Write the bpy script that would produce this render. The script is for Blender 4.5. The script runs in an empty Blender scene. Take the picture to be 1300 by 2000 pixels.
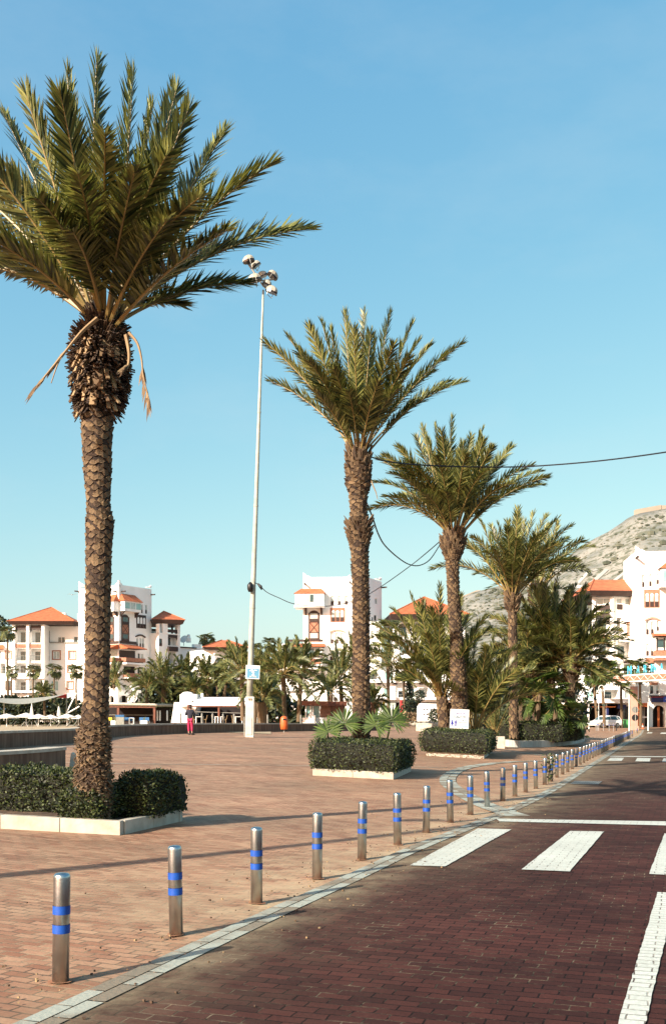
import bpy, math, random
from mathutils import Vector as V
S = bpy.context.scene
COL = S.collection
F, CX, HY, CH = 2000.0, 650.0, 1395.0, 1.7      # photo pixels: focal length, centre column, horizon row; eye height
R = random.Random(11)
U3 = V((0, 0, 1))
rad = math.radians

# ------------------------------------------------------------------ mesh helper
class MB:
    def __init__(s):
        s.v, s.f, s.m, s.mats = [], [], [], []
    def mi(s, mat):
        if mat not in s.mats: s.mats.append(mat)
        return s.mats.index(mat)
    def face(s, pts, mat):
        b = len(s.v); s.v.extend(V(p) for p in pts)
        s.f.append(tuple(range(b, b + len(pts)))); s.m.append(s.mi(mat))
    def raw(s, vs, fs, mat):
        b = len(s.v); s.v.extend(V(p) for p in vs); k = s.mi(mat)
        for f in fs: s.f.append(tuple(i + b for i in f)); s.m.append(k)
    def obox(s, o, ex, ey, ez, mat):
        o, ex, ey, ez = V(o), V(ex), V(ey), V(ez)
        p = [o, o+ex, o+ex+ey, o+ey]; p += [q+ez for q in p]
        s.raw(p, [(3,2,1,0),(4,5,6,7),(0,1,5,4),(1,2,6,5),(2,3,7,6),(3,0,4,7)], mat)
    def box(s, c, sx, sy, sz, mat, rz=0.0):          # c = centre of the bottom face
        a, b = math.cos(rz), math.sin(rz)
        ex, ey = V((a, b, 0))*sx, V((-b, a, 0))*sy
        s.obox(V(c)-ex/2-ey/2, ex, ey, V((0,0,sz)), mat)
    def tube(s, path, rads, n, mat, cap=True):
        path = [V(p) for p in path]
        if not isinstance(rads, (list, tuple)): rads = [rads]*len(path)
        vs = []; N = len(path); ref = None
        for i, p in enumerate(path):
            t = (path[min(i+1, N-1)] - path[max(i-1, 0)]).normalized()
            if ref is None: ref = V((1,0,0)) if abs(t.x) < .8 else V((0,1,0))
            a = (ref - t*ref.dot(t)).normalized(); b = t.cross(a); ref = a
            for k in range(n):
                w = 2*math.pi*k/n
                vs.append(p + (a*math.cos(w)+b*math.sin(w))*rads[i])
        fs = [(i*n+k, i*n+(k+1)%n, (i+1)*n+(k+1)%n, (i+1)*n+k) for i in range(N-1) for k in range(n)]
        if cap: fs += [tuple(range(n-1,-1,-1)), tuple(range((N-1)*n, N*n))]
        s.raw(vs, fs, mat)
    def lathe(s, c, prof, n, mat, cap=True):         # prof = (r, z) from bottom to top
        c = V(c)
        vs = [c+V((r*math.cos(2*math.pi*k/n), r*math.sin(2*math.pi*k/n), z)) for r, z in prof for k in range(n)]
        fs = [(i*n+k, i*n+(k+1)%n, (i+1)*n+(k+1)%n, (i+1)*n+k) for i in range(len(prof)-1) for k in range(n)]
        if cap: fs += [tuple(range(n-1,-1,-1)), tuple(range((len(prof)-1)*n, len(prof)*n))]
        s.raw(vs, fs, mat)
    def prism(s, pts, d, mat):                       # planar polygon pushed along d
        pts = [V(p) for p in pts]; d = V(d); n = len(pts)
        s.raw(pts+[p+d for p in pts], [tuple(range(n-1,-1,-1)), tuple(range(n,2*n))]+[(i,(i+1)%n,n+(i+1)%n,n+i) for i in range(n)], mat)
    def ball(s, c, rx, ry, rz, mat, n=12, m=8):
        c = V(c); vs = []
        for j in range(m+1):
            t = math.pi*j/m
            for k in range(n):
                w = 2*math.pi*k/n
                vs.append(c+V((rx*math.sin(t)*math.cos(w), ry*math.sin(t)*math.sin(w), -rz*math.cos(t))))
        s.raw(vs, [(j*n+k, j*n+(k+1)%n, (j+1)*n+(k+1)%n, (j+1)*n+k) for j in range(m) for k in range(n)], mat)
    def build(s, name, parent=None, smooth=False, origin=None, bevel=0):
        off = V((0,0,0)); q = parent
        while q is not None: off += q.location; q = q.parent
        loc = V(origin) if origin is not None else V((0,0,0))
        me = bpy.data.meshes.new(name)
        me.from_pydata([p-off-loc for p in s.v], [], s.f)
        for m in s.mats: me.materials.append(m)
        me.polygons.foreach_set('material_index', s.m)
        if smooth: me.polygons.foreach_set('use_smooth', [True]*len(s.f))
        me.update()
        o = bpy.data.objects.new(name, me); COL.objects.link(o)
        o.location = loc
        if parent is not None: o.parent = parent
        if bevel:
            b = o.modifiers.new('bevel', 'BEVEL'); b.width = bevel; b.segments = 2; b.limit_method = 'ANGLE'
        return o

def tag(o, label, cat, group=None):
    o['label'] = label; o['category'] = cat
    if group: o['group'] = group
    return o
def thing(name, label, cat, loc, group=None):
    o = bpy.data.objects.new(name, None); COL.objects.link(o)
    o.location = loc; o.empty_display_size = .2
    return tag(o, label, cat, group)
def structure(o, kind='structure'):
    o['kind'] = kind; return o
def copy_tree(root, loc, label, group=None):
    r = root.copy(); COL.objects.link(r); r.location = loc; r['label'] = label
    if group: r['group'] = group
    for ch in list(root.children):
        c = ch.copy(); COL.objects.link(c); c.parent = r
        for g in list(ch.children):
            d = g.copy(); COL.objects.link(d); d.parent = c
    return r

# ------------------------------------------------------------------ materials
KEEP = {'white_render','white_paint','brushed_steel','window_glass','curtained_glass','teal_glass','white_canvas','white_car_paint','tyre'}
def alb(name, c): return c if (c is None or name in KEEP) else tuple(v*.68 for v in c)
def mat(name, c1, c2=None, scale=6.0, rough=.7, metal=0.0, bump=0.0, bscale=None, island=0.0, trans=0.0, spec=.5, detail=5.0, contrast=None):
    c1, c2 = alb(name, c1), alb(name, c2)
    m = bpy.data.materials.new(name); m.use_nodes = True
    t = m.node_tree; N, L = t.nodes, t.links
    b = N['Principled BSDF']
    b.inputs['Roughness'].default_value = rough; b.inputs['Metallic'].default_value = metal
    b.inputs['Specular IOR Level'].default_value = spec
    tc = N.new('ShaderNodeTexCoord')
    out = None
    if c2 is not None:
        n = N.new('ShaderNodeTexNoise'); n.inputs['Scale'].default_value = scale; n.inputs['Detail'].default_value = detail
        L.new(tc.outputs['Object'], n.inputs['Vector'])
        r = N.new('ShaderNodeValToRGB')
        lo, hi = contrast or (.35, .65)
        r.color_ramp.elements[0].position = lo; r.color_ramp.elements[1].position = hi
        r.color_ramp.elements[0].color = (*c1, 1); r.color_ramp.elements[1].color = (*c2, 1)
        L.new(n.outputs['Fac'], r.inputs['Fac']); out = r.outputs['Color']
        if island and not (island < 0):
            g = N.new('ShaderNodeNewGeometry')
            ad = N.new('ShaderNodeMath'); ad.operation = 'MULTIPLY_ADD'
            L.new(g.outputs['Random Per Island'], ad.inputs[0]); ad.inputs[1].default_value = island
            sb = N.new('ShaderNodeMath'); sb.operation = 'MULTIPLY_ADD'
            L.new(n.outputs['Fac'], sb.inputs[0]); sb.inputs[1].default_value = 1-island; L.new(ad.outputs[0], sb.inputs[2])
            ad.inputs[2].default_value = 0
            L.new(sb.outputs[0], r.inputs['Fac'])
        L.new(out, b.inputs['Base Color'])
    else:
        b.inputs['Base Color'].default_value = (*c1, 1)
    if bump:
        n2 = N.new('ShaderNodeTexNoise'); n2.inputs['Scale'].default_value = bscale or scale*4; n2.inputs['Detail'].default_value = 6
        L.new(tc.outputs['Object'], n2.inputs['Vector'])
        bp = N.new('ShaderNodeBump'); bp.inputs['Strength'].default_value = bump; bp.inputs['Distance'].default_value = .02
        L.new(n2.outputs['Fac'], bp.inputs['Height']); L.new(bp.outputs[0], b.inputs['Normal'])
    if trans:
        tr = N.new('ShaderNodeBsdfTranslucent'); mx = N.new('ShaderNodeMixShader'); mx.inputs[0].default_value = trans
        if out is not None:
            hs = N.new('ShaderNodeHueSaturation'); hs.inputs['Value'].default_value = 1.5; hs.inputs['Saturation'].default_value = 1.15
            L.new(out, hs.inputs['Color']); L.new(hs.outputs[0], tr.inputs['Color'])
        else: tr.inputs['Color'].default_value = (*c1, 1)
        L.new(b.outputs[0], mx.inputs[1]); L.new(tr.outputs[0], mx.inputs[2])
        L.new(mx.outputs[0], N['Material Output'].inputs['Surface'])
    return m

def brick_mat(name, ca, cb, mo1, mo2, bw, bh, mort, rot, dust_sheen_col, rough=.75, patch=None, dust_sheen_str=1.0, bumpd=.004, noise_amp=.5):
    ca, cb, mo1, mo2, dust_sheen_col = (alb(name, c) for c in (ca, cb, mo1, mo2, dust_sheen_col))
    m = bpy.data.materials.new(name); m.use_nodes = True
    t = m.node_tree; N, L = t.nodes, t.links
    b = N['Principled BSDF']; b.inputs['Roughness'].default_value = rough; b.inputs['Specular IOR Level'].default_value = .3 if name != 'road_brick' else .12
    tc = N.new('ShaderNodeTexCoord'); mp = N.new('ShaderNodeMapping'); mp.inputs['Rotation'].default_value[2] = rot
    L.new(tc.outputs['Object'], mp.inputs['Vector'])
    wob = N.new('ShaderNodeTexNoise'); wob.inputs['Scale'].default_value = 3.0; wob.inputs['Detail'].default_value = 3
    L.new(tc.outputs['Object'], wob.inputs['Vector'])
    wm = N.new('ShaderNodeMixRGB'); wm.blend_type = 'LINEAR_LIGHT'; wm.inputs[0].default_value = .022
    L.new(mp.outputs[0], wm.inputs[1]); L.new(wob.outputs['Color'], wm.inputs[2])
    br = N.new('ShaderNodeTexBrick'); br.inputs['Scale'].default_value = 1
    br.inputs['Brick Width'].default_value = bw; br.inputs['Row Height'].default_value = bh
    br.inputs['Mortar Size'].default_value = mort; br.inputs['Mortar Smooth'].default_value = .3
    br.inputs['Color1'].default_value = (*ca, 1); br.inputs['Color2'].default_value = (*cb, 1)
    L.new(wm.outputs[0], br.inputs['Vector'])
    n1 = N.new('ShaderNodeTexNoise'); n1.inputs['Scale'].default_value = .9; n1.inputs['Detail'].default_value = 6; n1.inputs['Roughness'].default_value = .65
    L.new(tc.outputs['Object'], n1.inputs['Vector'])
    mr = N.new('ShaderNodeValToRGB'); mr.color_ramp.elements[0].position = .5 if name == 'road_brick' else .42; mr.color_ramp.elements[1].position = .68 if name == 'road_brick' else .6
    if name == 'road_brick': n1.inputs['Scale'].default_value = 1.7; n1.inputs['Detail'].default_value = 9; n1.inputs['Roughness'].default_value = .75
    mr.color_ramp.elements[0].color = (*mo1, 1); mr.color_ramp.elements[1].color = (*mo2, 1)
    L.new(n1.outputs['Fac'], mr.inputs['Fac']); L.new(mr.outputs[0], br.inputs['Mortar'])
    # broad wear in the brick colour
    n2 = N.new('ShaderNodeTexNoise'); n2.inputs['Scale'].default_value = .35; n2.inputs['Detail'].default_value = 7; n2.inputs['Roughness'].default_value = .6
    L.new(tc.outputs['Object'], n2.inputs['Vector'])
    rr = N.new('ShaderNodeValToRGB'); rr.color_ramp.elements[0].position = .3; rr.color_ramp.elements[1].position = .7
    a = 1-noise_amp*.45; c = 1+noise_amp*.45
    rr.color_ramp.elements[0].color = (a, a, a, 1); rr.color_ramp.elements[1].color = (c, c, c, 1)
    L.new(n2.outputs['Fac'], rr.inputs['Fac'])
    mul = N.new('ShaderNodeMixRGB'); mul.blend_type = 'MULTIPLY'; mul.inputs[0].default_value = 1
    L.new(br.outputs['Color'], mul.inputs[1]); L.new(rr.outputs[0], mul.inputs[2])
    # fine grain
    n3 = N.new('ShaderNodeTexNoise'); n3.inputs['Scale'].default_value = 45; n3.inputs['Detail'].default_value = 4
    L.new(tc.outputs['Object'], n3.inputs['Vector'])
    r3 = N.new('ShaderNodeValToRGB'); r3.color_ramp.elements[0].position = .3; r3.color_ramp.elements[1].position = .7
    r3.color_ramp.elements[0].color = (.78, .78, .78, 1); r3.color_ramp.elements[1].color = (1.2, 1.2, 1.2, 1)
    L.new(n3.outputs['Fac'], r3.inputs['Fac'])
    mul2 = N.new('ShaderNodeMixRGB'); mul2.blend_type = 'MULTIPLY'; mul2.inputs[0].default_value = .8
    L.new(mul.outputs[0], mul2.inputs[1]); L.new(r3.outputs[0], mul2.inputs[2])
    # blown sand and dust, plus the road's painted far sheen, weighted by the mesh
    at = N.new('ShaderNodeAttribute'); at.attribute_name = 'dust_sheen'
    n4 = N.new('ShaderNodeTexNoise'); n4.inputs['Scale'].default_value = 2.2; n4.inputs['Detail'].default_value = 8; n4.inputs['Roughness'].default_value = .7
    L.new(tc.outputs['Object'], n4.inputs['Vector'])
    r4 = N.new('ShaderNodeMapRange'); r4.inputs['From Min'].default_value = .3; r4.inputs['From Max'].default_value = .72
    L.new(n4.outputs['Fac'], r4.inputs['Value'])
    md = N.new('ShaderNodeMath'); md.operation = 'MULTIPLY'; L.new(at.outputs['Fac'], md.inputs[0]); L.new(r4.outputs[0], md.inputs[1])
    md2 = N.new('ShaderNodeMath'); md2.operation = 'MULTIPLY'; md2.use_clamp = True; L.new(md.outputs[0], md2.inputs[0]); md2.inputs[1].default_value = dust_sheen_str
    mx = N.new('ShaderNodeMixRGB'); L.new(md2.outputs[0], mx.inputs[0]); L.new(mul2.outputs[0], mx.inputs[1]); mx.inputs[2].default_value = (*dust_sheen_col, 1)
    L.new(mx.outputs[0], b.inputs['Base Color'])
    # joints sink
    inv = N.new('ShaderNodeMath'); inv.operation = 'SUBTRACT'; inv.inputs[0].default_value = 1; L.new(br.outputs['Fac'], inv.inputs[1])
    ad = N.new('ShaderNodeMath'); ad.operation = 'MULTIPLY_ADD'; L.new(n3.outputs['Fac'], ad.inputs[0]); ad.inputs[1].default_value = .35; L.new(inv.outputs[0], ad.inputs[2])
    bp = N.new('ShaderNodeBump'); bp.inputs['Strength'].default_value = .8; bp.inputs['Distance'].default_value = bumpd
    L.new(ad.outputs[0], bp.inputs['Height']); L.new(bp.outputs[0], b.inputs['Normal'])
    return m

def tile_mat(name, c1, c2):
    m = mat(name, c1, c2, 1.5, .8, island=0)
    t = m.node_tree; N, L = t.nodes, t.links
    tc = N.new('ShaderNodeTexCoord'); w = N.new('ShaderNodeTexWave'); w.inputs['Scale'].default_value = 1.6; w.inputs['Distortion'].default_value = .6
    L.new(tc.outputs['Object'], w.inputs['Vector'])
    bp = N.new('ShaderNodeBump'); bp.inputs['Strength'].default_value = .6; bp.inputs['Distance'].default_value = .06
    L.new(w.outputs['Fac'], bp.inputs['Height']); L.new(bp.outputs[0], N['Principled BSDF'].inputs['Normal'])
    return m

M = {}
M['plaza'] = brick_mat('plaza_brick', (.48,.26,.158), (.28,.108,.058), (.07,.035,.022), (.40,.28,.17), .21, .105, .009, rad(24), (.60,.47,.29), noise_amp=.7)
M['road'] = brick_mat('road_brick', (.090,.031,.025), (.047,.017,.015), (.012,.006,.006), (.34,.27,.18), .21, .105, .006, rad(19), (.38,.31,.2), rough=.9, noise_amp=.9, bumpd=.006)
M['paint'] = brick_mat('road_paint', (.74,.78,.70), (.68,.72,.64), (.12,.08,.06), (.6,.6,.52), .21, .105, .006, rad(19), (.4,.33,.22), rough=.6, noise_amp=.3, dust_sheen_str=.3)
M['kerb'] = mat('kerb_stone', (.25,.21,.15), (.43,.46,.39), 1.9, .85, island=.35, bump=.35, bscale=30, detail=9, contrast=(.40,.55))
M['palestone'] = mat('pale_limestone', (.48,.43,.34), (.64,.59,.49), 4.5, .75, bump=.25, bscale=25)
M['greystone'] = mat('grey_marble', (.42,.42,.38), (.6,.6,.55), 3, .6, island=.4, bump=.2)
def wall_streaks():
    m = mat('streaked_stone', (.125,.062,.036), (.27,.165,.105), 3, .8, bump=.3, bscale=20)
    t = m.node_tree; N, L = t.nodes, t.links
    n = [x for x in N if x.type == 'TEX_NOISE'][0]
    mp = N.new('ShaderNodeMapping'); mp.inputs['Scale'].default_value = (2.2, 2.2, .25)
    tc = [x for x in N if x.type == 'TEX_COORD'][0]
    L.new(tc.outputs['Object'], mp.inputs['Vector']); L.new(mp.outputs[0], n.inputs['Vector'])
    return m
M['streak'] = wall_streaks()
M['patch'] = mat('red_mortar', (.36,.15,.075), (.44,.22,.12), 12, .9)
M['scrub'] = mat('hill_scrub', (.075,.09,.062), (.15,.16,.115), .02, .95, island=.7)
M['sand'] = mat('beach_sand', (.48,.36,.21), (.58,.46,.3), 1.5, .95, bump=.4, bscale=8)
M['soil'] = mat('soil', (.06,.035,.022), (.16,.10,.06), 9, .95, bump=.8, bscale=30)
M['leaf'] = mat('palm_leaflet', (.022,.040,.010), (.43,.43,.125), 3, .45, island=.8, trans=.2, contrast=(.2,.95))
M['leaf2'] = mat('palm_leaflet_far', (.026,.046,.012), (.24,.26,.08), 2, .55, island=.75, trans=.2, contrast=(.15,.85))
M['rachis'] = mat('palm_rachis', (.25,.17,.05), (.42,.31,.11), 4, .5, island=.3)
M['fan'] = mat('fan_leaf', (.022,.055,.006), (.105,.17,.022), 3, .62, island=.7, trans=.15, contrast=(.15,.85))
M['dry'] = mat('dry_leaf', (.18,.11,.055), (.42,.29,.15), 5, .85, island=.6)
M['bark'] = mat('palm_bark', (.055,.032,.019), (.25,.168,.088), 7, .9, island=.6, bump=.6, bscale=40, contrast=(.2,.8))
M['barkcore'] = mat('palm_bark_core', (.022,.013,.009), (.05,.03,.02), 9, .95, bump=.6, bscale=30)
M['fibre'] = mat('palm_fibre', (.028,.016,.011), (.19,.12,.065), 6, .95, island=.8, contrast=(.35,.95))
M['hedge'] = mat('hedge_leaf', (.010,.020,.004), (.11,.145,.028), 4, .62, island=.85, trans=.1, contrast=(.3,1.0))
M['hedgecore'] = mat('hedge_dark_core', (.008,.009,.004), (.02,.02,.008), 12, .95)  # near-black inner body paints the shade behind the leaf skin
M['bush'] = mat('dark_leaf', (.018,.03,.012), (.07,.085,.03), 3, .6, island=.8, trans=.1)
M['steel'] = mat('brushed_steel', (.38,.41,.42), (.50,.53,.53), 8, .3, metal=1.0, bump=.06, bscale=50)
M['blue'] = mat('blue_tape', (.004,.07,.40), (.008,.10,.52), 14, .45)
M['white'] = mat('white_render', (.78,.77,.73), (.86,.85,.82), .35, .85, detail=8)
M['whitepaint'] = mat('white_paint', (.8,.8,.77), None, rough=.5)
M['cloth'] = mat('white_canvas', (.8,.78,.73), (.86,.85,.8), 2, .9, trans=.25)
M['tile'] = tile_mat('terracotta_tile', (.52,.135,.05), (.66,.2,.075))
M['brick'] = mat('brick_panel', (.42,.17,.10), (.55,.26,.16), 2.5, .85)
M['wood'] = mat('dark_wood', (.035,.017,.013), (.065,.032,.023), 3, .6)
M['redwood'] = mat('red_brown_wood', (.16,.05,.026), (.24,.08,.042), 3, .6)
M['slat'] = mat('wood_slat', (.26,.13,.09), (.36,.2,.14), 4, .7)
M['glass'] = mat('window_glass', (.02,.05,.055), (.05,.09,.09), 1.2, .08, spec=.8)
M['curtain'] = mat('curtained_glass', (.30,.36,.34), (.45,.5,.46), 2, .15, spec=.8)
M['teal'] = mat('teal_glass', (.17,.34,.33), (.28,.45,.42), .8, .12, spec=.8)
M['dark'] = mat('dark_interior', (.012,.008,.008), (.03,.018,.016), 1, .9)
M['metal'] = mat('grey_metal', (.30,.30,.27), (.42,.42,.38), 5, .5, metal=.4)
M['pole'] = mat('painted_pole', (.40,.42,.35), (.54,.55,.47), 2.5, .6, bump=.1)
M['concrete'] = mat('painted_concrete', (.60,.58,.5), (.74,.72,.64), 2.5, .8, bump=.2)
M['black'] = mat('black_plastic', (.012,.011,.012), None, rough=.5)
M['lampbody'] = mat('lamp_housing', (.42,.38,.29), (.56,.52,.42), 5, .55)
M['lampglass'] = mat('lamp_dark_glass', (.03,.02,.018), None, rough=.2)
M['orange'] = mat('orange_plastic', (.75,.13,.025), (.85,.17,.04), 4, .45)
M['signblue'] = mat('sign_blue', (.13,.40,.62), (.17,.45,.66), 3, .5)
M['inkblue'] = mat('ink_blue', (.02,.03,.38), None, rough=.6)
M['inkgrey'] = mat('ink_grey', (.25,.34,.42), None, rough=.6)
M['cyan'] = mat('cyan_letter', (.07,.52,.75), (.1,.58,.8), 4, .4)
M['red'] = mat('red_canvas', (.62,.03,.03), (.7,.05,.05), 3, .7)
M['yellow'] = mat('yellow_sign', (.75,.55,.04), None, rough=.5)
M['navy'] = mat('navy_awning', (.012,.02,.1), (.02,.03,.14), 3, .7)
M['awnblue'] = mat('blue_sign', (.02,.07,.5), None, rough=.5)
M['orangedoor'] = mat('orange_door', (.62,.15,.03), (.72,.2,.05), 2, .5)
M['pink'] = mat('pink_render', (.62,.36,.27), (.7,.42,.32), 2, .8)
M['green'] = mat('green_bin', (.10,.42,.13), None, rough=.5)
M['carpaint'] = mat('white_car_paint', (.75,.75,.74), None, rough=.25)
M['carblue'] = mat('blue_car_paint', (.03,.07,.16), None, rough=.25)
M['tyre'] = mat('tyre', (.015,.014,.014), None, rough=.8)
M['bluefab'] = mat('blue_fabric', (.03,.14,.34), (.05,.18,.4), 4, .8)
M['greyfab'] = mat('grey_fabric', (.30,.31,.27), (.4,.4,.35), 4, .85)
M['skin'] = mat('skin', (.45,.26,.18), None, rough=.6)
M['jacket'] = mat('navy_jacket', (.012,.013,.028), (.025,.026,.045), 8, .8)
M['legging'] = mat('pink_legging', (.55,.012,.085), (.65,.02,.11), 6, .7)
M['hair'] = mat('brown_hair', (.035,.018,.012), (.08,.04,.025), 10, .7)
M['cable'] = mat('black_cable', (.012,.014,.02), None, rough=.6)
# ------------------------------------------------------------------ lie of the land
BOLL = [(118,1920),(344,1828),(501,1766),(619,1718),(706,1680),(776,1651),(832,1627),(879,1607),(918,1592),(951,1578),
 (981,1565),(1005,1556),(1026,1548),(1046,1541),(1063,1533),(1076,1527),(1087,1519),(1098,1513),(1108,1508),(1117,1502.5),
 (1125,1497.5),(1132.5,1493.7),(1139.5,1490),(1145.7,1486.7),(1151,1483.7),(1157,1481),(1162,1478.3),(1167,1475.8),(1171.3,1473.5),
 (1175.3,1471.3),(1179.1,1469.3),(1182.6,1467.4),(1186,1465.5),(1189.3,1463.7),(1192.6,1461.9),(1195.7,1460.2),(1198.8,1458.5),
 (1201.8,1456.8),(1204.4,1455.3),(1207,1453.9),(1209.5,1452.6),(1211.9,1451.3),(1214.2,1450.1),(1216.5,1448.9),(1218.7,1447.7),
 (1220.9,1446.5),(1223.1,1445.3),(1225.3,1444.1),(1227.4,1443),(1229.5,1441.8),(1234,1439),(1244,1433)]
def lin(t, x):
    if x <= t[0][0]: return t[0][1]
    for (a, b), (c, d) in zip(t, t[1:]):
        if x <= c: return b+(d-b)*(x-a)/(c-a)
    return t[-1][1]
_gt = [(-50,0),(7,0),(20,-.1),(50,-.4),(113,-.6),(128,-.12),(142,0),(210,0),(400,.3),(5000,.3)]
_gs = [sum(lin(_gt, y+k) for k in range(-7, 8))/15.0 for y in range(-40, 600)]
def gb(y):
    y = min(max(y, -39.5), 590); i = int(math.floor(y)); f = y-i
    return _gs[i+40]*(1-f)+_gs[i+41]*f
def solve(py, zf):
    y = 30.0
    for _ in range(60): y = .5*y+.5*F*(CH-zf(y))/(py-HY)
    return y
_bt = []
for px, py in BOLL:
    y = solve(py, gb); _bt.append((y, (px-CX)/F*y))
_s0 = (_bt[4][1]-_bt[0][1])/(_bt[4][0]-_bt[0][0]); _s1 = (_bt[-1][1]-_bt[-6][1])/(_bt[-1][0]-_bt[-6][0])
def xb(y):
    if y < _bt[0][0]: return _bt[0][1]+(y-_bt[0][0])*_s0
    if y > _bt[-1][0]: return _bt[-1][1]+(y-_bt[-1][0])*_s1
    return lin(_bt, y)
_xs = [sum(xb(y+k*.5) for k in range(-4, 5))/9.0 for y in range(-60, 600)]
def xbs(y):
    y = min(max(y, -59), 590); i = int(math.floor(y)); f = y-i
    return _xs[i+60]*(1-f)+_xs[i+61]*f
def ramp(t): return .5*(t+math.sqrt(t*t+1))
def sstep(a, b, x):
    t = min(max((x-a)/(b-a), 0), 1); return t*t*(3-2*t)
def wall_y(px): return 41+(25 if px > 0 else 7)*min(max(px, -330), 330)/330.0
def gz(x, y):
    d = xbs(y)-x
    z = gb(y)+.04*(ramp(d-2)-ramp(d-26))
    if y > 30:
        px = CX+F*x/y
        k = sstep(0, 25, y-wall_y(px)-2)*(1-sstep(330, 600, px))
        z -= 1.1*k
    return z
def gp(px, py, dz=0.0):                       # where the pixel's ray meets the ground
    y = 30.0
    for _ in range(80):
        x = (px-CX)/F*y
        y = min(max(.6*y+.4*F*(CH-gz(x, y))/(py-HY), 1.0), 900)
    x = (px-CX)/F*y
    return V((x, y, gz(x, y)+dz))
def P(px, py, y): return V(((px-CX)/F*y, y, CH-(py-HY)/F*y))
def on(x, y, dz=0.0): return V((x, y, gz(x, y)+dz))

# kerb line (plaza side edge of the flush stone strip) as ground points
_kp = [(-200,2085),(42,1999),(146,1953),(269,1893),(338,1862),(435,1816),(500,1790),(555,1766),(638,1727),(728,1690),(786,1657),(845,1640),(890,1620),
       (935,1603),(975,1588),(1010,1572),(1045,1556),(1078,1538),(1110,1518),(1140,1500),(1165,1485),(1190,1470),(1212,1457),(1232,1445),(1247,1436)]
KERB = [gp(*p) for p in _kp]
KERB[0] = KERB[1]+(KERB[1]-KERB[2])*2.2
KERB.insert(0, KERB[0]+(KERB[1]-KERB[2])*6)
KERB.append(KERB[-1]+(KERB[-1]-KERB[-3])*1.5)
_kt = sorted((p.y, p.x) for p in KERB)
_ks = {}
def kx(y):
    k = round(y*4)
    if k not in _ks: _ks[k] = sum(lin(_kt, k/4+j*.4) for j in range(-3, 4))/7.0
    k2 = math.floor(y*4); f = y*4-k2
    for q in (k2, k2+1):
        if q not in _ks: _ks[q] = sum(lin(_kt, q/4+j*.4) for j in range(-3, 4))/7.0
    return _ks[k2]*(1-f)+_ks[k2+1]*f

def frange(a, b, s):
    r = []
    while a < b: r.append(a); a += s
    return r
YS = frange(-14, 40, .5)+frange(40, 130, 1.5)+frange(130, 260, 6)+[270,300,350,420,520,700,1000,1600,2600,4500]
XS = [-3000,-1500,-800,-500,-330,-240,-180,-140,-110,-90,-75]+frange(-62, -26, 3)+frange(-26, 46, .75)+frange(46, 80, 3)+[84,95,110,130,160,200,260,350,500,800,1500,3000]
def sheet(name, rows, mt, dust_sheen_f=None, kind='structure'):
    b = MB(); n = len(rows[0])
    b.raw([p for r in rows for p in r], [(i*n+k, i*n+k+1, (i+1)*n+k+1, (i+1)*n+k) for i in range(len(rows)-1) for k in range(n-1)], mt)
    o = b.build(name, smooth=True)
    at = o.data.attributes.new('dust_sheen', 'FLOAT', 'POINT')
    if dust_sheen_f: at.data.foreach_set('value', [dust_sheen_f(p) for r in rows for p in r])
    return structure(o, kind)
def dust_plaza(p):
    d = kx(p.y)-p.x if p.y < 130 else 30
    if d < -.5: return 0
    near = math.exp(-((d-.1)/.75)**2)*(.35+.75*sstep(7.2, 9.5, p.y))
    return min(1, near*.95+.5*math.exp(-((p.y-10.0)/2.4)**2)*math.exp(-((d-2)/2.6)**2)+.36*sstep(8, 16, p.y))
sheet('plaza_ground', [[V((x, y, gz(x, y))) for x in XS] for y in YS], M['plaza'], dust_plaza)
# road: right of the stone strip
KW = .25
rows = []
for y in frange(-13, 131, .5):
    a = kx(y)+KW*.9
    rows.append([on(a+(80-a)*t**2.2, y, .010) for t in [k/28 for k in range(29)]])
def road_dust_sheen(p):
    d = p.x-kx(p.y)-KW
    return min(1, math.exp(-(d/.28)**2)*.95+.45*math.exp(-(d/1.1)**2)*(.3+.7*sstep(9, 13, p.y))+.42*sstep(13, 45, p.y))  # kerb terms are dust; the far term paints in the grazing sheen
sheet('road', rows, M['road'], road_dust_sheen)
# flush kerb strip of two stone rows
def strip(path, width, rowsn, ln, dz, mt, name, gap=.012, th=.0):
    b = MB()
    L = [0]
    for a, c in zip(path, path[1:]): L.append(L[-1]+(c-a).length)
    def at(s):
        for i in range(len(path)-1):
            if s <= L[i+1] or i == len(path)-2:
                t = (s-L[i])/max(L[i+1]-L[i], 1e-6); p = path[i].lerp(path[i+1], t)
                d = (path[i+1]-path[i]); d.z = 0; d.normalize(); return p, V((d.y, -d.x, 0))
    rw = width/rowsn
    for r in range(rowsn):
        s = -(ln*.5 if r % 2 else 0)
        while s < L[-1]:
            l = ln*R.uniform(.9, 1.1); a, e = max(s, 0)+gap/2, min(s+l, L[-1])-gap/2
            if e > a+.02:
                (p, n), (q, m) = at(a), at(e)
                o0, o1 = r*rw+gap/2, (r+1)*rw-gap/2
                pts = [p+n*o0, p+n*o1, q+m*o1, q+m*o0]
                b.face([on(w.x, w.y, dz+R.uniform(0, .002)) for w in (pts[0], pts[1], pts[2], pts[3])], mt)
            s += l
    return structure(b.build(name))
kpath = [V((kx(y), y, 0)) for y in frange(-12, 60, .6)+frange(60, 126, 2)]
strip(kpath, KW, 2, .36, .016, M['kerb'], 'kerb_strip')
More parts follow.
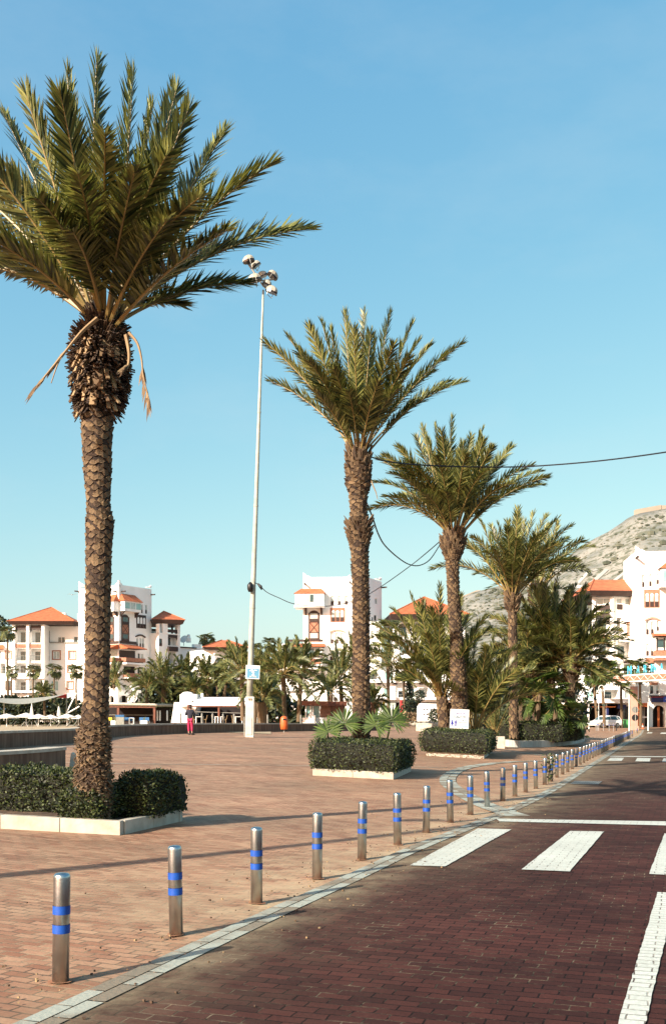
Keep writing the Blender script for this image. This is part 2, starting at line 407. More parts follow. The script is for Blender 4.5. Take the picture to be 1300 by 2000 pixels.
# curved band set in the plaza paving
arc = [(985,1596),(955,1586),(920,1572),(890,1556),(868,1541),(857,1528),(862,1516),(880,1505),(910,1497),(955,1491),(1010,1487.5),(1065,1486),(1110,1484)]
ap = [gp(*p) for p in arc]
def smooth_path(pts, n=6):
    out = []
    for i in range(len(pts)-1):
        p0, p1, p2, p3 = pts[max(i-1,0)], pts[i], pts[i+1], pts[min(i+2,len(pts)-1)]
        for k in range(n):
            t = k/n
            out.append(.5*((2*p1)+(p2-p0)*t+(2*p0-5*p1+4*p2-p3)*t*t+(3*p1-p0-3*p2+p3)*t**3))
    out.append(pts[-1]); return out
strip(smooth_path(ap), .46, 2, .5, .016, M['kerb'], 'paving_arc')
for k, (a, c, w) in enumerate([((-60,1489),(608,1497),.12),((805,1499),(872,1500),.12),((-60,1458),(690,1463),.14),((955,1461),(1090,1480),.15)]):
    A, B_ = gp(*a), gp(*c)
    strip([A.lerp(B_, t/30) for t in range(31)], w, 1, 1.0, .016, M['kerb'], 'paving_line')
# painted markings
def marking(quad, name, nseg=26):
    q = [gp(*p) for p in quad]; rows = []
    for i in range(nseg+1):
        t = i/nseg; a, c = q[0].lerp(q[3], t), q[1].lerp(q[2], t); wd = (c-a).length; j0, j1 = (R.uniform(-.004, .004)/max(wd, .1) for _ in '01'); a, c = a.lerp(c, j0), c.lerp(a, j1)
        rows.append([on(*(a.lerp(c, s/8)).xy, .020) for s in range(9)])
    sheet(name, rows, M['paint'], lambda p: max(0, .9-abs(p.x-kx(p.y)-KW)))
marking([(800,1694),(869,1696),(998,1623),(933,1621)], 'crosswalk_stripe')
marking([(1018,1702),(1112,1706),(1179,1627),(1113,1626)], 'crosswalk_stripe')
marking([(1267,1711),(1375,1716),(1378,1632),(1297,1631)], 'crosswalk_stripe')
marking([(975,1607),(1420,1618),(1420,1609),(968,1601.5)], 'stop_line', 8)
marking([(1196,2040),(1252,2040),(1321,1748),(1284,1747)], 'edge_line', 50)
marking([(1185,1487),(1213,1487.5),(1218,1481.3),(1192,1481)], 'crosswalk_stripe', 4)
marking([(1240,1488),(1268,1488.5),(1270,1482),(1244,1481.5)], 'crosswalk_stripe', 4)
marking([(1292,1489),(1330,1489.5),(1330,1482.5),(1295,1482.3)], 'crosswalk_stripe', 4)
marking([(1190,1479),(1330,1480),(1330,1478.6),(1192,1477.6)], 'stop_line', 4)
marking([(1262,1433),(1272,1433),(1274,1431),(1265,1431)], 'crosswalk_stripe', 3)
marking([(1288,1434),(1300,1434),(1301,1431.5),(1291,1431.5)], 'crosswalk_stripe', 3)
# sand of the beach behind the long low wall
rows = []
for k in range(0, 60):
    rows.append([])
    for j in range(0, 60):
        px = -415+j*16
        y0 = wall_y(px)+1.5; y = y0+(k/59)**1.6*(172-y0)
        x = (px-CX)/F*y; rows[-1].append(on(x, y, .03))
sheet('beach_sand', rows, M['sand'])

# ------------------------------------------------------------------ bollards
p0 = gp(*BOLL[0])
root = thing('bollard', 'steel bollard with two blue bands, nearest to the camera', 'bollard', p0, 'steel bollards along the road edge')
b = MB(); r = .053; h = .69
b.lathe(p0, [(r, -.1), (r, h-.02), (r*.97, h-.006), (r*.8, h+.004), (r*.4, h+.009), (.002, h+.010)], 32, M['steel']); b.build('post', root, smooth=True)
for z in (.465, .345):
    b = MB(); b.lathe(p0, [(r+.0025, z-.027), (r+.0025, z+.027)], 32, M['blue'], cap=False); b.build('band', root, smooth=True)
b = MB(); rim = [(R.uniform(.06,.095)*math.cos(k*.4488), R.uniform(.06,.095)*math.sin(k*.4488)) for k in range(14)]
b.face([p0+V((x, y, .012)) for x, y in rim], M['patch']); b.build('mortar_patch', root)
ORD = 'first second third fourth fifth sixth seventh eighth ninth tenth eleventh twelfth thirteenth fourteenth fifteenth sixteenth seventeenth eighteenth nineteenth twentieth twenty-first twenty-second twenty-third twenty-fourth twenty-fifth twenty-sixth twenty-seventh twenty-eighth'.split()
for i, q in enumerate(BOLL[1:], 1):
    n = len(BOLL)
    if i < 26: lab = 'steel bollard with two blue bands, %s from the near end of the row' % ORD[i]
    elif i == n-1: lab = 'steel bollard with blue bands at the far end of the row'
    else: lab = 'steel bollard with two blue bands, %s from the far end of the row' % ORD[n-1-i]
    c = copy_tree(root, gp(*q), lab, 'steel bollards along the road edge')
    c.rotation_euler = (rad(R.uniform(-1, 1)), rad(R.uniform(-1, 1)), R.uniform(0, 6))
root.rotation_euler = (rad(-.3), rad(.8), 0)
# drain grate in the road
q = [gp(*p) for p in ((1112,1533),(1168,1534),(1176,1528),(1122,1527))]
b = MB()
for k in range(12):
    t0, t1 = k/12+.01, k/12+.06
    for (s0, s1) in ((0, .48), (.52, 1)):
        A, B_ = q[0].lerp(q[1], t0), q[0].lerp(q[1], t1); Cc, D = q[3].lerp(q[2], t0), q[3].lerp(q[2], t1)
        b.face([on(*w.xy, .024) for w in (A.lerp(Cc, s0), B_.lerp(D, s0), B_.lerp(D, s1), A.lerp(Cc, s1))], M['metal'])
b.face([on(*w.xy, .019) for w in q], M['black'])
tag(b.build('drain_grate'), 'dark slotted drain grate in the brick road near the kerb', 'drain')
# ------------------------------------------------------------------ palms, hedges, planters
def bez(a, c, d, t): return a*(1-t)**2+c*2*t*(1-t)+d*t*t
def leaflet(b, p, d, n, l, w, mt):
    s = d.cross(n).normalized()*w*.5
    q = p+d*l*.45
    b.raw([p-s*.5, p+s*.5, q+s, q-s, p+d*l-n*l*.07], [(0,1,2,3),(3,2,4)], mt)
def frond(b, base, ctrl, tip, axis, pairs, lf, lw, r0, t0=.2, mt='leaf', vee=.35, rn=5, dr=0.0):
    n = 9; LL = (tip-base).length
    bz = lambda t: bez(base, ctrl, tip, t)-U3*(dr*LL*t**3)
    path = [bz(k/n) for k in range(n+1)]; roll = R.gauss(0, .45)
    b.tube(path, [r0*(1-.85*k/n) for k in range(n+1)], rn, M['rachis'], cap=False)
    for i in range(pairs):
        t = t0+(1-t0)*(i+R.uniform(-.3, .3))/(pairs-1); t = min(max(t, .02), 1)
        p = bz(t)
        T = ((ctrl-base)*(1-t)+(tip-ctrl)*t-U3*(dr*LL*1.5*t*t)).normalized()
        out = (p-axis); out.z = 0
        ref = U3*1.0-(out.normalized()*.75 if out.length > 1e-3 else V((0,0,0)))
        Nn = (ref-T*ref.dot(T))
        Nn = Nn.normalized() if Nn.length > .05 else T.orthogonal().normalized()
        sd = T.cross(Nn); ra = roll*min(1, t*1.6); Nn, sd = Nn*math.cos(ra)+sd*math.sin(ra), sd*math.cos(ra)-Nn*math.sin(ra)
        u = (t-t0)/(1-t0)
        ln = lf*(.5+.5*min(1, u/.2))*(1-.42*max(0, (u-.6)/.4))
        ph = rad(54-28*u)
        for sg in (-1, 1):
            a = ph+R.uniform(-.16, .16); vv = vee+R.uniform(-.55, .55)
            d = (T*math.cos(a)+(sd*sg*math.cos(vv)+Nn*math.sin(vv))*math.sin(a)).normalized()
            leaflet(b, p, d, (Nn*math.cos(vv)-sd*sg*math.sin(vv)), ln*R.uniform(.85, 1.12), lw*R.uniform(.8, 1.2), M[mt])
    for k in range(3):                        # tip leaflets
        T = (tip-ctrl-U3*dr*LL*1.5).normalized()
        leaflet(b, bz(1), (T+V((R.uniform(-.2,.2), R.uniform(-.2,.2), R.uniform(-.2,.2)))).normalized(), T.orthogonal().normalized(), lf*.5, lw, M[mt])

def trunk(root, prof, y, scales=True, rows_d=.085, per=10, mt='bark', n=20, amp=1.0, flat_below=None):
    """prof: (py, centre px, half width px) from the bottom up, at depth y"""
    b = MB(); k = y/F
    cs = [P(cx, py, y) for py, cx, hw in prof]; rs = [hw*k for _, _, hw in prof]
    zt = [(c.z, c.x) for c in cs]; zr = [(c.z, r_) for c, r_ in zip(cs, rs)]
    z0, z1 = cs[0].z, cs[-1].z; m = max(6, int((z1-z0)/.12))
    zs = [z0+(z1-z0)*i/m for i in range(m+1)]
    b.tube([V((lin(zt, z), y, z)) for z in zs], [lin(zr, z)*(.93 if scales else 1)*R.uniform(.985, 1.015) for z in zs], n, M['barkcore' if scales else mt])
    if scales:
        z = z0; j = 0
        while z < z1:
            rr = lin(zr, z); c = V((lin(zt, z), y, z)); w = 2*math.pi*rr/per
            for i in range(per):
                th = 2*math.pi*(i+.5*(j % 2)+R.uniform(-.14, .14))/per
                zz = z+R.uniform(-.02, .02)+.02*math.sin(th*2+j*.3)
                def pt(du, dz, pr):
                    a = th+du/rr; q = rr*.97+pr
                    return V((c.x+q*math.cos(a), c.y+q*math.sin(a), zz+dz))
                h = rows_d*R.uniform(1.0, 1.36); W = w*R.uniform(.80, .93); pr = rr*.10*amp*R.uniform(.5, 1.5); tl = R.uniform(-.16, .16)*h
                o = [pt(-W/2, tl, .004), pt(-W*.14, -h*.5, .006), pt(W*.14, -h*.5, .006), pt(W/2, -tl, .004), pt(W*.2, h*.5, pr), pt(-W*.2, h*.5, pr)]
                ins = [pt(-W/2, tl, -rr*.08), pt(-W*.14, -h*.52, -rr*.08), pt(W*.14, -h*.52, -rr*.08), pt(W/2, -tl, -rr*.08), pt(W*.2, h*.52, -rr*.08), pt(-W*.2, h*.52, -rr*.08)]
                b.raw(o+ins, [(0,1,2,3,4,5)]+[(k_, 6+k_, 6+(k_+1) % 6, (k_+1) % 6) for k_ in range(6)], M[mt])
            z += rows_d; j += 1
    return b.build('trunk', root)

def boots(root, prof, y, count, ln, wd, updown, mt, name, spread=1.0):
    """cut leaf bases or hanging fibre all round a profile"""
    b = MB(); k = y/F
    cs = [(P(cx, py, y), hw*k) for py, cx, hw in prof]
    zt = [(c.z, c.x) for c, _ in cs]; zr = [(c.z, r_) for c, r_ in cs]; z0, z1 = cs[0][0].z, cs[-1][0].z
    b.tube([V((lin(zt, z0+(z1-z0)*i/8), y, z0+(z1-z0)*i/8)) for i in range(9)], [lin(zr, z0+(z1-z0)*i/8)*.72 for i in range(9)], 14, M['barkcore'])
    for i in range(count):
        z = z0+(z1-z0)*R.random(); th = R.uniform(0, 2*math.pi); rr = lin(zr, z)
        o = V((math.cos(th), math.sin(th), 0)); s = V((-o.y, o.x, 0))
        v = updown(((z-z0)/(z1-z0)), R)
        d = (o*spread+U3*v+s*R.uniform(-.35, .35)).normalized(); l = ln*R.uniform(.5, 1.3); w = wd*R.uniform(.5, 1.2)
        nn = d.cross(s).normalized()
        p = V((lin(zt, z), y, z))+o*(rr-l*.62*d.dot(o))
        e = p+d*l; w2 = w*R.uniform(.3, .95)
        t = wd*.22
        b.raw([p-s*w/2-nn*t, p+s*w/2-nn*t, p+s*w/2+nn*t, p-s*w/2+nn*t, e-s*w2/2-nn*t*.5, e+s*w2/2-nn*t*.5, e+s*w2/2+nn*t*.4, e-s*w2/2+nn*t*.4],
              [(0,1,5,4),(1,2,6,5),(2,3,7,6),(3,0,4,7),(4,5,6,7)], M[mt])
    return b.build(name, root)

def date_crown(root, bpx, y, L, tips, fill, lf, lw, pairs, r0, separate=True, mt='leaf', br=.12, bend=.16, t0=.2, droop=0.0, rn=5, emin=-.15, dr=.03):
    B = P(bpx[0], bpx[1], y); one = MB(); cnt = 0
    def go(tip, bd, Lq):
        nonlocal one, cnt
        d = tip-B; h = V((d.x, d.y, 0))
        base = B+(h.normalized()*br*R.uniform(.4, 1) if h.length > .01 else V((0,0,0)))+U3*R.uniform(-.12, .1)*(br/.12)
        el = math.atan2(d.z, h.length)
        c = base+d*.5+U3*Lq*bd*math.cos(el)-h*.10*math.cos(el)
        b = MB() if separate else one
        q = dr*math.cos(el)*R.uniform(.6, 1.4); tip2 = tip+U3*(dr*math.cos(el)*Lq)
        frond(b, base, c+U3*(dr*math.cos(el)*Lq*.5), tip2, V((B.x, B.y, 0)), pairs, lf, lw, r0, t0, mt, rn=rn, dr=q)
        cnt += 1
        if separate: b.build('frond', root)
    for t in tips:
        px, py, sg = t[:3]; Lq = L*(t[3] if len(t) > 3 else 1)
        yy = y
        px, py = px+(bpx[0]-px)*.035, py+(bpx[1]-py)*.035
        for _ in range(12):
            q = P(px, py, yy); pr = math.hypot(q.x-B.x, q.z-B.z)
            yy = y+sg*math.sqrt(max(0, (Lq*.96)**2-pr*pr))*.8
        go(P(px, py, yy), bend, Lq)
    for i in range(fill):
        az = 2*math.pi*(i*.618+R.uniform(-.05, .05)); e = rad(emin*90)+(rad(82)-rad(emin*90))*((i+.5)/fill)**.9
        Lq = L*R.uniform(.8, .97)
        dirv = V((math.cos(az)*math.cos(e), math.sin(az)*math.cos(e), math.sin(e)))
        go(B+dirv*Lq*.93-U3*droop*Lq*math.cos(e), bend, Lq)
    if not separate: one.build('crown', root)

def fan_leaf(b, hub, nrm, up, r, blades=20, span=285, mt='fan', w=None):
    nrm = nrm.normalized(); up = (up-nrm*up.dot(nrm)).normalized(); s = nrm.cross(up)
    for k in range(blades):
        a = rad(-span/2+span*(k+.5)/blades+R.uniform(-3, 3)); l = r*(.8+.2*math.cos(a*.6))*R.uniform(.9, 1.06)
        d = up*math.cos(a)+s*math.sin(a); q = -up*math.sin(a)+s*math.cos(a)
        ww = (w or 1.0)*r*.62*rad(span)/blades*.62
        fold = nrm*ww*.35*(1 if k % 2 else -1)
        m1 = hub+d*l*.58
        b.raw([hub, m1-q*ww+fold, m1-fold*.6, m1+q*ww+fold, hub+d*l*.86-q*ww*.35-nrm*r*.04, hub+d*l*.86+q*ww*.35-nrm*r*.04, hub+d*l-nrm*r*.10],
              [(0,2,1),(0,3,2),(1,2,5,4),(2,3,5),(4,5,6)], M[mt])
def fan_crown(root, B, r, count, L, mt='fan', name='crown', emin=-50, emax=80, blades=13, skirt=0):
    b = MB()
    for i in range(count):
        az = 2*math.pi*(i*.618)+R.uniform(-.2, .2); e = rad(emin+(emax-emin)*(i+.5)/count)
        d = V((math.cos(az)*math.cos(e), math.sin(az)*math.cos(e), math.sin(e)))
        hub = B+d*L*R.uniform(.8, 1.05)
        b.tube([B, B+d*L*.5+U3*L*.08, hub], [r*.035, r*.025, r*.02], 4, M['rachis'], cap=False)
        nn = (U3*.8+d*.3-d*.6).normalized() if e > 0 else (U3*.5+d*.8)
        fan_leaf(b, hub, nn+V((R.uniform(-.4,.4), R.uniform(-.4,.4), R.uniform(-.3,.3))), d-U3*.25, r*R.uniform(.8, 1.1), blades, 230, mt)
    for i in range(skirt):
        az = 2*math.pi*i*.618; d = V((math.cos(az)*.35, math.sin(az)*.35, -1)).normalized()
        fan_leaf(b, B+d*L*.35-U3*L*.1, V((d.x, d.y, .2)), d, r*.8, 9, 130, 'dry')
    return b.build(name, root)
def fan_palm(px, pyb, pyt, y, label, group, r=.55, count=16, L=.75, hw=3, mt='fan', skirt=7, cat='palm tree', name='fan_palm', zb=None, blades=11):
    base = P(px[0], pyb, y); top = P(px[1], pyt, y)
    t = thing(name, label, cat, base, group)
    b = MB(); k = y/F; n = 8
    b.tube([base.lerp(top, i/n)+V((.05*math.sin(i*.9), 0, 0)) for i in range(n+1)], [hw*k*(1.15-.35*i/n) for i in range(n+1)], 8, M['bark']); b.build('trunk', t)
    fan_crown(t, top, r, count, L, mt, blades=blades, skirt=skirt)
    return t

def hedge(name, label, quad, h, size, count, cat='hedge', bulge=.06, group=None, mt='hedge', top_round=.14):
    """quad: 4 ground points going round; a clipped hedge with a leafy skin"""
    q = [V(p) for p in quad]; c = sum(q, V((0,0,0)))/4
    b = MB()
    def pt(u, v, w, inset):                      # u,v in 0..1 across the foot, w height 0..1
        p = q[0].lerp(q[1], u).lerp(q[3].lerp(q[2], u), v)
        s = 1+bulge*math.sin(math.pi*min(w, 1))-top_round*max(0, w-.75)**2*4*.5
        p = c+(p-c)*s*(1-inset); p.z = p.z if abs(inset) < 1e-6 else p.z
        return V((p.x, p.y, p.z))+U3*h*w*(1-inset*.6)
    def noise(x, y, z): return math.sin(x*3.1+1.3*math.sin(y*2.3))*math.sin(z*4.1+y*2.7)*.5+.5*math.sin(x*7.3+z*5.1)*math.sin(y*6.7)
    n = 8; core = []
    ring = [(i/n, 0) for i in range(n)]+[(1, i/n) for i in range(n)]+[(1-i/n, 1) for i in range(n)]+[(0, 1-i/n) for i in range(n)]
    lev = [0, .3, .6, .85, .97]
    vs = [pt(u, v, w, .07) for w in lev for u, v in ring]; m = len(ring)
    b.raw(vs, [(j*m+k, j*m+(k+1) % m, (j+1)*m+(k+1) % m, (j+1)*m+k) for j in range(len(lev)-1) for k in range(m)]+[tuple(range((len(lev)-1)*m, len(lev)*m))], M['hedgecore'])
    per = [(q[1]-q[0]).length, (q[2]-q[1]).length, (q[3]-q[2]).length, (q[0]-q[3]).length]
    area = [l*h for l in per]+[per[0]*per[1]]; tot = sum(area)
    for i in range(count):
        x = R.random()*tot; f = 0
        while x > area[f] and f < 4: x -= area[f]; f += 1
        a, w = R.random(), R.random()
        if f == 4: u, v, w = a, R.random(), 1.0; nn = U3.copy()
        else:
            u, v = [(a, 0), (1, a), (1-a, 1), (0, 1-a)][f]
            e = q[(f+1) % 4]-q[f]; nn = V((e.y, -e.x, 0)).normalized()
            if nn.dot((q[f]+q[(f+1) % 4])/2-c) < 0: nn = -nn
            if w > .85: nn = (nn+U3*(w-.85)*7).normalized()
        p = pt(u, v, w, 0); nz = noise(p.x, p.y, p.z)
        if nz < -.45 and R.random() < .6: continue
        p = p+nn*(nz*.06+R.uniform(-.06, .03)+(R.uniform(.02,.07) if R.random() < .025 else 0))
        d = (nn*R.uniform(.1, 1.0)+V((R.uniform(-1,1), R.uniform(-1,1), R.uniform(-.5,1)))).normalized()
        s = d.cross(nn+V((R.uniform(-.6,.6), R.uniform(-.6,.6), R.uniform(-.6,.6)))).normalized(); l = size*R.uniform(.7, 1.4)
        b.raw([p, p+d*l*.5+s*l*.27, p+d*l, p+d*l*.5-s*l*.27], [(0,1,2,3)], M[mt])
    o = b.build(name, origin=c)
    return tag(o, label, cat, group)

def kerb_ring(name, label, quad, h, w, mt, slab=.9, cat='planter', soilz=None, out=.0):
    q = [V(p) for p in quad]; t = thing(name, label, cat, q[1])
    c = sum(q, V((0,0,0)))/4
    b = MB()
    for i in range(4):
        a, e = q[i], q[(i+1) % 4]; d = e-a; l = d.length; n = max(1, round(l/slab))
        inn = V((-d.y, d.x, 0)).normalized()
        if inn.dot(c-a) < 0: inn = -inn
        dd = d.normalized(); a2 = a+dd*(w if i % 2 else 0); l2 = l-(2*w if i % 2 else 0)
        for k in range(n):
            s0 = a2+dd*(l2*k/n+.004); ln = l2/n-.008
            b.obox(s0-U3*.1, dd*ln, inn*w, U3*(h+.1+R.uniform(-.004, .004)), M[mt])
    b.build('kerb', t, bevel=.008)
    b = MB(); g = 10; rows = []
    for i in range(g+1):
        for k in range(g+1):
            p = q[0].lerp(q[1], i/g).lerp(q[3].lerp(q[2], i/g), k/g); p = c+(p-c)*.9
            rows.append(p+U3*(h-.04+R.uniform(-.02, .03)))
    b.raw(rows, [(i*(g+1)+k, i*(g+1)+k+1, (i+1)*(g+1)+k+1, (i+1)*(g+1)+k) for i in range(g) for k in range(g)], M['soil'])
    b.build('soil', t)
    return t
def para(front_l, corner, back_r):
    """planter foot from three photographed corners: order fl, fr, br, bl"""
    a, b_, c = gp(*front_l), gp(*corner), gp(*back_r)
    d = a+(c-b_)
    return [a, b_, c, on(d.x, d.y)]
def inset(q, k, dz=0):
    c = sum(q, V((0,0,0)))/4
    return [c+(p-c)*k+U3*dz for p in q]
def sub(q, u0, u1, v0, v1, dz=0):
    f = lambda u, v: q[0].lerp(q[1], u).lerp(q[3].lerp(q[2], u), v)+U3*dz
    return [f(u0, v0), f(u1, v0), f(u1, v1), f(u0, v1)]

# --- nearest palm in its planter
q1 = para((0,1619), (235,1632), (357,1604))
q1[0] = q1[1]+(q1[0]-q1[1])*1.5; q1[3] = q1[2]+(q1[0]-q1[1]); q1 = [on(p.x, p.y) for p in q1]
kerb_ring('planter', 'pale stone planter around the foot of the tallest palm', q1, .19, .14, 'palestone', .85)
hedge('hedge', 'long clipped hedge at the left in the nearest pale stone planter', sub(q1, .08, .585, .42, .93, .15), .60, .045, 9000)
hedge('hedge', 'rounded hedge clump right of the tallest palm at the planter corner', sub(q1, .82, 1.0, .42, 1.04, .15), .6, .045, 8000, bulge=.12, top_round=.5)
hedge('hedge', 'small hedge clump in front of the tallest palm trunk', sub(q1, .64, .84, .08, .38, .14), .42, .045, 5000, bulge=.14, top_round=.6)
Y1 = 14.6
pb = P(182,1592,Y1); pb.z = gz(pb.x, pb.y)+.1
t1 = thing('date_palm', 'tallest date palm, nearest to the camera, with a shaggy brown crown base', 'palm tree', pb, 'date palms in the plaza planters')
trunk(t1, [(1600,182,34),(1540,182,33),(1480,182,32),(1440,183,32),(1428,181,31),(1418,184,27),(1380,187,25),(1300,190,24),(1180,191.5,24.5),(1080,192.5,25),(1030,194.5,27),(1018,195,28),(1008,194,24.5),(980,192,22.5),(920,190.5,27),(860,189.5,29),(810,190,32),(780,192,35)], Y1, rows_d=.060, per=8, amp=.9)
# root fringe low on the trunk
boots(t1, [(1598,182,36),(1520,181,35),(1445,182,33),(1418,183,30)], Y1, 900, .09, .035, lambda u, r: r.uniform(-1.2, .8), 'bark', 'bark_fringe')
boots(t1, [(795,192,36),(770,194,44),(735,196,50),(695,196,53),(662,196,48),(642,200,36),(624,203,26)], Y1, 1700, .24, .045, lambda u, r: r.uniform(-1.8, .1)+1.9*u*u, 'fibre', 'fibre_skirt')
boots(t1, [(775,193,40),(740,195,50),(700,196,54),(665,197,50)], Y1, 90, .30, .10, lambda u, r: r.uniform(-3, -.6), 'dry', 'dead_leaf_flap', spread=.8)
tips = [(188,103,.5),(128,126,1),(262,130,.7),(348,163,.6),(372,207,-.3),(447,246,.5),(538,312,-.2),(613,438,.3),(485,553,.6,.62),(355,598,.8,.45),
 (46,173,-.4),(116,178,-.7),(4,212,.4),(-70,275,-.5),(-110,330,.4),(-160,420,-.2),(-150,500,.5),(-30,518,.8,.6),(-60,455,-.6,.85),(205,250,-1),(150,330,-1,.9),(265,330,-1,.85),
 (70,380,-1,.85),(330,300,-1,.9),(395,380,-1,.9),(300,200,1),(420,340,1,.9),(20,330,1,.9),(140,450,-1,.7),(330,430,-1,.75),(450,450,-1,.8),(460,480,1,.8),(-10,430,1,.85)]
date_crown(t1, (203,640), Y1, 4.15, tips, 0, .49, .034, 130, .036, br=.16, bend=.08, t0=.25, emin=.35, dr=.04)
# broken dry fronds hanging from the crown base
for pts, w in (([(190,622),(160,648),(125,690),(70,757)], .030), ([(188,624),(150,660),(118,700),(100,748)], .018), ([(252,650),(268,670),(276,700),(280,735),(291,780)], .02), ([(246,655),(252,690),(250,715),(243,720)], .03)):
    b = MB(); pp = [P(px, py, Y1-.62-.1*k) for k, (px, py) in enumerate(pts)]
    sm = smooth_path(pp, 5)
    b.tube(sm, [w*(1.1-.8*k/len(sm)) for k in range(len(sm))], 5, M['dry'])
    if len(pts) == 5 or w == .030:
        for k in range(26):
            p = sm[int(len(sm)*R.uniform(.55, .99))]
            d = V((R.uniform(-.25,.25), R.uniform(-.2,.2), -1)).normalized() if len(pts) == 5 else (pp[-1]-pp[-2]).normalized()+V((R.uniform(-.12,.12), R.uniform(-.2,.2), R.uniform(-.12,.12)))
            leaflet(b, p, d.normalized(), V((0,-1,0)), R.uniform(.12, .3), .03, M['dry'])
    b.build('dry_frond', t1)
# --- second palm
q2 = para((610,1515), (768,1523), (803,1507))
kerb_ring('planter', 'pale stone planter under the second palm and its fan leaves', q2, .19, .14, 'palestone', 1.3)
hedge('hedge', 'boxy clipped hedge around the second palm with four fan leaves', inset(q2, 1.01, .17), .80, .055, 15000, bulge=.07)
Y2 = (q2[0].y+q2[2].y)/2-.15
b2 = P(705,1500,Y2); b2.z = gz(b2.x, b2.y)+.1
t2 = thing('date_palm', 'second date palm, slender trunk rising from the boxy hedge with fan leaves', 'palm tree', b2, 'date palms in the plaza planters')
trunk(t2, [(1505,705,18),(1440,705,17.5),(1350,705,17.5),(1250,705,16.5),(1150,704,16.5),(1080,702,17),(1060,701.5,19),(1035,701,25),(1028,701,20),(1000,700,16),(965,699.5,18),(950,699.5,24),(905,700,25),(890,700,22)], Y2, rows_d=.085, per=7, amp=1.5)
boots(t2, [(1075,701.5,17),(1040,701,27),(1022,701,24)], Y2, 150, .26, .09, lambda u, r: 1.2, 'bark', 'old_leaf_collar')
boots(t2, [(965,699.5,18),(930,699.5,25),(900,700,26),(880,700,22)], Y2, 200, .28, .10, lambda u, r: 1.5+u, 'bark', 'leaf_base_collar')
tips = [(513,666,-.3),(523,741,.5,.9),(558,650,.6),(600,632,-.6),(626,622,.5),(672,604,-.5),(711,603,.9),(764,604,.4),(808,623,.3),(842,672,-.7),(906,667,.2),(909,740,-.3,.9),(771,671,-1,.95),
 (644,640,1),(690,640,-1,.92),(735,660,1,.95),(600,700,-1,.9),(800,700,-1,.85),(650,720,-1,.8),(740,740,-1,.75),(850,720,.8,.9),(570,710,.8,.9),(700,690,1),(820,660,.9),(680,760,-1,.65),(780,760,-1,.65),(610,760,-.9,.75)]
date_crown(t2, (700,890), Y2, 4.4, tips, 4, .54, .038, 104, .034, br=.15, bend=.11, t0=.25, emin=.35, dr=.05)
b = MB(); b.tube([P(722,930,Y2-.1), P(728,948,Y2-.2), P(734,962,Y2-.2), P(737,975,Y2-.2)], [.02,.02,.015,.01], 5, M['dry']); b.build('dry_frond', t2)
# fan leaves in that planter: four young fan palms
for k, (bx, hx, hy, r_, nx, lab) in enumerate([(640,640,1428,.62,-.55,'young fan palm left of the second palm, its pale leaf spread low'),(652,672,1412,.66,-.1,'young fan palm close against the left side of the second palm trunk'),
        (748,733,1415,.62,-.35,'young fan palm close against the right side of the second palm trunk'),(752,765,1406,.64,.15,'young fan palm at the right end of the boxy hedge with four fan leaves')]):
    foot = P(bx, 1462, Y2-.75); hub = P(hx, hy+2, Y2-.85)
    t = thing('young_fan_palm', lab, 'fan palm', foot, 'young fan palms in the second planter')
    b = MB(); b.tube([foot, foot.lerp(hub, .6)+V((0,0,.05)), hub], [.03,.022,.014], 6, M['fan']); b.build('stem', t)
    b = MB(); fan_leaf(b, hub, V((nx, -1, .55)), V((-.55 if k == 0 else (.2 if k == 3 else .1*k-.1), 0, 1)), r_*.96, 28, 290, w=.74); b.build('fan_blade', t)
# --- third palm
q3 = para((832,1476.5), (945,1482.5), (958,1472))
kerb_ring('planter', 'pale stone planter in front of the toilet sign', q3, .24, .2, 'palestone', 1.8)
hedge('hedge', 'low clipped hedge below the toilet sign', inset(q3, 1.12, .2), .95, .075, 11000, bulge=.07)
Y3 = (q3[0].y+q3[2].y)/2
b3 = P(893,1470,Y3); b3.z = gz(b3.x, b3.y)+.1
t3 = thing('date_palm', 'third date palm, thick trunk behind the toilet sign', 'palm tree', b3, 'date palms in the plaza planters')
trunk(t3, [(1475,899,16),(1400,898,15),(1350,896,15.5),(1300,893,14.5),(1250,891,12.5),(1180,886,12),(1130,884,12),(1095,883,13),(1080,884,20),(1060,885,22),(1045,886,20)], Y3, rows_d=.11, per=8, amp=1.4)
boots(t3, [(1100,883,13),(1080,884,22),(1060,885,25),(1040,886,18)], Y3, 260, .42, .15, lambda u, r: 1.0+u, 'bark', 'leaf_base_collar')
tips = [(718,992,.2),(726,942,.4),(737,891,.5),(774,867,-.3),(811,850,.5),(822,832,.9),(881,810,.4),(848,828,.9),(944,832,.4),(944,860,-.6),(1001,869,.6),(1040,902,-.2),(1058,920,.4),(1062,952,.1),(962,982,-.5,.55),
 (760,930,-.8),(790,900,-1),(850,890,-1),(910,880,-1),(960,910,-1),(1000,940,-.9,.85),(820,960,-1,.75),(900,930,1),(980,890,1),(780,960,1,.85),(870,860,1),(920,850,1),(870,960,-1,.6),(750,975,-.6,.85)]
date_crown(t3, (885,1048), Y3, 5.6, tips, 12, .72, .052, 92, .045, br=.22, bend=.16, t0=.24, emin=.3, dr=.10)
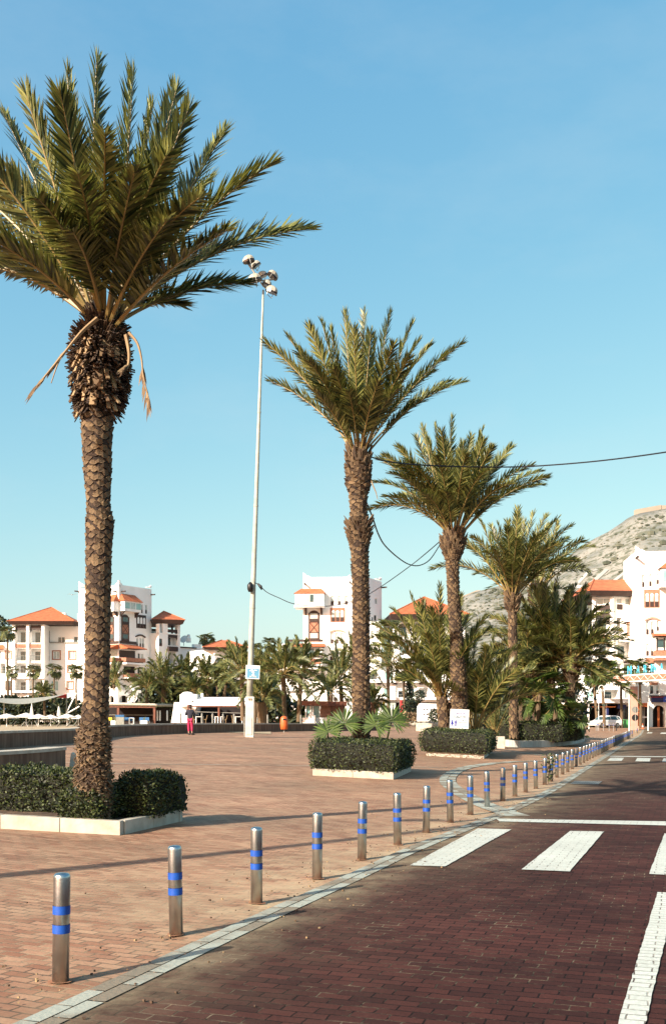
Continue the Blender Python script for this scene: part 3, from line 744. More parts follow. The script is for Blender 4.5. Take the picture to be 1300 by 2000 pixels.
# short side palms in the third planter
for bp, ft, y, L, tp, fill, lab in [((862,1362),(872,1450),Y3+1.1,5.4,[(858,1137,.3),(800,1160,.5),(765,1185,-.3),(748,1215,.4),(735,1258,-.4),(705,1283,.3),(735,1300,-.6,.8),(815,1175,-.7),(840,1190,-1),(880,1190,.7),(770,1240,-.9,.9),(790,1290,-.8,.8),(830,1230,-1,.85),(915,1200,.6),(945,1210,.8),(775,1330,-.5,.6),(820,1300,-1,.6)],4,'short leaning date palm left of the toilet sign with long yellow green fronds'),
        ((926,1425),(928,1462),Y3+1.3,4.6,[(1043,1312,-.3),(1005,1262,.4),(968,1232,-.3),(985,1330,-.6,.8),(925,1232,.5),(950,1270,-.9),(905,1262,.6),(1010,1340,.4,.8),(975,1290,-.9,.85),(935,1320,-1,.75)],5,'short date palm right of the toilet sign with low arching fronds')]:
    foot = P(ft[0], ft[1], y); foot.z = gz(foot.x, foot.y)+.2
    t = thing('date_palm', lab, 'palm tree', foot)
    trunk(t, [(ft[1]+12, ft[0], 12),((ft[1]+bp[1])/2, (ft[0]+bp[0])/2, 12),(bp[1]-2, bp[0], 11)], y, rows_d=.16, per=7, amp=1.5)
    date_crown(t, bp, y, L, tp, fill+10, .66, .052, 78, .035, br=.2, bend=.18, t0=.22, emin=.3, dr=.12)
# --- far island with the dense palms
isl = [gp(*p) for p in ((950,1454),(1000,1459.5),(1040,1460),(1085,1458.5),(1120,1454),(1141,1448),(1138,1443),(1105,1438),(1040,1438),(970,1440))]
t = thing('planter', 'curved grey stone kerb around the island of dense palms', 'planter', isl[2])
b = MB(); sp = smooth_path(isl[:7], 8)
for a, c in zip(sp, sp[1:]):
    d = c-a; n_ = V((-d.y, d.x, 0)).normalized(); b.obox(a-U3*.1+d*.02, d*.96, n_*.3, U3*(.5+R.uniform(-.01,.01)), M['greystone'])
b.build('kerb', t)
b = MB(); b.face([p+U3*.34 for p in isl], M['soil']); b.build('soil', t)
YI = isl[2].y
hedge('hedge', 'dark hedge running round the island of dense palms', [P(972,1450,YI+1.6)+U3*.05, P(1100,1448,YI+1.6), P(1136,1442,YI+8), P(985,1442,YI+8)], 1.15, .10, 9000, bulge=.04)
hedge('hedge', 'taller dark hedge at the right end of the palm island', [P(1085,1450,YI+2.2), P(1128,1447,YI+3.2), P(1138,1442,YI+9), P(1085,1442,YI+9)], 1.55, .10, 6000, bulge=.06)
def far_palm(bp, ft, y, L, tp, fill, lab, hw=7, lf=.6, lw=.07, pairs=34, cat='palm tree', group=None, scales=True, mt='leaf', bend=.18, name='date_palm', sep=True, drp=.0, emin=-.15, boot=True, r0=.05, dr=.12):
    foot = P(ft[0], ft[1], y)
    t = thing(name, lab, cat, foot, group)
    trunk(t, [(ft[1], ft[0], hw*1.1),((ft[1]*.5+bp[1]*.5), (ft[0]+bp[0])/2, hw),(bp[1]+8*hw/7, bp[0], hw*1.02)], y, scales=scales, rows_d=.22, per=7, amp=1.5, n=10)
    if boot: boots(t, [(bp[1]+30*hw/7, bp[0], hw*1.0),(bp[1]+15*hw/7, bp[0], hw*1.7),(bp[1]-2, bp[0], hw*1.2)], y, 160, hw*y/F*2.2, hw*y/F*.7, lambda u, r: .8+u, 'bark', 'leaf_base_collar')
    date_crown(t, bp, y, L, tp, fill, lf, lw, pairs, r0, separate=sep, mt=mt, br=hw*y/F*.8, bend=bend, droop=drp, emin=emin, rn=4, dr=dr)
    return t
far_palm((1000,1165),(1003,1440),YI+1.5,5.9,[(840,1105,.2,1.02),(910,1064,.4),(921,1045,-.3),(958,1024,.6),(990,1018,-.4),(1011,1003,.5),(1043,999,.7),(1068,1003,.4),(1091,1013,-.3),(1118,1025,.5),(1146,1050,.3),(1159,1065,-.3),(1130,1098,.2,.9),(940,1075,-.8),(970,1060,-1),(1010,1050,-1),(1050,1050,-1),(1090,1070,-.9),(1020,1030,1),(1070,1040,1),(935,1120,.6,.7),(1000,1100,-1,.7),(1110,1055,.9)],14,'fourth date palm with a full crown, standing on the palm island',hw=8.5,lf=.8,lw=.062,pairs=66,emin=.3)
far_palm((1048,1158),(1050,1425),YI+8,5.5,[(1040,1040,.3),(1075,1050,.5),(1100,1090,.3),(1010,1080,.4)],14,'date palm with a pale stubby crown base behind the fourth palm',hw=9,lf=.75,lw=.065,pairs=50)
far_palm((1075,1300),(1078,1440),YI+6,6.4,[(1088,1128,.2),(1060,1140,-.4),(1125,1138,.5),(1150,1170,.2),(1170,1200,-.3),(1190,1250,.3),(1020,1170,.5),(1005,1210,-.3),(985,1260,.5),(1110,1160,-.8),(1070,1190,-1),(1130,1210,-1),(1030,1230,-1),(1170,1240,.7),(1150,1280,-.7,.9),(1010,1290,-.6,.8),(950,1235,.6)],46,'dense dark date palm filling the middle of the palm island',hw=8,lf=.8,lw=.07,pairs=60,emin=-.25)
far_palm((1115,1295),(1111,1432),YI+4.5,5.2,[(1190,1268,.2),(1192,1310,.3,1.0),(1175,1215,.5),(1160,1330,-.2,.9),(1140,1180,.3),(1180,1240,-.5)],30,'date palm with an orange brown crown base at the right of the palm island',hw=9.5,lf=.78,lw=.07,pairs=54,emin=-.3,drp=.15)
far_palm((1030,1330),(1028,1440),YI+6,4.6,[(965,1260,.2),(985,1230,.4),(1010,1215,-.3),(1050,1210,.3),(960,1300,-.4)],26,'low date palm with long shadowy fronds at the left of the palm island',hw=7,lf=.75,lw=.065,pairs=54,emin=-.1)
for px, pyb, pyt, r_, cnt, lab in [(1052,1440,1356,1.15,14,'fan palm with broad bright green fans in the middle of the palm island'),(1118,1440,1402,.8,12,'small bright fan palm over the hedge at the right end of the palm island'),(1085,1440,1380,1.0,9,'shaded fan palm behind the dark hedge of the palm island')]:
    fan_palm((px, px), pyb, pyt, YI+2.4+(1.0 if px == 1118 else 0), lab, None, r=r_, count=cnt, L=r_*1.15, hw=5, skirt=0, blades=20, name='fan_palm')
# old trunks and stubs between them
for px, h0, hw in ((1018,1345,5),(1060,1395,5),(1093,1385,5.5)):
    foot = P(px, 1440, YI+4.5); t = thing('palm_stump', {1018:'bare palm stump next to the fourth palm trunk',1060:'bare palm stump in the deep shade of the palm island',1093:'bare palm stump behind the right half of the island hedge'}[px], 'palm stump', foot)
    trunk(t, [(1440,px,hw*1.2),(h0,px+1,hw)], YI+4.5, rows_d=.25, per=6, amp=2, n=10)
# white block planter with a bushy palm at its foot
wb = gp(974,1462)
t = thing('block_planter', 'square white stone planter block between the third planter and the palm island', 'planter', wb)
b = MB(); b.box(wb+V((0,.35,-.1)), .78, .75, .78, M['palestone'], rad(-10)); b.build('block', t, bevel=.02)
b = MB(); b.box(wb+V((0,.35,.68)), .66, .63, .015, M['soil'], rad(-10)); b.build('soil', t)
t = thing('young_palm', 'yellowish young palm growing from the white stone block', 'palm tree', wb+V((-.2,.35,.68)))
B0 = wb+V((-.2,.35,.68)); b = MB()
for i in range(22):
    az = i*2.4; e = rad(R.uniform(45, 86)); L_ = R.uniform(1.2, 2.4); d = V((math.cos(az)*math.cos(e), math.sin(az)*math.cos(e), math.sin(e)))
    frond(b, B0, B0+d*L_*.5+U3*.15, B0+d*L_, V((B0.x,B0.y,0)), 20, .35, .04, .025, .3, 'leaf2', rn=4)
b.build('crown', t)
# weed between two bollards
wp = gp(1070,1531)
b = MB(); 
for i in range(160):
    z = R.uniform(.05, .78); a = R.uniform(0, 6.3); r_ = R.uniform(.03, .2)*(.5+z*(1.1-z)*1.6)
    p = wp+V((r_*math.cos(a)+(.06*z), r_*math.sin(a), z)); d = V((R.uniform(-1,1), R.uniform(-1,1), R.uniform(-.3,1))).normalized(); s = d.orthogonal().normalized(); l = .085
    b.raw([p, p+d*l*.5+s*l*.3, p+d*l, p+d*l*.5-s*l*.3], [(0,1,2,3)], M['hedge'])
b.tube([wp, wp+V((.05,0,.75))], .012, 5, M['bark'])
tag(b.build('weed', origin=wp), 'leafy green weed growing up against a bollard', 'plant')
# ------------------------------------------------------------------ lettering
def text_mesh(s, size, mt, o, ex, ez, ny, parent, name='lettering', depth=.004, align='CENTER', bold=0.0, wid=None):
    """flat text standing on a plane: o = anchor, ex = reading direction, ez = up, ny = out of the plane"""
    c = bpy.data.curves.new('t', 'FONT'); c.body = s; c.size = size; c.align_x = align; c.extrude = depth; c.offset = bold
    t = bpy.data.objects.new('t', c); COL.objects.link(t)
    bpy.context.view_layer.update()
    me = bpy.data.meshes.new_from_object(t.evaluated_get(bpy.context.evaluated_depsgraph_get()))
    bpy.data.objects.remove(t); bpy.data.curves.remove(c)
    off = V((0,0,0)); q = parent
    while q is not None: off += q.location; q = q.parent
    k = 1.0
    if wid and len(me.vertices):
        xs = [v.co.x for v in me.vertices]; k = wid/(max(xs)-min(xs))
    for v in me.vertices: v.co = V(o)+ex*(v.co.x*k)+ez*v.co.y+ny*(v.co.z+.004)-off
    me.materials.clear(); me.materials.append(mt)
    for p in me.polygons: p.material_index = 0
    ob = bpy.data.objects.new(name, me); COL.objects.link(ob); ob.parent = parent
    return ob

# ------------------------------------------------------------------ floodlight mast
pf = gp(487,1440); YP = pf.y; kP = YP/F
mast = thing('floodlight_mast', 'tall slender floodlight mast with a cluster of floodlights on top', 'light mast', pf)
top = P(514,566,YP)
b = MB(); base = pf+U3*2.35; n = 14
pts = [base.lerp(top, i/n) for i in range(n+1)]
b.tube(pts, [.185-.125*i/n for i in range(n+1)], 16, M['pole']); b.build('pole', mast, smooth=True)
for z in (.22, .47, .70): b = MB(); q = base.lerp(top, z); b.lathe(q, [(.20-.125*z, -.05), (.20-.125*z, .05)], 16, M['pole']); b.build('joint_ring', mast)
b = MB(); b.obox(pf+V((-.24,-.24,-.1)), V((.5,0,0)), V((0,.5,0)), V((.03,0,2.5)), M['concrete']); b.build('base_block', mast, bevel=.02)
b = MB(); b.box(pf+V((-.01,-.265,.15)), .36, .03, 1.0, M['concrete']); b.box(pf+V((0,-.265,2.18)), .06, .03, .12, M['slat']); b.box(pf+V((.12,-.265,2.18)), .06, .03, .12, M['slat']); b.build('access_door', mast, bevel=.008)
b = MB(); b.box(pf+V((-.31,0,0)), .05, .1, 1.2, M['metal']); b.build('cable_conduit', mast)
# loudspeaker on the mast
sp = P(490,1147,YP)
o = MB(); o.tube([sp+V((-.02,-.20,-.27)), sp+V((-.03,-.27,-.12)), sp+V((-.03,-.30,.08)), sp+V((0,-.22,.22))], [.13,.17,.17,.10], 12, M['black']); o.tube([sp+V((.05,-.1,.1)), sp+V((.05,.05,.1))], .2, 10, M['black'])
tag(o.build('loudspeaker', smooth=True), 'black loudspeaker strapped to the middle of the mast', 'loudspeaker')
# floodlights: hooded half bowls on a slanting crossbar
b = MB(); hub = top+U3*.05
b.tube([P(480,508,YP), P(514,558,YP), P(540,577,YP)], .055, 8, M['metal']); b.tube([P(505,548,YP-.5), P(540,545,YP+.4)], .045, 8, M['metal'])
b.build('crossbar', mast)
def floodlight(px, py, w, tilt, yaw, dy):
    b = MB(); g = MB(); c = P(px, py, YP+dy); n = 10
    ex = V((math.cos(yaw)*math.cos(tilt), math.sin(yaw), -math.sin(tilt))); ey = V((-math.sin(yaw), math.cos(yaw), 0)); ez = ex.cross(ey).normalized()
    # bowl: half dome closed by a dark glass underneath
    vs = []; fs = []
    for j in range(5):
        t = j/4*math.pi/2
        for k in range(n):
            a = 2*math.pi*k/n; r_ = math.cos(t)
            vs.append(c+ex*(w*r_*math.cos(a)*(1.0 if math.cos(a) > 0 else .75))+ey*(w*.72*r_*math.sin(a))+ez*(w*.75*math.sin(t)))
    fs = [(j*n+k, j*n+(k+1) % n, (j+1)*n+(k+1) % n, (j+1)*n+k) for j in range(4) for k in range(n)]
    b.raw(vs, fs, M['lampbody'])
    g.raw([v*1-ez*.012 for v in vs[:n]]+[v-ez*.10 for v in vs[:n]], [tuple(range(n, 2*n))]+[(k,(k+1)%n,n+(k+1)%n,n+k) for k in range(n)], M['lampglass'])
    g.face([c+(v-c)*.97-ez*.005 for v in vs[:n]], M['lampglass'])
    b.tube([c-ey*w*.75, c-ey*w*.78-ez*w*.7, c+ey*w*.78-ez*w*.7, c+ey*w*.75], .02, 5, M['metal'])
    q = b.build('floodlight', mast); g.build('lamp_glass', q)
floodlight(487,508,.42,rad(16),rad(185),-.2); floodlight(499,518,.36,rad(-40),rad(15),.5)
floodlight(499,545,.46,rad(12),rad(185),-.55); floodlight(512,538,.36,rad(-30),rad(20),.5)
floodlight(531,537,.40,rad(35),rad(10),.2); floodlight(529,568,.44,rad(22),rad(-20),-.5); floodlight(520,554,.34,rad(25),rad(-15),0)
# ENTREE 2 sign clamped round the mast
sc = P(493.5,1313,YP-.25); w, h = 27*kP, 26.5*kP
t = thing('entry_sign', 'white and blue sign with a large 2 fixed to the mast', 'sign', sc)
yaw = rad(9); ex = V((math.cos(yaw), math.sin(yaw), -.04)).normalized(); ny = V((math.sin(yaw), -math.cos(yaw), 0)); ez = (U3-ex*ex.z).normalized()
b = MB(); b.obox(sc-ex*w/2-ez*h/2, ex*w, -ny*.05, ez*h, M['whitepaint']); b.build('board', t, bevel=.006)
b = MB(); b.obox(sc-ex*w*.40-ez*h*.44+ny*.004, ex*w*.86, -ny*.003, ez*h*.70, M['signblue']); b.build('blue_panel', t)
A = sc+ny*.008+ex*w*.03
text_mesh('2', h*.44, M['whitepaint'], A-ez*h*.24, ex, ez, ny, t, bold=.012)
text_mesh('ENTREE', h*.15, M['whitepaint'], A-ez*h*.38, ex, ez, ny, t, wid=w*.5)
text_mesh('\ufede\ufea7\ufeaa\ufee3', h*.2, M['whitepaint'], A+ez*h*.11, ex, ez, ny, t, wid=w*.55, bold=.004)
b = MB(); b.obox(sc-ex*w*.1+ez*h*.36+ny*.004, ex*w*.2, -ny*.003, ez*h*.05, M['signblue']); b.build('emblem', t)
# ------------------------------------------------------------------ toilet sign
sc = P(897,1404.5,Y3-1.45); kS = (Y3-1.45)/F; w, h = 37*kS, 37.5*kS
t = thing('toilet_sign', 'white toilet sign on a slim post above the low hedge', 'sign', on(sc.x, sc.y))
yaw = rad(6); ex = V((math.cos(yaw), math.sin(yaw), -.045)).normalized(); ny = V((math.sin(yaw), -math.cos(yaw), 0)); ez = (U3-ex*ex.z).normalized()
b = MB(); b.obox(sc-ex*w/2-ez*h/2, ex*w, -ny*.05, ez*h, M['whitepaint']); b.build('board', t, bevel=.005)
b = MB(); b.tube([on(sc.x+w*.38, sc.y+.1), V((sc.x+w*.38, sc.y+.1, sc.z+h*.4))], .035, 8, M['metal']); b.tube([on(sc.x-w*.38, sc.y+.1), V((sc.x-w*.38, sc.y+.1, sc.z+h*.4))], .035, 8, M['metal']); b.build('post', t)
A = sc+ny*.004
text_mesh('\ufebd\ufe8e\ufea3\ufeae\ufee3', h*.20, M['inkblue'], A+ez*h*.26, ex, ez, ny, t, wid=w*.56)
text_mesh('TOILETTES', h*.15, M['inkgrey'], A+ez*h*.07, ex, ez, ny, t, wid=w*.70, bold=.003)
b = MB(); b.obox(A-ex*w*.36+ez*h*.035, ex*w*.72, -ny*.003, ez*h*.018, M['inkgrey']); b.build('underline', t)
text_mesh('\ufe80\ufe8e\ufeb4\ufee8\ufedf\ufe8d\ufeed \ufede\ufe8e\ufe9f\ufeae\ufedf', h*.09, M['inkgrey'], A+ex*w*.22-ez*h*.08, ex, ez, ny, t, wid=w*.42)
text_mesh('Hommes & Femmes', h*.07, M['inkgrey'], A+ex*w*.19-ez*h*.19, ex, ez, ny, t, wid=w*.5)
text_mesh('Men and Women', h*.07, M['inkgrey'], A+ex*w*.19-ez*h*.27, ex, ez, ny, t, wid=w*.5)
b = MB(); b.obox(A-ex*w*.06-ez*h*.39, ex*w*.52, -ny*.003, ez*h*.055, M['signblue']); b.build('blue_bar', t)
b = MB()
for cx, fem in ((-.39, 1), (-.20, 0)):
    o = A+ex*w*cx-ez*h*.38
    b.prism([o+ez*h*.27+ex*w*.035*math.cos(a)+ez*h*.035*math.sin(a)+ez*h*.02 for a in [k*math.pi/4 for k in range(8)]], ny*.004, M['inkblue'])
    pr = [(-.02,0),(.02,0),(.025,.09),(.075,.09),(.035,.25),(-.035,.25),(-.075,.09),(-.025,.09)] if fem else [(-.035,0),(.035,0),(.035,.12),(.06,.25),(-.06,.25),(-.035,.12)]
    b.prism([o+ex*w*x+ez*h*z for x, z in pr], ny*.004, M['inkblue'])
b.obox(A-ex*w*.30-ez*h*.39, ex*w*.012, -ny*.003, ez*h*.33, M['inkblue']); b.build('pictogram', t)

# ------------------------------------------------------------------ low walls of the promenade
def low_wall(name, label, path, h, th, mt, cap=.09, over=.03, back=1):
    t = thing(name, label, 'low wall', path[len(path)//2])
    b, c = MB(), MB()
    ns = []
    for i in range(len(path)):
        d = path[min(i+1, len(path)-1)]-path[max(i-1, 0)]; d.z = 0; d.normalize(); ns.append(V((-d.y, d.x, 0))*back)
    def sweep(m, o0, o1, z0, z1, mm):
        vs = []
        for p, n_ in zip(path, ns): vs += [p+n_*o0+U3*z0, p+n_*o1+U3*z0, p+n_*o1+U3*z1, p+n_*o0+U3*z1]
        k = len(path)
        m.raw(vs, [(i*4+j, i*4+(j+1) % 4, (i+1)*4+(j+1) % 4, (i+1)*4+j) for i in range(k-1) for j in range(4)]+[(0,1,2,3), ((k-1)*4+3,(k-1)*4+2,(k-1)*4+1,(k-1)*4)], mm)
    sweep(b, 0, th, -.15, h-cap, mt); sweep(c, -over, th+over, h-cap, h, M['palestone'])
    b.build('wall_body', t); c.build('coping', t)
    return t
wp_ = [gp(px, py) for px, py in ((-420,1495),(-250,1480),(-120,1470),(0,1462),(75,1456.5),(150,1450.5),(213,1440.5),(300,1435),(372,1432.5),(430,1431),(480,1430.3),(560,1429),(640,1428),(700,1427.5),(760,1427))]
low_wall('promenade_wall', 'long curving streaked stone wall between the plaza and the beach', smooth_path(wp_, 5), .62, .45, M['streak'])
wb_ = [gp(px, py) for px, py in ((-330,1548),(-180,1536),(-60,1524),(40,1514),(95,1507.5),(128,1502))]
low_wall('bench_wall', 'short curved stone bench wall behind the nearest planter', smooth_path(wb_, 6), .58, .5, M['streak'], cap=.08)
b = MB(); e = wb_[-1]; 
b.prism([e+V((.08,.1,.0)), e+V((.75,.2,.0)), e+V((.62,.7,.0)), e+V((.1,.7,.0))], U3*.05, M['palestone']); b.prism([e+V((.06,.15,.05)), e+V((.55,.25,.05)), e+V((.08,.25,.42))], V((0,.3,0)), M['palestone'])
tag(b.build('stone_buttress'), 'pale stone wedge at the end of the short curved bench wall', 'stone block')
for k, (pts, h, lab) in enumerate([(((812,1428),(850,1430),(890,1428),(940,1425)), .75, 'pale curved wall seen beside the leaning short palm'),(((790,1417),(830,1418.5),(870,1418),(960,1416)), .62, 'longer pale wall farther back behind the toilet sign')]):
    low_wall('round_wall', lab, smooth_path([gp(*p) for p in pts], 6), h, .4, M['palestone'])
# ------------------------------------------------------------------ litter bin on the wall
bp_ = gp(555,1431); kB = bp_.y/F
t = thing('litter_bin', 'orange hooded litter bin in front of the long wall', 'bin', bp_+V((0,-.4,0)))
c0 = bp_+V((0,-.40,0)); b = MB(); zb = (1431-1423.5)*kB*.8
b.lathe(c0, [(.21,zb),(.25,zb+.03),(.275,zb+.35),(.265,zb+.7),(.235,zb+.84),(.15,zb+.93),(.02,zb+.97)], 20, M['orange']); b.build('bin_body', t, smooth=True)
b = MB(); b.box(c0+V((.05,-.245,zb+.66)), .22, .06, .11, M['black'], rad(8)); b.build('opening', t)
b = MB(); b.tube([c0+V((0,.12,-.05)), c0+V((0,.12,zb+.3))], .05, 8, M['metal']); b.build('post', t)
# ------------------------------------------------------------------ person by the wall, in dark jacket and pink leggings
fp = gp(371,1435.5); kp = fp.y/F; H = 58.5*kp
t = thing('person', 'person in a dark jacket and bright pink leggings walking beside the long wall', 'person', fp)
def skinmesh(name, verts, edges, rr, mt, parent, sub=2):
    me = bpy.data.meshes.new(name); me.from_pydata([V(v)*H for v in verts], edges, []); me.materials.append(mt)
    o = bpy.data.objects.new(name, me); COL.objects.link(o); o.parent = parent
    s = o.modifiers.new('skin', 'SKIN'); s.use_smooth_shade = True
    for i, d in enumerate(me.skin_vertices[0].data): d.radius = (rr[i][0]*H, rr[i][1]*H) if isinstance(rr[i], tuple) else (rr[i]*H, rr[i]*H); d.use_root = (i == 0)
    u = o.modifiers.new('sub', 'SUBSURF'); u.levels = u.render_levels = sub
    return o
# joints (x right, y away, z up) in body heights; facing away and a little to the right, left elbow bent, weight on the right leg
J = dict(pel=(0,0,.52), wai=(0,.005,.61), che=(.0,.01,.72), nk=(.005,.015,.83), hb=(.012,.02,.875), hd=(.016,.03,.935),
 hl=(-.048,0,.50), kl=(-.052,.015,.285), al=(-.038,-.015,.055), tl=(-.03,.055,.018), hr=(.05,0,.50), kr=(.06,.03,.285), ar=(.066,.0,.055), tr=(.105,.05,.018),
 sl=(-.10,.01,.795), el=(-.155,-.01,.655), wl=(-.085,.10,.70), sr=(.105,.02,.795), er=(.135,.02,.645), wr=(.085,.11,.71))
def idx(keys): return [J[k] for k in keys]
ks = ['pel','wai','che','nk','hb','hd','hl','kl','al','tl','hr','kr','ar','tr','sl','el','wl','sr','er','wr']
ed = [(0,1),(1,2),(2,3),(3,4),(4,5),(0,6),(6,7),(7,8),(8,9),(0,10),(10,11),(11,12),(12,13),(2,14),(14,15),(15,16),(2,17),(17,18),(18,19)]
verts = idx(ks); rr = [(.075,.055),.06,(.08,.055),.03,.045,(.045,.05),.052,.036,.022,.016,.052,.036,.022,.016,.036,.024,.017,.036,.024,.017]
for s, k in ((-1, 16), (1, 19)):                       # five fingers closing round a phone
    w_ = V(verts[k]); 
    for f in range(5):
        a = len(verts); o = V((-.010+.006*f, .0, .0)) if f < 4 else V((.016*-s, .004, 0))
        verts += [tuple(w_+V((-s*.008, .018, .016))+o*.8), tuple(w_+V((-s*.018, .030, .034-.003*abs(f-1.5)))+o)]
        rr += [.0055, .0045]; ed += [(k, a), (a, a+1)]
body = skinmesh('body', verts, ed, rr, M['skin'], t)
skinmesh('leggings', idx(['pel','hl','kl'])+[(-.04,-.008,.10)]+idx(['hr','kr'])+[(.064,.006,.10)], [(0,1),(1,2),(2,3),(0,4),(4,5),(5,6)], [(.08,.062),.062,.046,.029,.062,.046,.029], M['legging'], t)
skinmesh('jacket', [(0,0,.485)]+idx(['wai','che'])+[(.004,.014,.815)]+idx(['sl','el'])+[(-.098,.085,.695)]+idx(['sr','er'])+[(.093,.095,.70)], [(0,1),(1,2),(2,3),(2,4),(4,5),(5,6),(2,7),(7,8),(8,9)], [(.092,.075),(.088,.068),(.095,.07),.045,.052,.038,.027,.052,.038,.027], M['jacket'], t)
skinmesh('hair', [(.014,.012,.945),(.014,.0,.975),(.006,-.018,.91),(.004,-.012,.865)], [(0,1),(0,2),(2,3)], [(.052,.05),.036,(.046,.034),.03], M['hair'], t)
b = MB()
for k in ('tl', 'tr'):
    a, q = V(J[k.replace('t', 'a')])*H+fp, V(J[k])*H+fp
    d = (q-a); d.z = 0; d.normalize(); p = V((a.x, a.y, gz(a.x, a.y)))-d*.05
    s = V((-d.y, d.x, 0)); 
    b.raw([p+s*.045, p-s*.045, p+d*.27-s*.05, p+d*.27+s*.05, p+s*.04+U3*.10, p-s*.04+U3*.10, p+d*.2-s*.042+U3*.06, p+d*.2+s*.042+U3*.06, p+d*.28-s*.03+U3*.035, p+d*.28+s*.03+U3*.035],
          [(3,2,1,0),(4,5,6,7),(0,1,5,4),(1,2,6,5),(3,0,4,7),(7,6,8,9),(2,3,9,8),(2,8,6),(3,7,9)], M['black'])
b.build('shoes', t, bevel=.012)
b = MB(); hp = V(J['hd'])*H+fp
for s in (-1, 1):
    b.ball(hp+V((.018*s+.02, .052*H, .004)), .008, .005, .006, M['black'], 6, 4); b.ball(hp+V((s*.052*H, .0, -.004)), .012, .02, .03, M['skin'], 8, 6)
b.ball(hp+V((.02,.058*H,-.025)), .014, .02, .02, M['skin'], 8, 6); b.ball(hp+V((.02,.052*H,-.06)), .022, .006, .006, M['legging'], 8, 4)
b.build('face', t)
b = MB(); b.box(V((0,.135,.735))*H+fp, .08, .012, .15, M['black'], .1); tag(b.build('phone'), 'dark phone held up by the person in pink leggings', 'phone')
# ------------------------------------------------------------------ beach: parasols, loungers, sail, bars
ORDL = ['leftmost', 'second from the left', 'third from the left', 'fourth from the left', 'fifth from the left', 'sixth from the left', 'rightmost']
def parasol(px, pyb, pyt, wpx, y, lab, grp, closed=False, loc=None):
    f = P(px, pyb, y); h = P(px, pyt, y).z-f.z; w = wpx*y/F
    t = thing('parasol', lab, 'parasol', f, grp)
    b = MB(); b.tube([f-U3*.2, f+U3*(h*.98)], .045, 7, M['whitepaint']); b.build('pole', t)
    b = MB()
    if closed: b.lathe(f+U3*h*.15, [(w/2,0),(w*.42,h*.2),(w*.2,h*.6),(.02,h*.87)], 9, M['cloth'])
    else:
        n = 8; r_ = w/2; vs = [f+U3*h]
        for k in range(n): a = 2*math.pi*(k+.5)/n; vs.append(f+V((r_*math.cos(a), r_*math.sin(a), h*.78)))
        for k in range(n): vs.append(vs[k+1]-U3*.16)
        b.raw(vs, [(0, k+1, (k+1) % n+1) for k in range(n)]+[(k+1, n+k+1, n+(k+1) % n+1, (k+1) % n+1) for k in range(n)], M['cloth'])
    b.build('canopy', t)
for k, (px, py) in enumerate([(13,1394),(51,1392.3),(75,1394.6),(99,1396),(131,1394),(153,1396)]):
    parasol(px, 1425.5+(k % 2)*-1, py, [48,44,40,36,38,26][k], 150+(k % 2)*3, 'open white beach parasol, %s in the row of six' % (ORDL[k] if k < 5 else 'rightmost'), 'open white parasols on the beach')
for px, pt, lab in ((62,1374,'folded white parasol behind the row of open parasols, under the shade sail'),(115,1376,'folded white parasol behind the row of open parasols, right of the shade sail')): parasol(px, 1402, pt, 8, 168, lab, None, True)
def lounger(px, py, y, flip, lab, grp):
    f = P(px, py, y); t = thing('sun_lounger', lab, 'sun lounger', f, grp); s = -1 if flip else 1
    b = MB()
    for x in (-.75, .1, .75):
        for yy in (-.28, .28): b.tube([f+V((x*s,yy,-.1)), f+V((x*s+.06,yy,.3))], .035, 5, M['wood'])
    b.obox(f+V((-.95*s,-.32,.28)), V((1.9*s,0,0)), V((0,.64,0)), U3*.06, M['wood']); b.build('frame', t)
    b = MB(); b.obox(f+V((-.95*s,-.3,.34)), V((1.25*s,0,0)), V((0,.6,0)), U3*.05, M['greyfab']); b.obox(f+V((.30*s,-.3,.36)), V((.55*s,0,.72)), V((0,.6,0)), V((-.05*s,0,.04)), M['greyfab']); b.build('sling', t)
LP = [(4,1424,150,1),(21,1423.5,151,0),(38,1424.5,149,0),(47,1422,153,0),(67,1422.5,152,0),(79,1423,151.5,1),(90,1424.5,149,0),(107,1425,148,0),(127,1424.5,149,0),(141,1422,153,0),(150,1421.5,154,0)]
for k, (px, py, y, fl) in enumerate(LP): lounger(px, py, y, fl, 'grey beach lounger with raised back, %s in the row beneath the parasols' % (ORDL[0] if k == 0 else ('rightmost' if k == len(LP)-1 else ORD[k]+' from the left')), 'grey loungers on the beach')
for k, px in enumerate((54,74)):
    f = P(px, 1423, 150); b = MB(); b.box(f, .45, .45, .05, M['whitepaint']); b.lathe(f, [(.06,.05),(.06,.45),(.28,.46),(.28,.5)], 10, M['whitepaint'])
    tag(b.build('side_table', origin=f), 'small white table between the grey loungers, %s of two' % ('left' if k == 0 else 'right'), 'side table')
f = P(62, 1429, 95); b = MB(); b.tube([f-U3*.3, P(62,1411,95)], .03, 6, M['metal']); b.ball(P(62,1411,95), .05, .05, .04, M['metal'], 8, 4); tag(b.build('beach_shower_post'), 'thin grey post standing in the sand near the long wall', 'post')
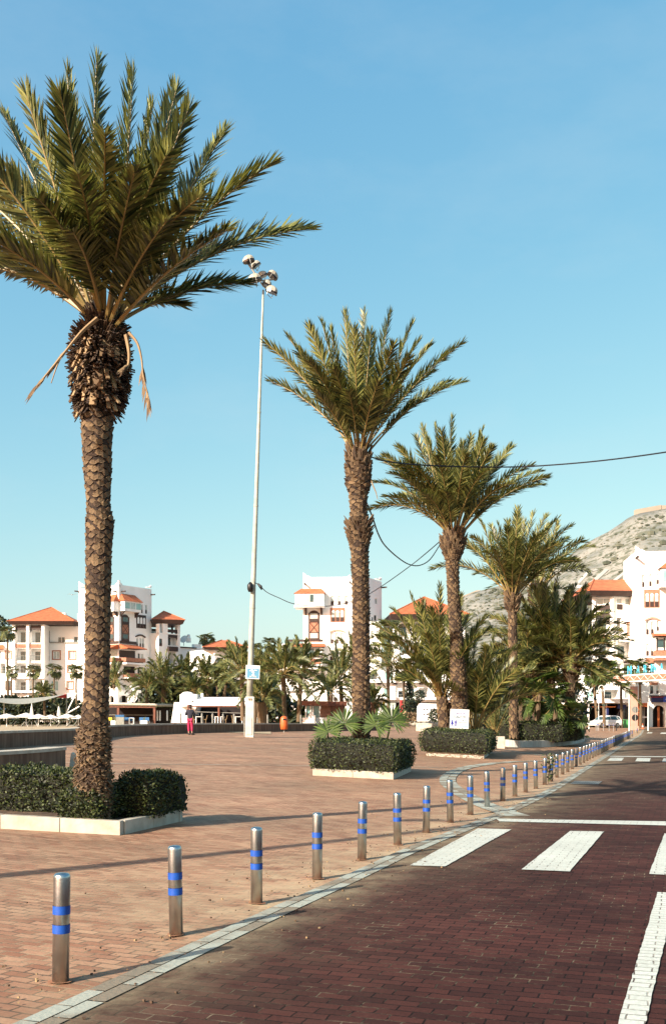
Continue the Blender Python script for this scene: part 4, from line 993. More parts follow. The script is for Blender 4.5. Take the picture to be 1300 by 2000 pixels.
# white railing with tables behind the parasols
t = thing('terrace_railing', 'white terrace railing behind the beach parasols', 'railing', P(80,1411,172))
b = MB(); 
for k in range(42): q = P(-2+k*3.9, 1411, 172); b.box(q, .12, .08, .85, M['whitepaint'])
a, c = P(-4,1411,172), P(160,1411,172)
for z in (.2,.5,.85): b.obox(a+U3*z, c-a, V((0,.1,0)), U3*.09, M['whitepaint'])
b.build('balustrade', t)
b = MB()
for p_, q_, s_ in (((-30,1362),(40,1376.5),(46,1364)),((46,1364),(40,1376.5),(128,1356))): pass
n = 16; g = []
for i in range(n+1):
    u = i/n; top_ = P(-40+170*u, 1361-5*u+11*math.sin(math.pi*u)*.55, 160); bot_ = P(-40+170*u, 1364-8*u+15*math.sin(math.pi*u)**1.2*(1 if u < .9 else .9), 158-4*math.sin(math.pi*u))
    g += [top_, bot_, bot_-U3*.03]
b.raw(g, [(i*3, i*3+1, (i+1)*3+1, (i+1)*3) for i in range(n)]+[(i*3+1, i*3+2, (i+1)*3+2, (i+1)*3+1) for i in range(n)], M['greyfab'])
ts = thing('shade_sail', 'large sagging beige shade sail above the beach terrace', 'shade sail', P(45,1410,160)); b.build('sail', ts)
b = MB(); b.prism([P(108,1362,159.5), P(129,1355,159.5), P(129,1364,159.5)], V((0,.04,0)), M['red']); b.build('red_corner', ts)
b = MB(); b.tube([P(130,1408,160), P(130,1353,160)], .09, 6, M['metal']); b.tube([P(8,1408,160), P(8,1360,160)], .09, 6, M['metal']); b.build('mast', ts)
for lab, a, c in (('longer slanting white prop pole right of the shade sail',(129,1394),(149,1354)),('shorter slanting white prop pole right of the shade sail',(132,1393),(155,1380))):
    b = MB(); b.tube([P(*a,158), P(*c,158)], .10, 6, M['whitepaint']); tag(b.build('prop_pole'), lab, 'pole')
# beach bar with flat roof
YB = 128.0; kb = YB/F
t = thing('beach_bar', 'open brown beach bar with a flat pale roof left of the white café', 'bar', P(260,1417,YB))
b = MB(); b.obox(P(190,1378.5,YB), P(303,1380,YB)-P(190,1378.5,YB), V((1.6,6,0)), U3*.35, M['concrete']); b.obox(P(188,1376,YB-.3), P(306,1378,YB-.3)-P(188,1376,YB-.3), V((1.8,6.5,0)), U3*.12, M['palestone']); b.build('roof', t)
b = MB(); b.obox(P(190,1381.3,YB), P(303,1383,YB)-P(190,1381.3,YB), V((0,.15,0)), U3*.2, M['redwood']); b.build('fascia', t)
for px in (231, 301.5): b = MB(); b.box(P(px,1417,YB+.2), .28, .28, 2.4, M['redwood']); b.build('post', t)
b = MB(); b.obox(P(190,1417,YB+4.8), P(303,1417,YB+4.8)-P(190,1417,YB+4.8), V((0,.15,0)), U3*2.3, M['dark']); b.obox(P(190,1417,YB+2.5), P(303,1417,YB+2.5)-P(190,1417,YB+2.5), V((0,.5,0)), U3*1.0, M['dark']); b.build('counter_wall', t)
b = MB(); b.obox(P(190,1397,YB+2.4), P(300,1397.5,YB+2.4)-P(190,1397,YB+2.4), V((0,.1,0)), U3*.06, M['metal']); b.build('shelf_rail', t)
for px in (306, 311, 325): b = MB(); b.obox(P(px,1408,YB+2.6), V((.16,.1,0)), V((0,.05,0)), U3*1.3, M['whitepaint']); b.build('white_slat', t)
b = MB(); b.obox(P(303,1417,YB+4), P(331,1416,YB+4)-P(303,1417,YB+4), V((0,.15,0)), U3*2.2, M['dark']); b.build('side_screen', t)
f = P(235,1416,YB-1.5); b = MB(); b.box(f, .95, .5, .95, M['greyfab'], .1); b.box(f+V((-.05,0,.95)), 1.05, .5, .28, M['bluefab'], .1); b.box(f+V((-.55,0,0)), .06, .45, 1.0, M['metal']); tag(b.build('bar_cart', bevel=.03), 'grey blue serving cart in front of the beach bar', 'cart')
for px, lab, m_ in ((224,'white square planter left of the serving cart at the beach bar','whitepaint'),(281.5,'white square planter below the blue panel at the beach bar','whitepaint')):
    f = P(px, 1416, YB-1.2); t2_ = thing('planter_pot', lab, 'planter', f); b = MB(); b.box(f, .85, .6, .52, M[m_]); b.build('pot', t2_, bevel=.02)
    b = MB()
    for k in range(14): d = V((R.uniform(-.5,.5), R.uniform(-.4,.4), 1)).normalized(); leaflet(b, f+U3*.5, d, V((0,-1,0)), R.uniform(.35,.6), .05, M['leaf2'])
    b.build('plant', t2_)
for x0, x1, lab, m_ in ((241,262,'blue panel right of the serving cart at the beach bar','bluefab'),(272,291,'blue panel behind the white planter at the beach bar','bluefab'),(209,219,'yellow panel at the left of the beach bar','yellow')):
    a, c = P(x0,1408,YB-.5), P(x1,1408,YB-.5); b = MB(); b.obox(a, c-a, V((0,.08,0)), U3*.42, M[m_]); b.obox(a+U3*-.5, V((.06,0,0)), V((0,.06,0)), U3*.5, M['metal']); b.obox(c+U3*-.5, V((.06,0,0)), V((0,.06,0)), U3*.5, M['metal']); tag(b.build('wind_panel'), lab, 'panel')
a = P(257,1415,YB-.7); b = MB(); b.box(a, .62, .62, .06, M['whitepaint']); b.box(a+V((-.28,0,0)), .06, .6, .8, M['whitepaint']); b.box(a+V((.28,0,0)), .06, .6, .8, M['whitepaint']); b.box(a+U3*.75, .62, .62, .05, M['whitepaint']); tag(b.build('bar_table'), 'small white table between the blue panels at the beach bar', 'table')
# white café with awning
YC = 118.0; kc = YC/F
t = thing('beach_cafe', 'white café with tapered chimney block and long white awning', 'café', P(410,1413,YC))
b = MB()
b.prism([P(334,1412,YC), P(372,1412,YC), P(386,1372,YC), P(340,1372,YC)], V((0,5,0)), M['white']); b.build('tapered_wall', t)
b = MB(); a = P(351,1372,YC+1); b.obox(a, P(384,1372,YC+1)-a, V((0,3,0)), U3*(16*kc), M['white']); b.ball(P(366,1357,YC+2), .75, .75, .35, M['white'], 14, 6); b.obox(P(392,1372,YC+2), V((.3,0,0)), V((0,.3,0)), U3*(18*kc), M['white']); b.build('chimney_block', t, bevel=.06)
b = MB(); a, c = P(372,1376,YC-1.2), P(484,1376,YC-1.2); a2, c2 = P(386,1362,YC+2.2), P(484,1362,YC+2.2)
b.raw([a,c,c2,a2,a-U3*.18,c-U3*.18,c2-U3*.25,a2-U3*.25], [(0,1,2,3),(7,6,5,4),(0,4,5,1),(1,5,6,2),(2,6,7,3),(3,7,4,0)], M['cloth']); b.build('awning', t)
b = MB(); b.prism([P(351,1381,YC-1), P(366,1377,YC-1), P(370,1379,YC-1)], V((0,2,0)), M['cloth']); b.build('side_awning', t)
b = MB(); b.obox(a-U3*.30, c-a, V((0,.12,0)), U3*.14, M['redwood']); b.build('fascia', t)
for px in (367.5, 427): b = MB(); b.box(P(px,1413,YC-1), .2, .2, 36*kc, M['redwood']); b.build('post', t)
b = MB(); a = P(374,1413,YC+5); b.obox(a, P(486,1413,YC+5)-a, V((0,.2,0)), U3*3.2, M['dark']); b.obox(P(374,1413,YC+.2), V((.2,0,0)), V((0,5,0)), U3*2.6, M['dark']); b.build('back_wall', t)
b = MB(); b.obox(P(380,1391,YC-.8), P(484,1394,YC-.8)-P(380,1391,YC-.8), V((0,.04,0)), U3*.06, M['metal']); b.build('rail', t)
b = MB(); a = P(334,1417,YC-2); b.obox(a, P(484,1417,YC-2)-a, V((0,7,0)), U3*(4*kc), M['redwood']); b.build('deck', t)
for k, (px, lab) in enumerate(((389.5,'white café table nearest the person'),(423,'white café table left of the middle post'),(434,'narrow white café table right of the middle post'),(466.5,'white café table at the right end by the mast'))):
    f = P(px, 1413, YC-1.6); t2_ = thing('cafe_table', lab, 'table', f, 'white tables at the café'); w = .85 if k in (0, 3) else .42
    b = MB(); b.box(f+U3*.72, w, .7, .05, M['whitepaint']); b.build('table_top', t2_)
    for sx in (-1, 1): b = MB(); b.box(f+V((sx*(w/2-.05),0,0)), .08, .6, .72, M['whitepaint']); b.build('leg', t2_)
for px, s, lab in ((381,-1,'wooden café chair left of the first white table'),(399,1,'wooden café chair right of the first white table'),(418,-1,'wooden café chair just left of the middle post'),(438,1,'wooden café chair just right of the middle post'),(457,-1,'wooden café chair left of the last white table'),(477,1,'wooden café chair right of the last white table')):
    f = P(px, 1413, YC-1.6); t2_ = thing('cafe_chair', lab, 'chair', f, 'wooden chairs at the café')
    b = MB(); b.box(f+U3*.42, .42, .42, .05, M['dry']); b.build('seat', t2_)
    b = MB(); b.obox(f+V((s*.2,-.2,.42)), V((.05,0,0)), V((0,.4,0)), V((s*.12,0,.5)), M['dry']); b.build('backrest', t2_)
    b = MB()
    for sx in (-1, 1):
        for sy in (-1, 1): b.box(f+V((sx*.18, sy*.18, 0)), .04, .04, .42, M['dry'])
    b.build('legs', t2_)
for k, px in enumerate((351.5,393,414,434.5,456,502,522,587,615)):
    q = gp(px, 1429 if px > 480 else 1431.5); q = q+V((0,.3,.6)); b = MB(); b.lathe(q, [(.06,0),(.06,.62),(.02,.66)], 10, M['metal'])
    tag(b.build('wall_post', smooth=False, origin=q), 'short grey post on the long wall, %s from the left' % ORD[k] if k else 'short grey post on the long wall, nearest the café chimney', 'post', 'short grey posts on the long wall')
# satellite dish above the bar
f = P(253,1372,YB+7); t = thing('satellite_dish', 'large white satellite dish behind the beach bar roof', 'satellite dish', f)
b = MB(); c0 = P(260,1363.5,YB+6.5); nn = V((-.35,-.85,.4)).normalized(); e1 = nn.orthogonal().normalized(); e2 = nn.cross(e1); n = 18; vs = [c0-nn*.25]
for j in (1,2,3):
    for k in range(n): a = 2*math.pi*k/n; vs.append(c0-nn*(.25-.028*j*j)+(e1*math.cos(a)+e2*math.sin(a))*(.33*j*.62))
b.raw(vs, [(0,1+k,1+(k+1)%n) for k in range(n)]+[(1+j*n+k,1+j*n+(k+1)%n,1+(j+1)*n+(k+1)%n,1+(j+1)*n+k) for j in range(2) for k in range(n)], M['whitepaint']); b.build('reflector', t, smooth=True)
b = MB(); b.tube([f-U3*1, c0-nn*.3], .06, 6, M['metal']); b.build('stand', t)
# low brown kiosk
YK = 112.0; kk = YK/F
t = thing('kiosk', 'low brown slatted kiosk with glass front left of the second palm', 'kiosk', P(632,1412,YK))
b = MB(); a, c = P(585.5,1378,YK), P(677,1379,YK); b.obox(a, P(640,1379,YK-.6)-a, V((0,5,0)), U3*(9*kk), M['redwood']); b.obox(P(640,1379,YK-.6), c-P(640,1379,YK-.6), V((0,5,0)), U3*(8.6*kk), M['redwood']); b.build('roof', t)
b = MB(); a = P(597,1402,YK+.6); b.obox(a, P(625,1402,YK+.6)-a, V((0,.1,0)), U3*(23*kk), M['teal']); b.build('glass_front', t)
b = MB(); 
for px in (597,606.5,611,624): b.box(P(px,1402,YK+.5), .12, .1, 23*kk, M['whitepaint'])
b.build('mullion', t)
for x0, x1, y in ((625.5,646,YK+.3),(646,674,YK+.5)):
    b = MB()
    for k in range(9): a = P(x0,1402-k*2.6,y); b.obox(a, P(x1,1402-k*2.6,y)-a, V((0,.08,0)), U3*.115, M['slat'])
    a = P(x0,1403,y+.1); b.obox(a, P(x1,1403,y+.1)-a, V((0,.1,0)), U3*(24*kk), M['redwood']); b.build('slat_panel', t)
b = MB(); a = P(590,1413,YK+.2); b.obox(a, P(680,1413,YK+.2)-a, V((0,.6,0)), U3*(11*kk), M['white']); b.build('base_wall', t)
b = MB(); b.prism([P(594,1413,YK-.4), P(618,1413,YK-.4), P(611,1391,YK-.4), P(606,1391,YK-.4)], V((0,.3,0)), M['white']); b.build('side_wing', t)
t = thing('kiosk', 'brown flat roofed kiosk just right of the second palm trunk', 'kiosk', P(733,1412,YK+6))
b = MB(); a = P(719,1380,YK+6); b.obox(a, P(744,1380,YK+6)-a, V((0,4,0)), U3*(8*kk), M['redwood']); b.build('roof', t)
b = MB(); a = P(719,1414,YK+6.3); b.obox(a, P(735,1414,YK+6.3)-a, V((0,3,0)), U3*(34*kk), M['redwood']); b.obox(P(735.5,1414,YK+6.2), V((.5,0,0)), V((0,2,0)), U3*(33*kk), M['white']); b.build('wall', t)
# long white wall behind the kiosk
t = thing('garden_wall', 'white sloping ended wall with dark lettering behind the brown kiosk', 'wall', P(655,1414,YK+14))
b = MB(); b.prism([P(613,1414,YK+14), P(722,1414,YK+14), P(722,1358,YK+14), P(622,1358,YK+14), P(616,1366,YK+14)], V((0,.4,0)), M['white']); b.build('wall_body', t)
b = MB()
for x0, x1, y0, y1 in ((651,656.5,1362,1369),(674,675.5,1364,1369),(678,680,1364,1369),(682,685,1364,1366),(683,684,1366,1370)): a = P(x0,y1,YK+13.9); b.obox(a, P(x1,y1,YK+13.9)-a, V((0,.1,0)), U3*((y1-y0)*kk*1.12), M['wood'])
b.build('mark', t)
# ------------------------------------------------------------------ buildings: facades drawn from photographed outlines, each on its own wall plane
def cv(ox, oy, s): return lambda x, y: (ox+x/s, oy+y/s)
ZA, ZB, ZC, ZD, ZG = cv(0,1080,3.939), cv(200,1080,3.939), cv(480,1080,3.939), cv(740,1100,3.939), cv(1100,950,4.0)
class Plane:
    def __init__(s, px, Y, ang, conv):
        s.p = V(((px-CX)/F*Y, Y, 0)); s.d = V((math.cos(rad(ang)), math.sin(rad(ang)), 0)); s.n = V((s.d.y, -s.d.x, 0)); s.c = conv
    def u(s, px):
        k = (px-CX)/F; return (k*s.p.y-s.p.x)/(s.d.x-k*s.d.y)
    def z(s, px, py): return CH-(py-HY)/F*(s.p+s.d*s.u(px)).y
    def w(s, u, z, o=0): return s.p+s.d*u+s.n*o+U3*z
    def rect(s, x0, y0, x1, y1):
        (a, b), (c, e) = s.c(x0, y0), s.c(x1, y1); m = (a+c)/2
        return s.u(a), s.z(m, e), s.u(c), s.z(m, b)
class Bld:
    def __init__(s, label, px, py, Y, name='building', cat='building', wallm='white'):
        s.t = thing(name, label, cat, P(px, py, Y)); s.w = MB(); s.wm = M[wallm]; s.rf = {}
    def facade(s, pl, r, ops=(), ret=0.0):
        """r wall rectangle, ops = (kind, x0,y0,x1,y1): the openings really cut through"""
        u0, z0, u1, z1 = pl.rect(*r); cut = []
        for o in ops:
            if o[0] in 'wbkroaRgh': cut.append((pl.rect(*o[1:5]), o))
        us = sorted({u0, u1}|{min(max(q, u0), u1) for c, _ in cut for q in (c[0], c[2])}); zs = sorted({z0, z1}|{min(max(q, z0), z1) for c, _ in cut for q in (c[1], c[3])})
        for i in range(len(us)-1):
            for j in range(len(zs)-1):
                mu, mz = (us[i]+us[i+1])/2, (zs[j]+zs[j+1])/2
                if any(c[0] < mu < c[2] and c[1] < mz < c[3] for c, _ in cut): continue
                s.w.face([pl.w(us[i],zs[j]), pl.w(us[i+1],zs[j]), pl.w(us[i+1],zs[j+1]), pl.w(us[i],zs[j+1])], s.wm)
        if ret:
            for u in (u0, u1): s.w.face([pl.w(u,z0), pl.w(u,z1), pl.w(u,z1,-ret), pl.w(u,z0,-ret)], s.wm)
            s.w.face([pl.w(u0,z1), pl.w(u1,z1), pl.w(u1,z1,-ret), pl.w(u0,z1,-ret)], s.wm)
        for (a, b, c, e), o in cut:
            k = o[0]; dep = {'w':.18,'b':.18,'k':.18,'g':.12,'h':.18,'r':1.5,'R':1.5,'o':3.0,'a':1.2}[k]
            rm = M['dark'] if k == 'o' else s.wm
            for q in (((a,b),(a,e)), ((c,b),(c,e)), ((a,e),(c,e)), ((a,b),(c,b))):
                s.w.face([pl.w(*q[0]), pl.w(*q[1]), pl.w(*q[1],-dep), pl.w(*q[0],-dep)], rm)
            if k in 'wbkgh': s.window(pl, a, b, c, e, dep, k)
            else:
                s.w.face([pl.w(a,b,-dep), pl.w(c,b,-dep), pl.w(c,e,-dep), pl.w(a,e,-dep)], rm)
                if k in 'rR':
                    W = c-a; Hh = e-b; f = MB()
                    f.obox(pl.w(a+W*.28, b+.03, -dep+.03), pl.d*W*.44, pl.n*.05, U3*min(2.1, Hh*.75), M['glass']); s.part(f, 'balcony_door')
                    f = MB(); n = max(4, int(W/.28))
                    if k == 'r':
                        for i in range(n+1): f.obox(pl.w(a+.03+(W-.09)*i/n, b, -.1), pl.d*.03, pl.n*.03, U3*min(.95, Hh*.4), M['metal'])
                        f.obox(pl.w(a, b+min(.95, Hh*.4), -.12), pl.d*W, pl.n*.07, U3*.06, M['metal']); s.part(f, 'railing')
                    else:
                        f.obox(pl.w(a+.02, e-Hh*.26, -.25), pl.d*(W-.04), pl.n*.22, U3*(Hh*.25), M['wood'])
                        for q in (a+.02, c-.32): f.prism([pl.w(q, e-Hh*.26, -.2), pl.w(q+.3, e-Hh*.26, -.2), pl.w(q+(.05 if q < (a+c)/2 else .25), e-Hh*.44, -.2)], pl.n*.15, M['wood'])
                        s.part(f, 'wood_screen')
                if k == 'a':                      # arch: fill the two corners
                    m = (a+c)/2; rr = min((c-a)/2, e-b)
                    for sg in (-1, 1):
                        pts = [pl.w(m+sg*(c-a)/2, e, -.02)]+[pl.w(m+sg*(c-a)/2*math.cos(t), e-rr+rr*math.sin(t), -.02) for t in [i/6*math.pi/2 for i in range(7)]]
                        s.w.prism(pts, pl.n*-.25, s.wm)
                    f = MB(); f.obox(pl.w(a, b, -1.15), pl.d*(c-a), pl.n*.05, U3*(e-b), M['dark']); s.part(f, 'arch_dark_back')  # near-black sheet across the back of the arch
    def window(s, pl, a, b, c, e, dep, k):
        fm = {'w':'whitepaint','b':'whitepaint','k':'wood','g':'whitepaint','h':'whitepaint'}[k]; gm = {'w':'glass','b':'curtain','k':'glass','g':'teal','h':'curtain'}[k]
        f = MB(); W = c-a; Hh = e-b; t = min(.09, W*.1)
        for (x, y, w_, h_) in ((a,b,W,t),(a,e-t,W,t),(a,b+t,t,Hh-2*t),(c-t,b+t,t,Hh-2*t)): f.obox(pl.w(x,y,-dep+.01), pl.d*w_, pl.n*.07, U3*h_, M[fm])
        if W > .9: f.obox(pl.w((a+c)/2-t/2,b+t,-dep+.012), pl.d*t, pl.n*.06, U3*(Hh-2*t), M[fm])
        if k == 'b':
            q = .22
            for (x, y, w_, h_) in ((a-q,b-q,W+2*q,q),(a-q,e,W+2*q,q),(a-q,b,q,Hh),(c,b,q,Hh)): f.obox(pl.w(x,y,-.02), pl.d*w_, pl.n*.07, U3*h_, M['brick'])
        o = f.build('window', s.t)
        g = MB()
        if k == 'k' or (k == 'w' and Hh > W*1.6):
            g.obox(pl.w(a+t,b+Hh*.42,-dep-.02), pl.d*(W-2*t), pl.n*.03, U3*(Hh*.58-t), M['curtain' if k == 'w' else 'glass']); g.build('pane', o)
            g = MB(); g.obox(pl.w(a+t*.5,b+t*.5,-dep+.06), pl.d*(W-t), pl.n*.04, U3*(Hh*.40), M['wood']); g.build('shutter', o)
        else:
            g.obox(pl.w(a+t,b+t,-dep-.02), pl.d*(W-2*t), pl.n*.03, U3*(Hh-2*t), M[gm]); g.build('pane', o)
    def part(s, mb, name): return mb.build(name, s.t)
    def prot(s, pl, r, out, m, name, back=0.0):
        u0, z0, u1, z1 = pl.rect(*r); b = MB(); b.obox(pl.w(u0, z0, -back), pl.d*(u1-u0), pl.n*(out+back), U3*(z1-z0), M[m]); return s.part(b, name)
    def canopy(s, pl, r, out, name='tiled_canopy'):
        u0, z0, u1, z1 = pl.rect(*r); b = MB()
        a = [pl.w(u0-.3,z0,out+.3), pl.w(u1+.3,z0,out+.3), pl.w(u1,z1,.02), pl.w(u0,z1,.02)]
        b.raw(a+[p-U3*.15 for p in a[:2]]+[pl.w(u1,z0-.15,.02), pl.w(u0,z0-.15,.02)], [(0,1,2,3),(4,5,1,0),(5,6,2,1),(7,4,0,3)], M['tile'])
        b.raw([p-U3*.152 for p in a[:2]]+[pl.w(u1,z0-.152,.02), pl.w(u0,z0-.152,.02)], [(3,2,1,0)], M['wood']); s.part(b, name)
    def hip(s, pl, x0, x1, ye, yw, apex, dep, ov=.8, ridge=0.0):
        """hipped roof: eave line ye (tile edge) down to yw (underside)"""
        (a, e), (c, _) = s.c4(pl, x0, ye), s.c4(pl, x1, ye); u0, u1 = pl.u(a), pl.u(c); m = (a+c)/2; z1 = pl.z(m, e); z0 = pl.z(m, pl.c(x0, yw)[1])
        ax, ay = pl.c(*apex); yy = pl.w((u0+u1)/2, 0, -dep/2).y; za = CH-(ay-HY)/F*yy
        um = (u0+u1)/2
        A = [pl.w(u0, z1, ov), pl.w(u1, z1, ov), pl.w(u1, z1, -dep-ov), pl.w(u0, z1, -dep-ov)]
        r0, r1 = pl.w(um-ridge, za, -dep/2), pl.w(um+ridge, za, -dep/2)
        b = MB()
        if ridge: b.raw(A+[r0, r1], [(0,1,5,4),(1,2,5),(2,3,4,5),(3,0,4)], M['tile'])
        else: b.raw(A+[r0], [(0,1,4),(1,2,4),(2,3,4),(3,0,4)], M['tile'])
        for p, q in ((A[0], r0), (A[1], r1)): b.tube([p+U3*.02, q+U3*.04], .12, 5, M['tile'])
        s.part(b, 'roof')
        b = MB(); k = .35
        B_ = [pl.w(u0+k, z0, ov-k), pl.w(u1-k, z0, ov-k), pl.w(u1-k, z0, -dep-ov+k), pl.w(u0+k, z0, -dep-ov+k)]; Q = [p-U3*.01 for p in A]
        b.raw(B_+Q, [(3,2,1,0),(0,1,5,4),(1,2,6,5),(2,3,7,6),(3,0,4,7)], M['wood']); s.part(b, 'eave')
    def c4(s, pl, x, y): return pl.c(x, y)
    def spike(s, pl, xa, xb_, ytop, ybase, lean=0.0):
        """stepped horn at a parapet corner, pointing up at xa and stepping down towards xb"""
        b = s.w; (a, yt), (c, yb) = pl.c(xa, ytop), pl.c(xb_, ybase); ua, uc = pl.u(a), pl.u(c); z0, z1 = pl.z(a, yb), pl.z(a, yt); d = uc-ua
        pts = [(ua,z0),(ua,z1),(ua+d*.16,z0+(z1-z0)*.72),(ua+d*.3,z0+(z1-z0)*.62),(ua+d*.42,z0+(z1-z0)*.38),(ua+d*.7,z0+(z1-z0)*.3),(uc,z0)]
        b.prism([pl.w(u, z, -.002) for u, z in pts], pl.n*-.4, s.wm)
    def spout(s, pl, x, y, out=1.0, ang=0.0):
        a, py = pl.c(x, y); u = pl.u(a); z = pl.z(a, py); b = MB(); b.obox(pl.w(u-.12, z-.12, -.1)+pl.d*ang*0, pl.d*.24, pl.n*(out+.1), U3*.22, M['wood']); s.part(b, 'water_spout')
    def box(s, pl, r, dep):
        """closed volume behind a facade rectangle: sides and top"""
        u0, z0, u1, z1 = pl.rect(*r)
        for u in (u0, u1): s.w.face([pl.w(u,z0), pl.w(u,z1), pl.w(u,z1,-dep), pl.w(u,z0,-dep)], s.wm)
        s.w.face([pl.w(u0,z1-.001), pl.w(u1,z1-.001), pl.w(u1,z1-.001,-dep), pl.w(u0,z1-.001,-dep)], s.wm); s.w.face([pl.w(u0,z0,-dep), pl.w(u1,z0,-dep), pl.w(u1,z1,-dep), pl.w(u0,z1,-dep)], s.wm)
    def done(s, name='wall'): return s.part(s.w, name)
def xpanel(bd, pl, x0, y0, x1, y1):
    """tall arched timber bay: window, crossed panel, window"""
    u0, z0, u1, z1 = pl.rect(x0, y0, x1, y1); h = z1-z0; w = u1-u0; b = MB()
    b.obox(pl.w(u0,z0,0), pl.d*w, pl.n*.08, U3*h*.86, M['brick']); b.prism([pl.w(u0+w/2+w*.5*math.cos(t), z0+h*.86+h*.12*math.sin(t), 0) for t in [i/8*math.pi for i in range(9)]], pl.n*.08, M['wood'])
    for q in (u0-.08, u1-.08): b.obox(pl.w(q,z0,.0), pl.d*.16, pl.n*.14, U3*h*.9, M['wood'])
    c0, c1 = z0+h*.27, z0+h*.6
    for p, q in (((u0+.1,c0),(u1-.1,c1)),((u0+.1,c1),(u1-.1,c0))): b.tube([pl.w(*p,.11), pl.w(*q,.11)], .05, 4, M['wood'])
    for z in (c0, c1): b.obox(pl.w(u0,z,.06), pl.d*w, pl.n*.07, U3*.1, M['wood'])
    o = bd.part(b, 'timber_bay'); g = MB()
    for a, c in ((z0+.1, c0-.05), (c1+.15, z0+h*.88)): g.obox(pl.w(u0+w*.12,a,.06), pl.d*w*.76, pl.n*.06, U3*(c-a), M['curtain' if bd.lit else 'glass']); g.obox(pl.w(u0+w*.1,a,.08), pl.d*w*.8, pl.n*.08, U3*((c-a)*.35), M['wood'])  # panes painted paler on sunlit towers, darker on shaded ones
    g.build('pane', o)
def arch3(bd, pl, x0, y0, x1, y1):
    """shallow arched hood over three slender windows"""
    u0, z0, u1, z1 = pl.rect(x0, y0, x1, y1); h = z1-z0; w = u1-u0; b = MB(); n = 10
    o = [pl.w(u0+w*i/n, z0+h*.86+h*.14*math.sin(math.pi*i/n), 0) for i in range(n+1)]; q = [pl.w(u0+w*i/n, z0+h*.78+h*.12*math.sin(math.pi*i/n), 0) for i in range(n+1)]
    for i in range(n): b.prism([o[i], o[i+1], q[i+1], q[i]], pl.n*.25, M['pink' if bd.lit else 'wood'])  # light put into the hood colour: pale on sunlit towers, dark on shaded
    bd.part(b, 'arched_hood')
def panel3(bd, pl, x0, y0, x1, y1, m):
    u0, z0, u1, z1 = pl.rect(x0, y0, x1, y1); h = z1-z0; w = u1-u0; b = MB()
    b.obox(pl.w(u0,z0,0), pl.d*w, pl.n*.06, U3*h, M[m]); o = bd.part(b, 'brick_panel')
    for i in range(3):
        g = MB(); a = u0+w*(.09+.30*i); ww = w*.22; g.obox(pl.w(a, z0+h*.06, .05), pl.d*ww, pl.n*.04, U3*h*.62, M['curtain' if bd.lit else 'whitepaint'])
        g.prism([pl.w(a+ww/2+ww/2*math.cos(t), z0+h*.68+ww*.6*math.sin(t), .05) for t in [k/6*math.pi for k in range(7)]], pl.n*.04, M['whitepaint']); g.obox(pl.w(a, z0+h*.05, .08), pl.d*ww, pl.n*.05, U3*h*.28, M['wood']); g.build('pane', o)

# --- left pavilion wing
YL = 205
bd = Bld('white apartment wing with a wide orange pyramid roof at the left', 80, 1385, YL); bd.lit = True
pf_ = Plane(ZA(345,0)[0], YL-3, 0, ZA)
bd.facade(pf_, (95,548,345,1150), [('R',120,555,205,692),('R',232,555,320,692),('r',120,735,205,830),('r',232,735,320,830),('r',120,848,205,925),('r',232,848,320,925),('r',120,975,205,1060),('r',232,975,320,1060)]); bd.box(pf_, (95,548,345,1150), 12)
for r in ((112,702,205,730),(226,702,318,730)): bd.prot(pf_, r, .12, 'brick', 'brick_band')
for x in (97, 205, 322): bd.prot(pf_, (x,552,x+22,1150), .35, 'white', 'pilaster')
bd.prot(pf_, (90,940,350,968), .9, 'white', 'balcony_slab'); bd.prot(pf_, (90,1062,350,1078), .9, 'white', 'balcony_slab')
ps = Plane(ZA(345,0)[0], YL-2.9, 0, ZA); pr_ = Plane(ZA(480,0)[0], YL, 0, ZA)
bd.facade(pr_, (346,565,612,1150), [('w',445,646,500,692),('w',566,644,600,692),('b',408,758,460,816),('b',530,758,580,816),('b',522,870,566,916),('b',518,992,560,1046),('g',394,985,450,1062),('k',360,600,382,690),('w',358,740,380,830)]); bd.box(pr_, (346,565,612,1150), 10)
bd.prot(pr_, (384,686,612,694), .25, 'metal', 'ledge')
pl_ = Plane(ZA(40,0)[0], YL+1, 0, ZA)
bd.facade(pl_, (-60,690,96,1150), [('b',46,758,84,812),('k',-30,758,5,812),('r',0,850,40,930),('w',52,870,84,925),('k',40,985,85,1060)]); bd.box(pl_, (-60,690,96,1150), 9)
bd.canopy(pl_, (-60,708,28,738), .6)
bd.hip(pf_, 68, 582, 528, 552, (350,420), 13, ov=1.2)
for r in ((566,455,600,575),(446,450,472,520)): bd.prot(pr_, r, -3, 'white', 'chimney', back=4.2)
for k in range(4): bd.prot(pf_, (120+60*k,1075,150+60*k,1085), .8, 'wood', 'bracket')
bd.done()
# --- left tower: the corner points at the camera, left face sunlit, right face in shade
YT = 193
bd = Bld('white corner tower with a stepped parapet and orange canopies behind the tallest palm', 232, 1385, YT); bd.lit = False
cxp = ZA(915,0)[0]
pL = Plane(cxp, YT, -33, ZA); pR = Plane(cxp, YT, 57, ZA)
bd.facade(pL, (604,262,915,1160), [('k',644,395,652,450),('k',644,620,654,690)])
bd.facade(pR, (915,262,1166,1160), [('w',1048,396,1061,462),('w',1084,398,1098,464),('w',1117,400,1132,468),('w',1048,655,1064,728),('w',1073,655,1088,728),('w',1094,655,1108,728),('k',1060,775,1076,850),('w',1084,775,1104,850),('k',1058,888,1074,962),('w',1082,888,1102,962)])
uR, uL = pR.u(ZA(1166,0)[0]), pL.u(ZA(604,0)[0]); zt = pR.rect(915,262,1000,300)[3]
bd.w.face([pR.w(uR,0), pR.w(uR,zt), pR.w(uR,zt,-10), pR.w(uR,0,-10)], bd.wm); bd.w.face([pL.w(uL,0), pL.w(uL,zt), pL.w(uL,zt,-10), pL.w(uL,0,-10)], bd.wm)
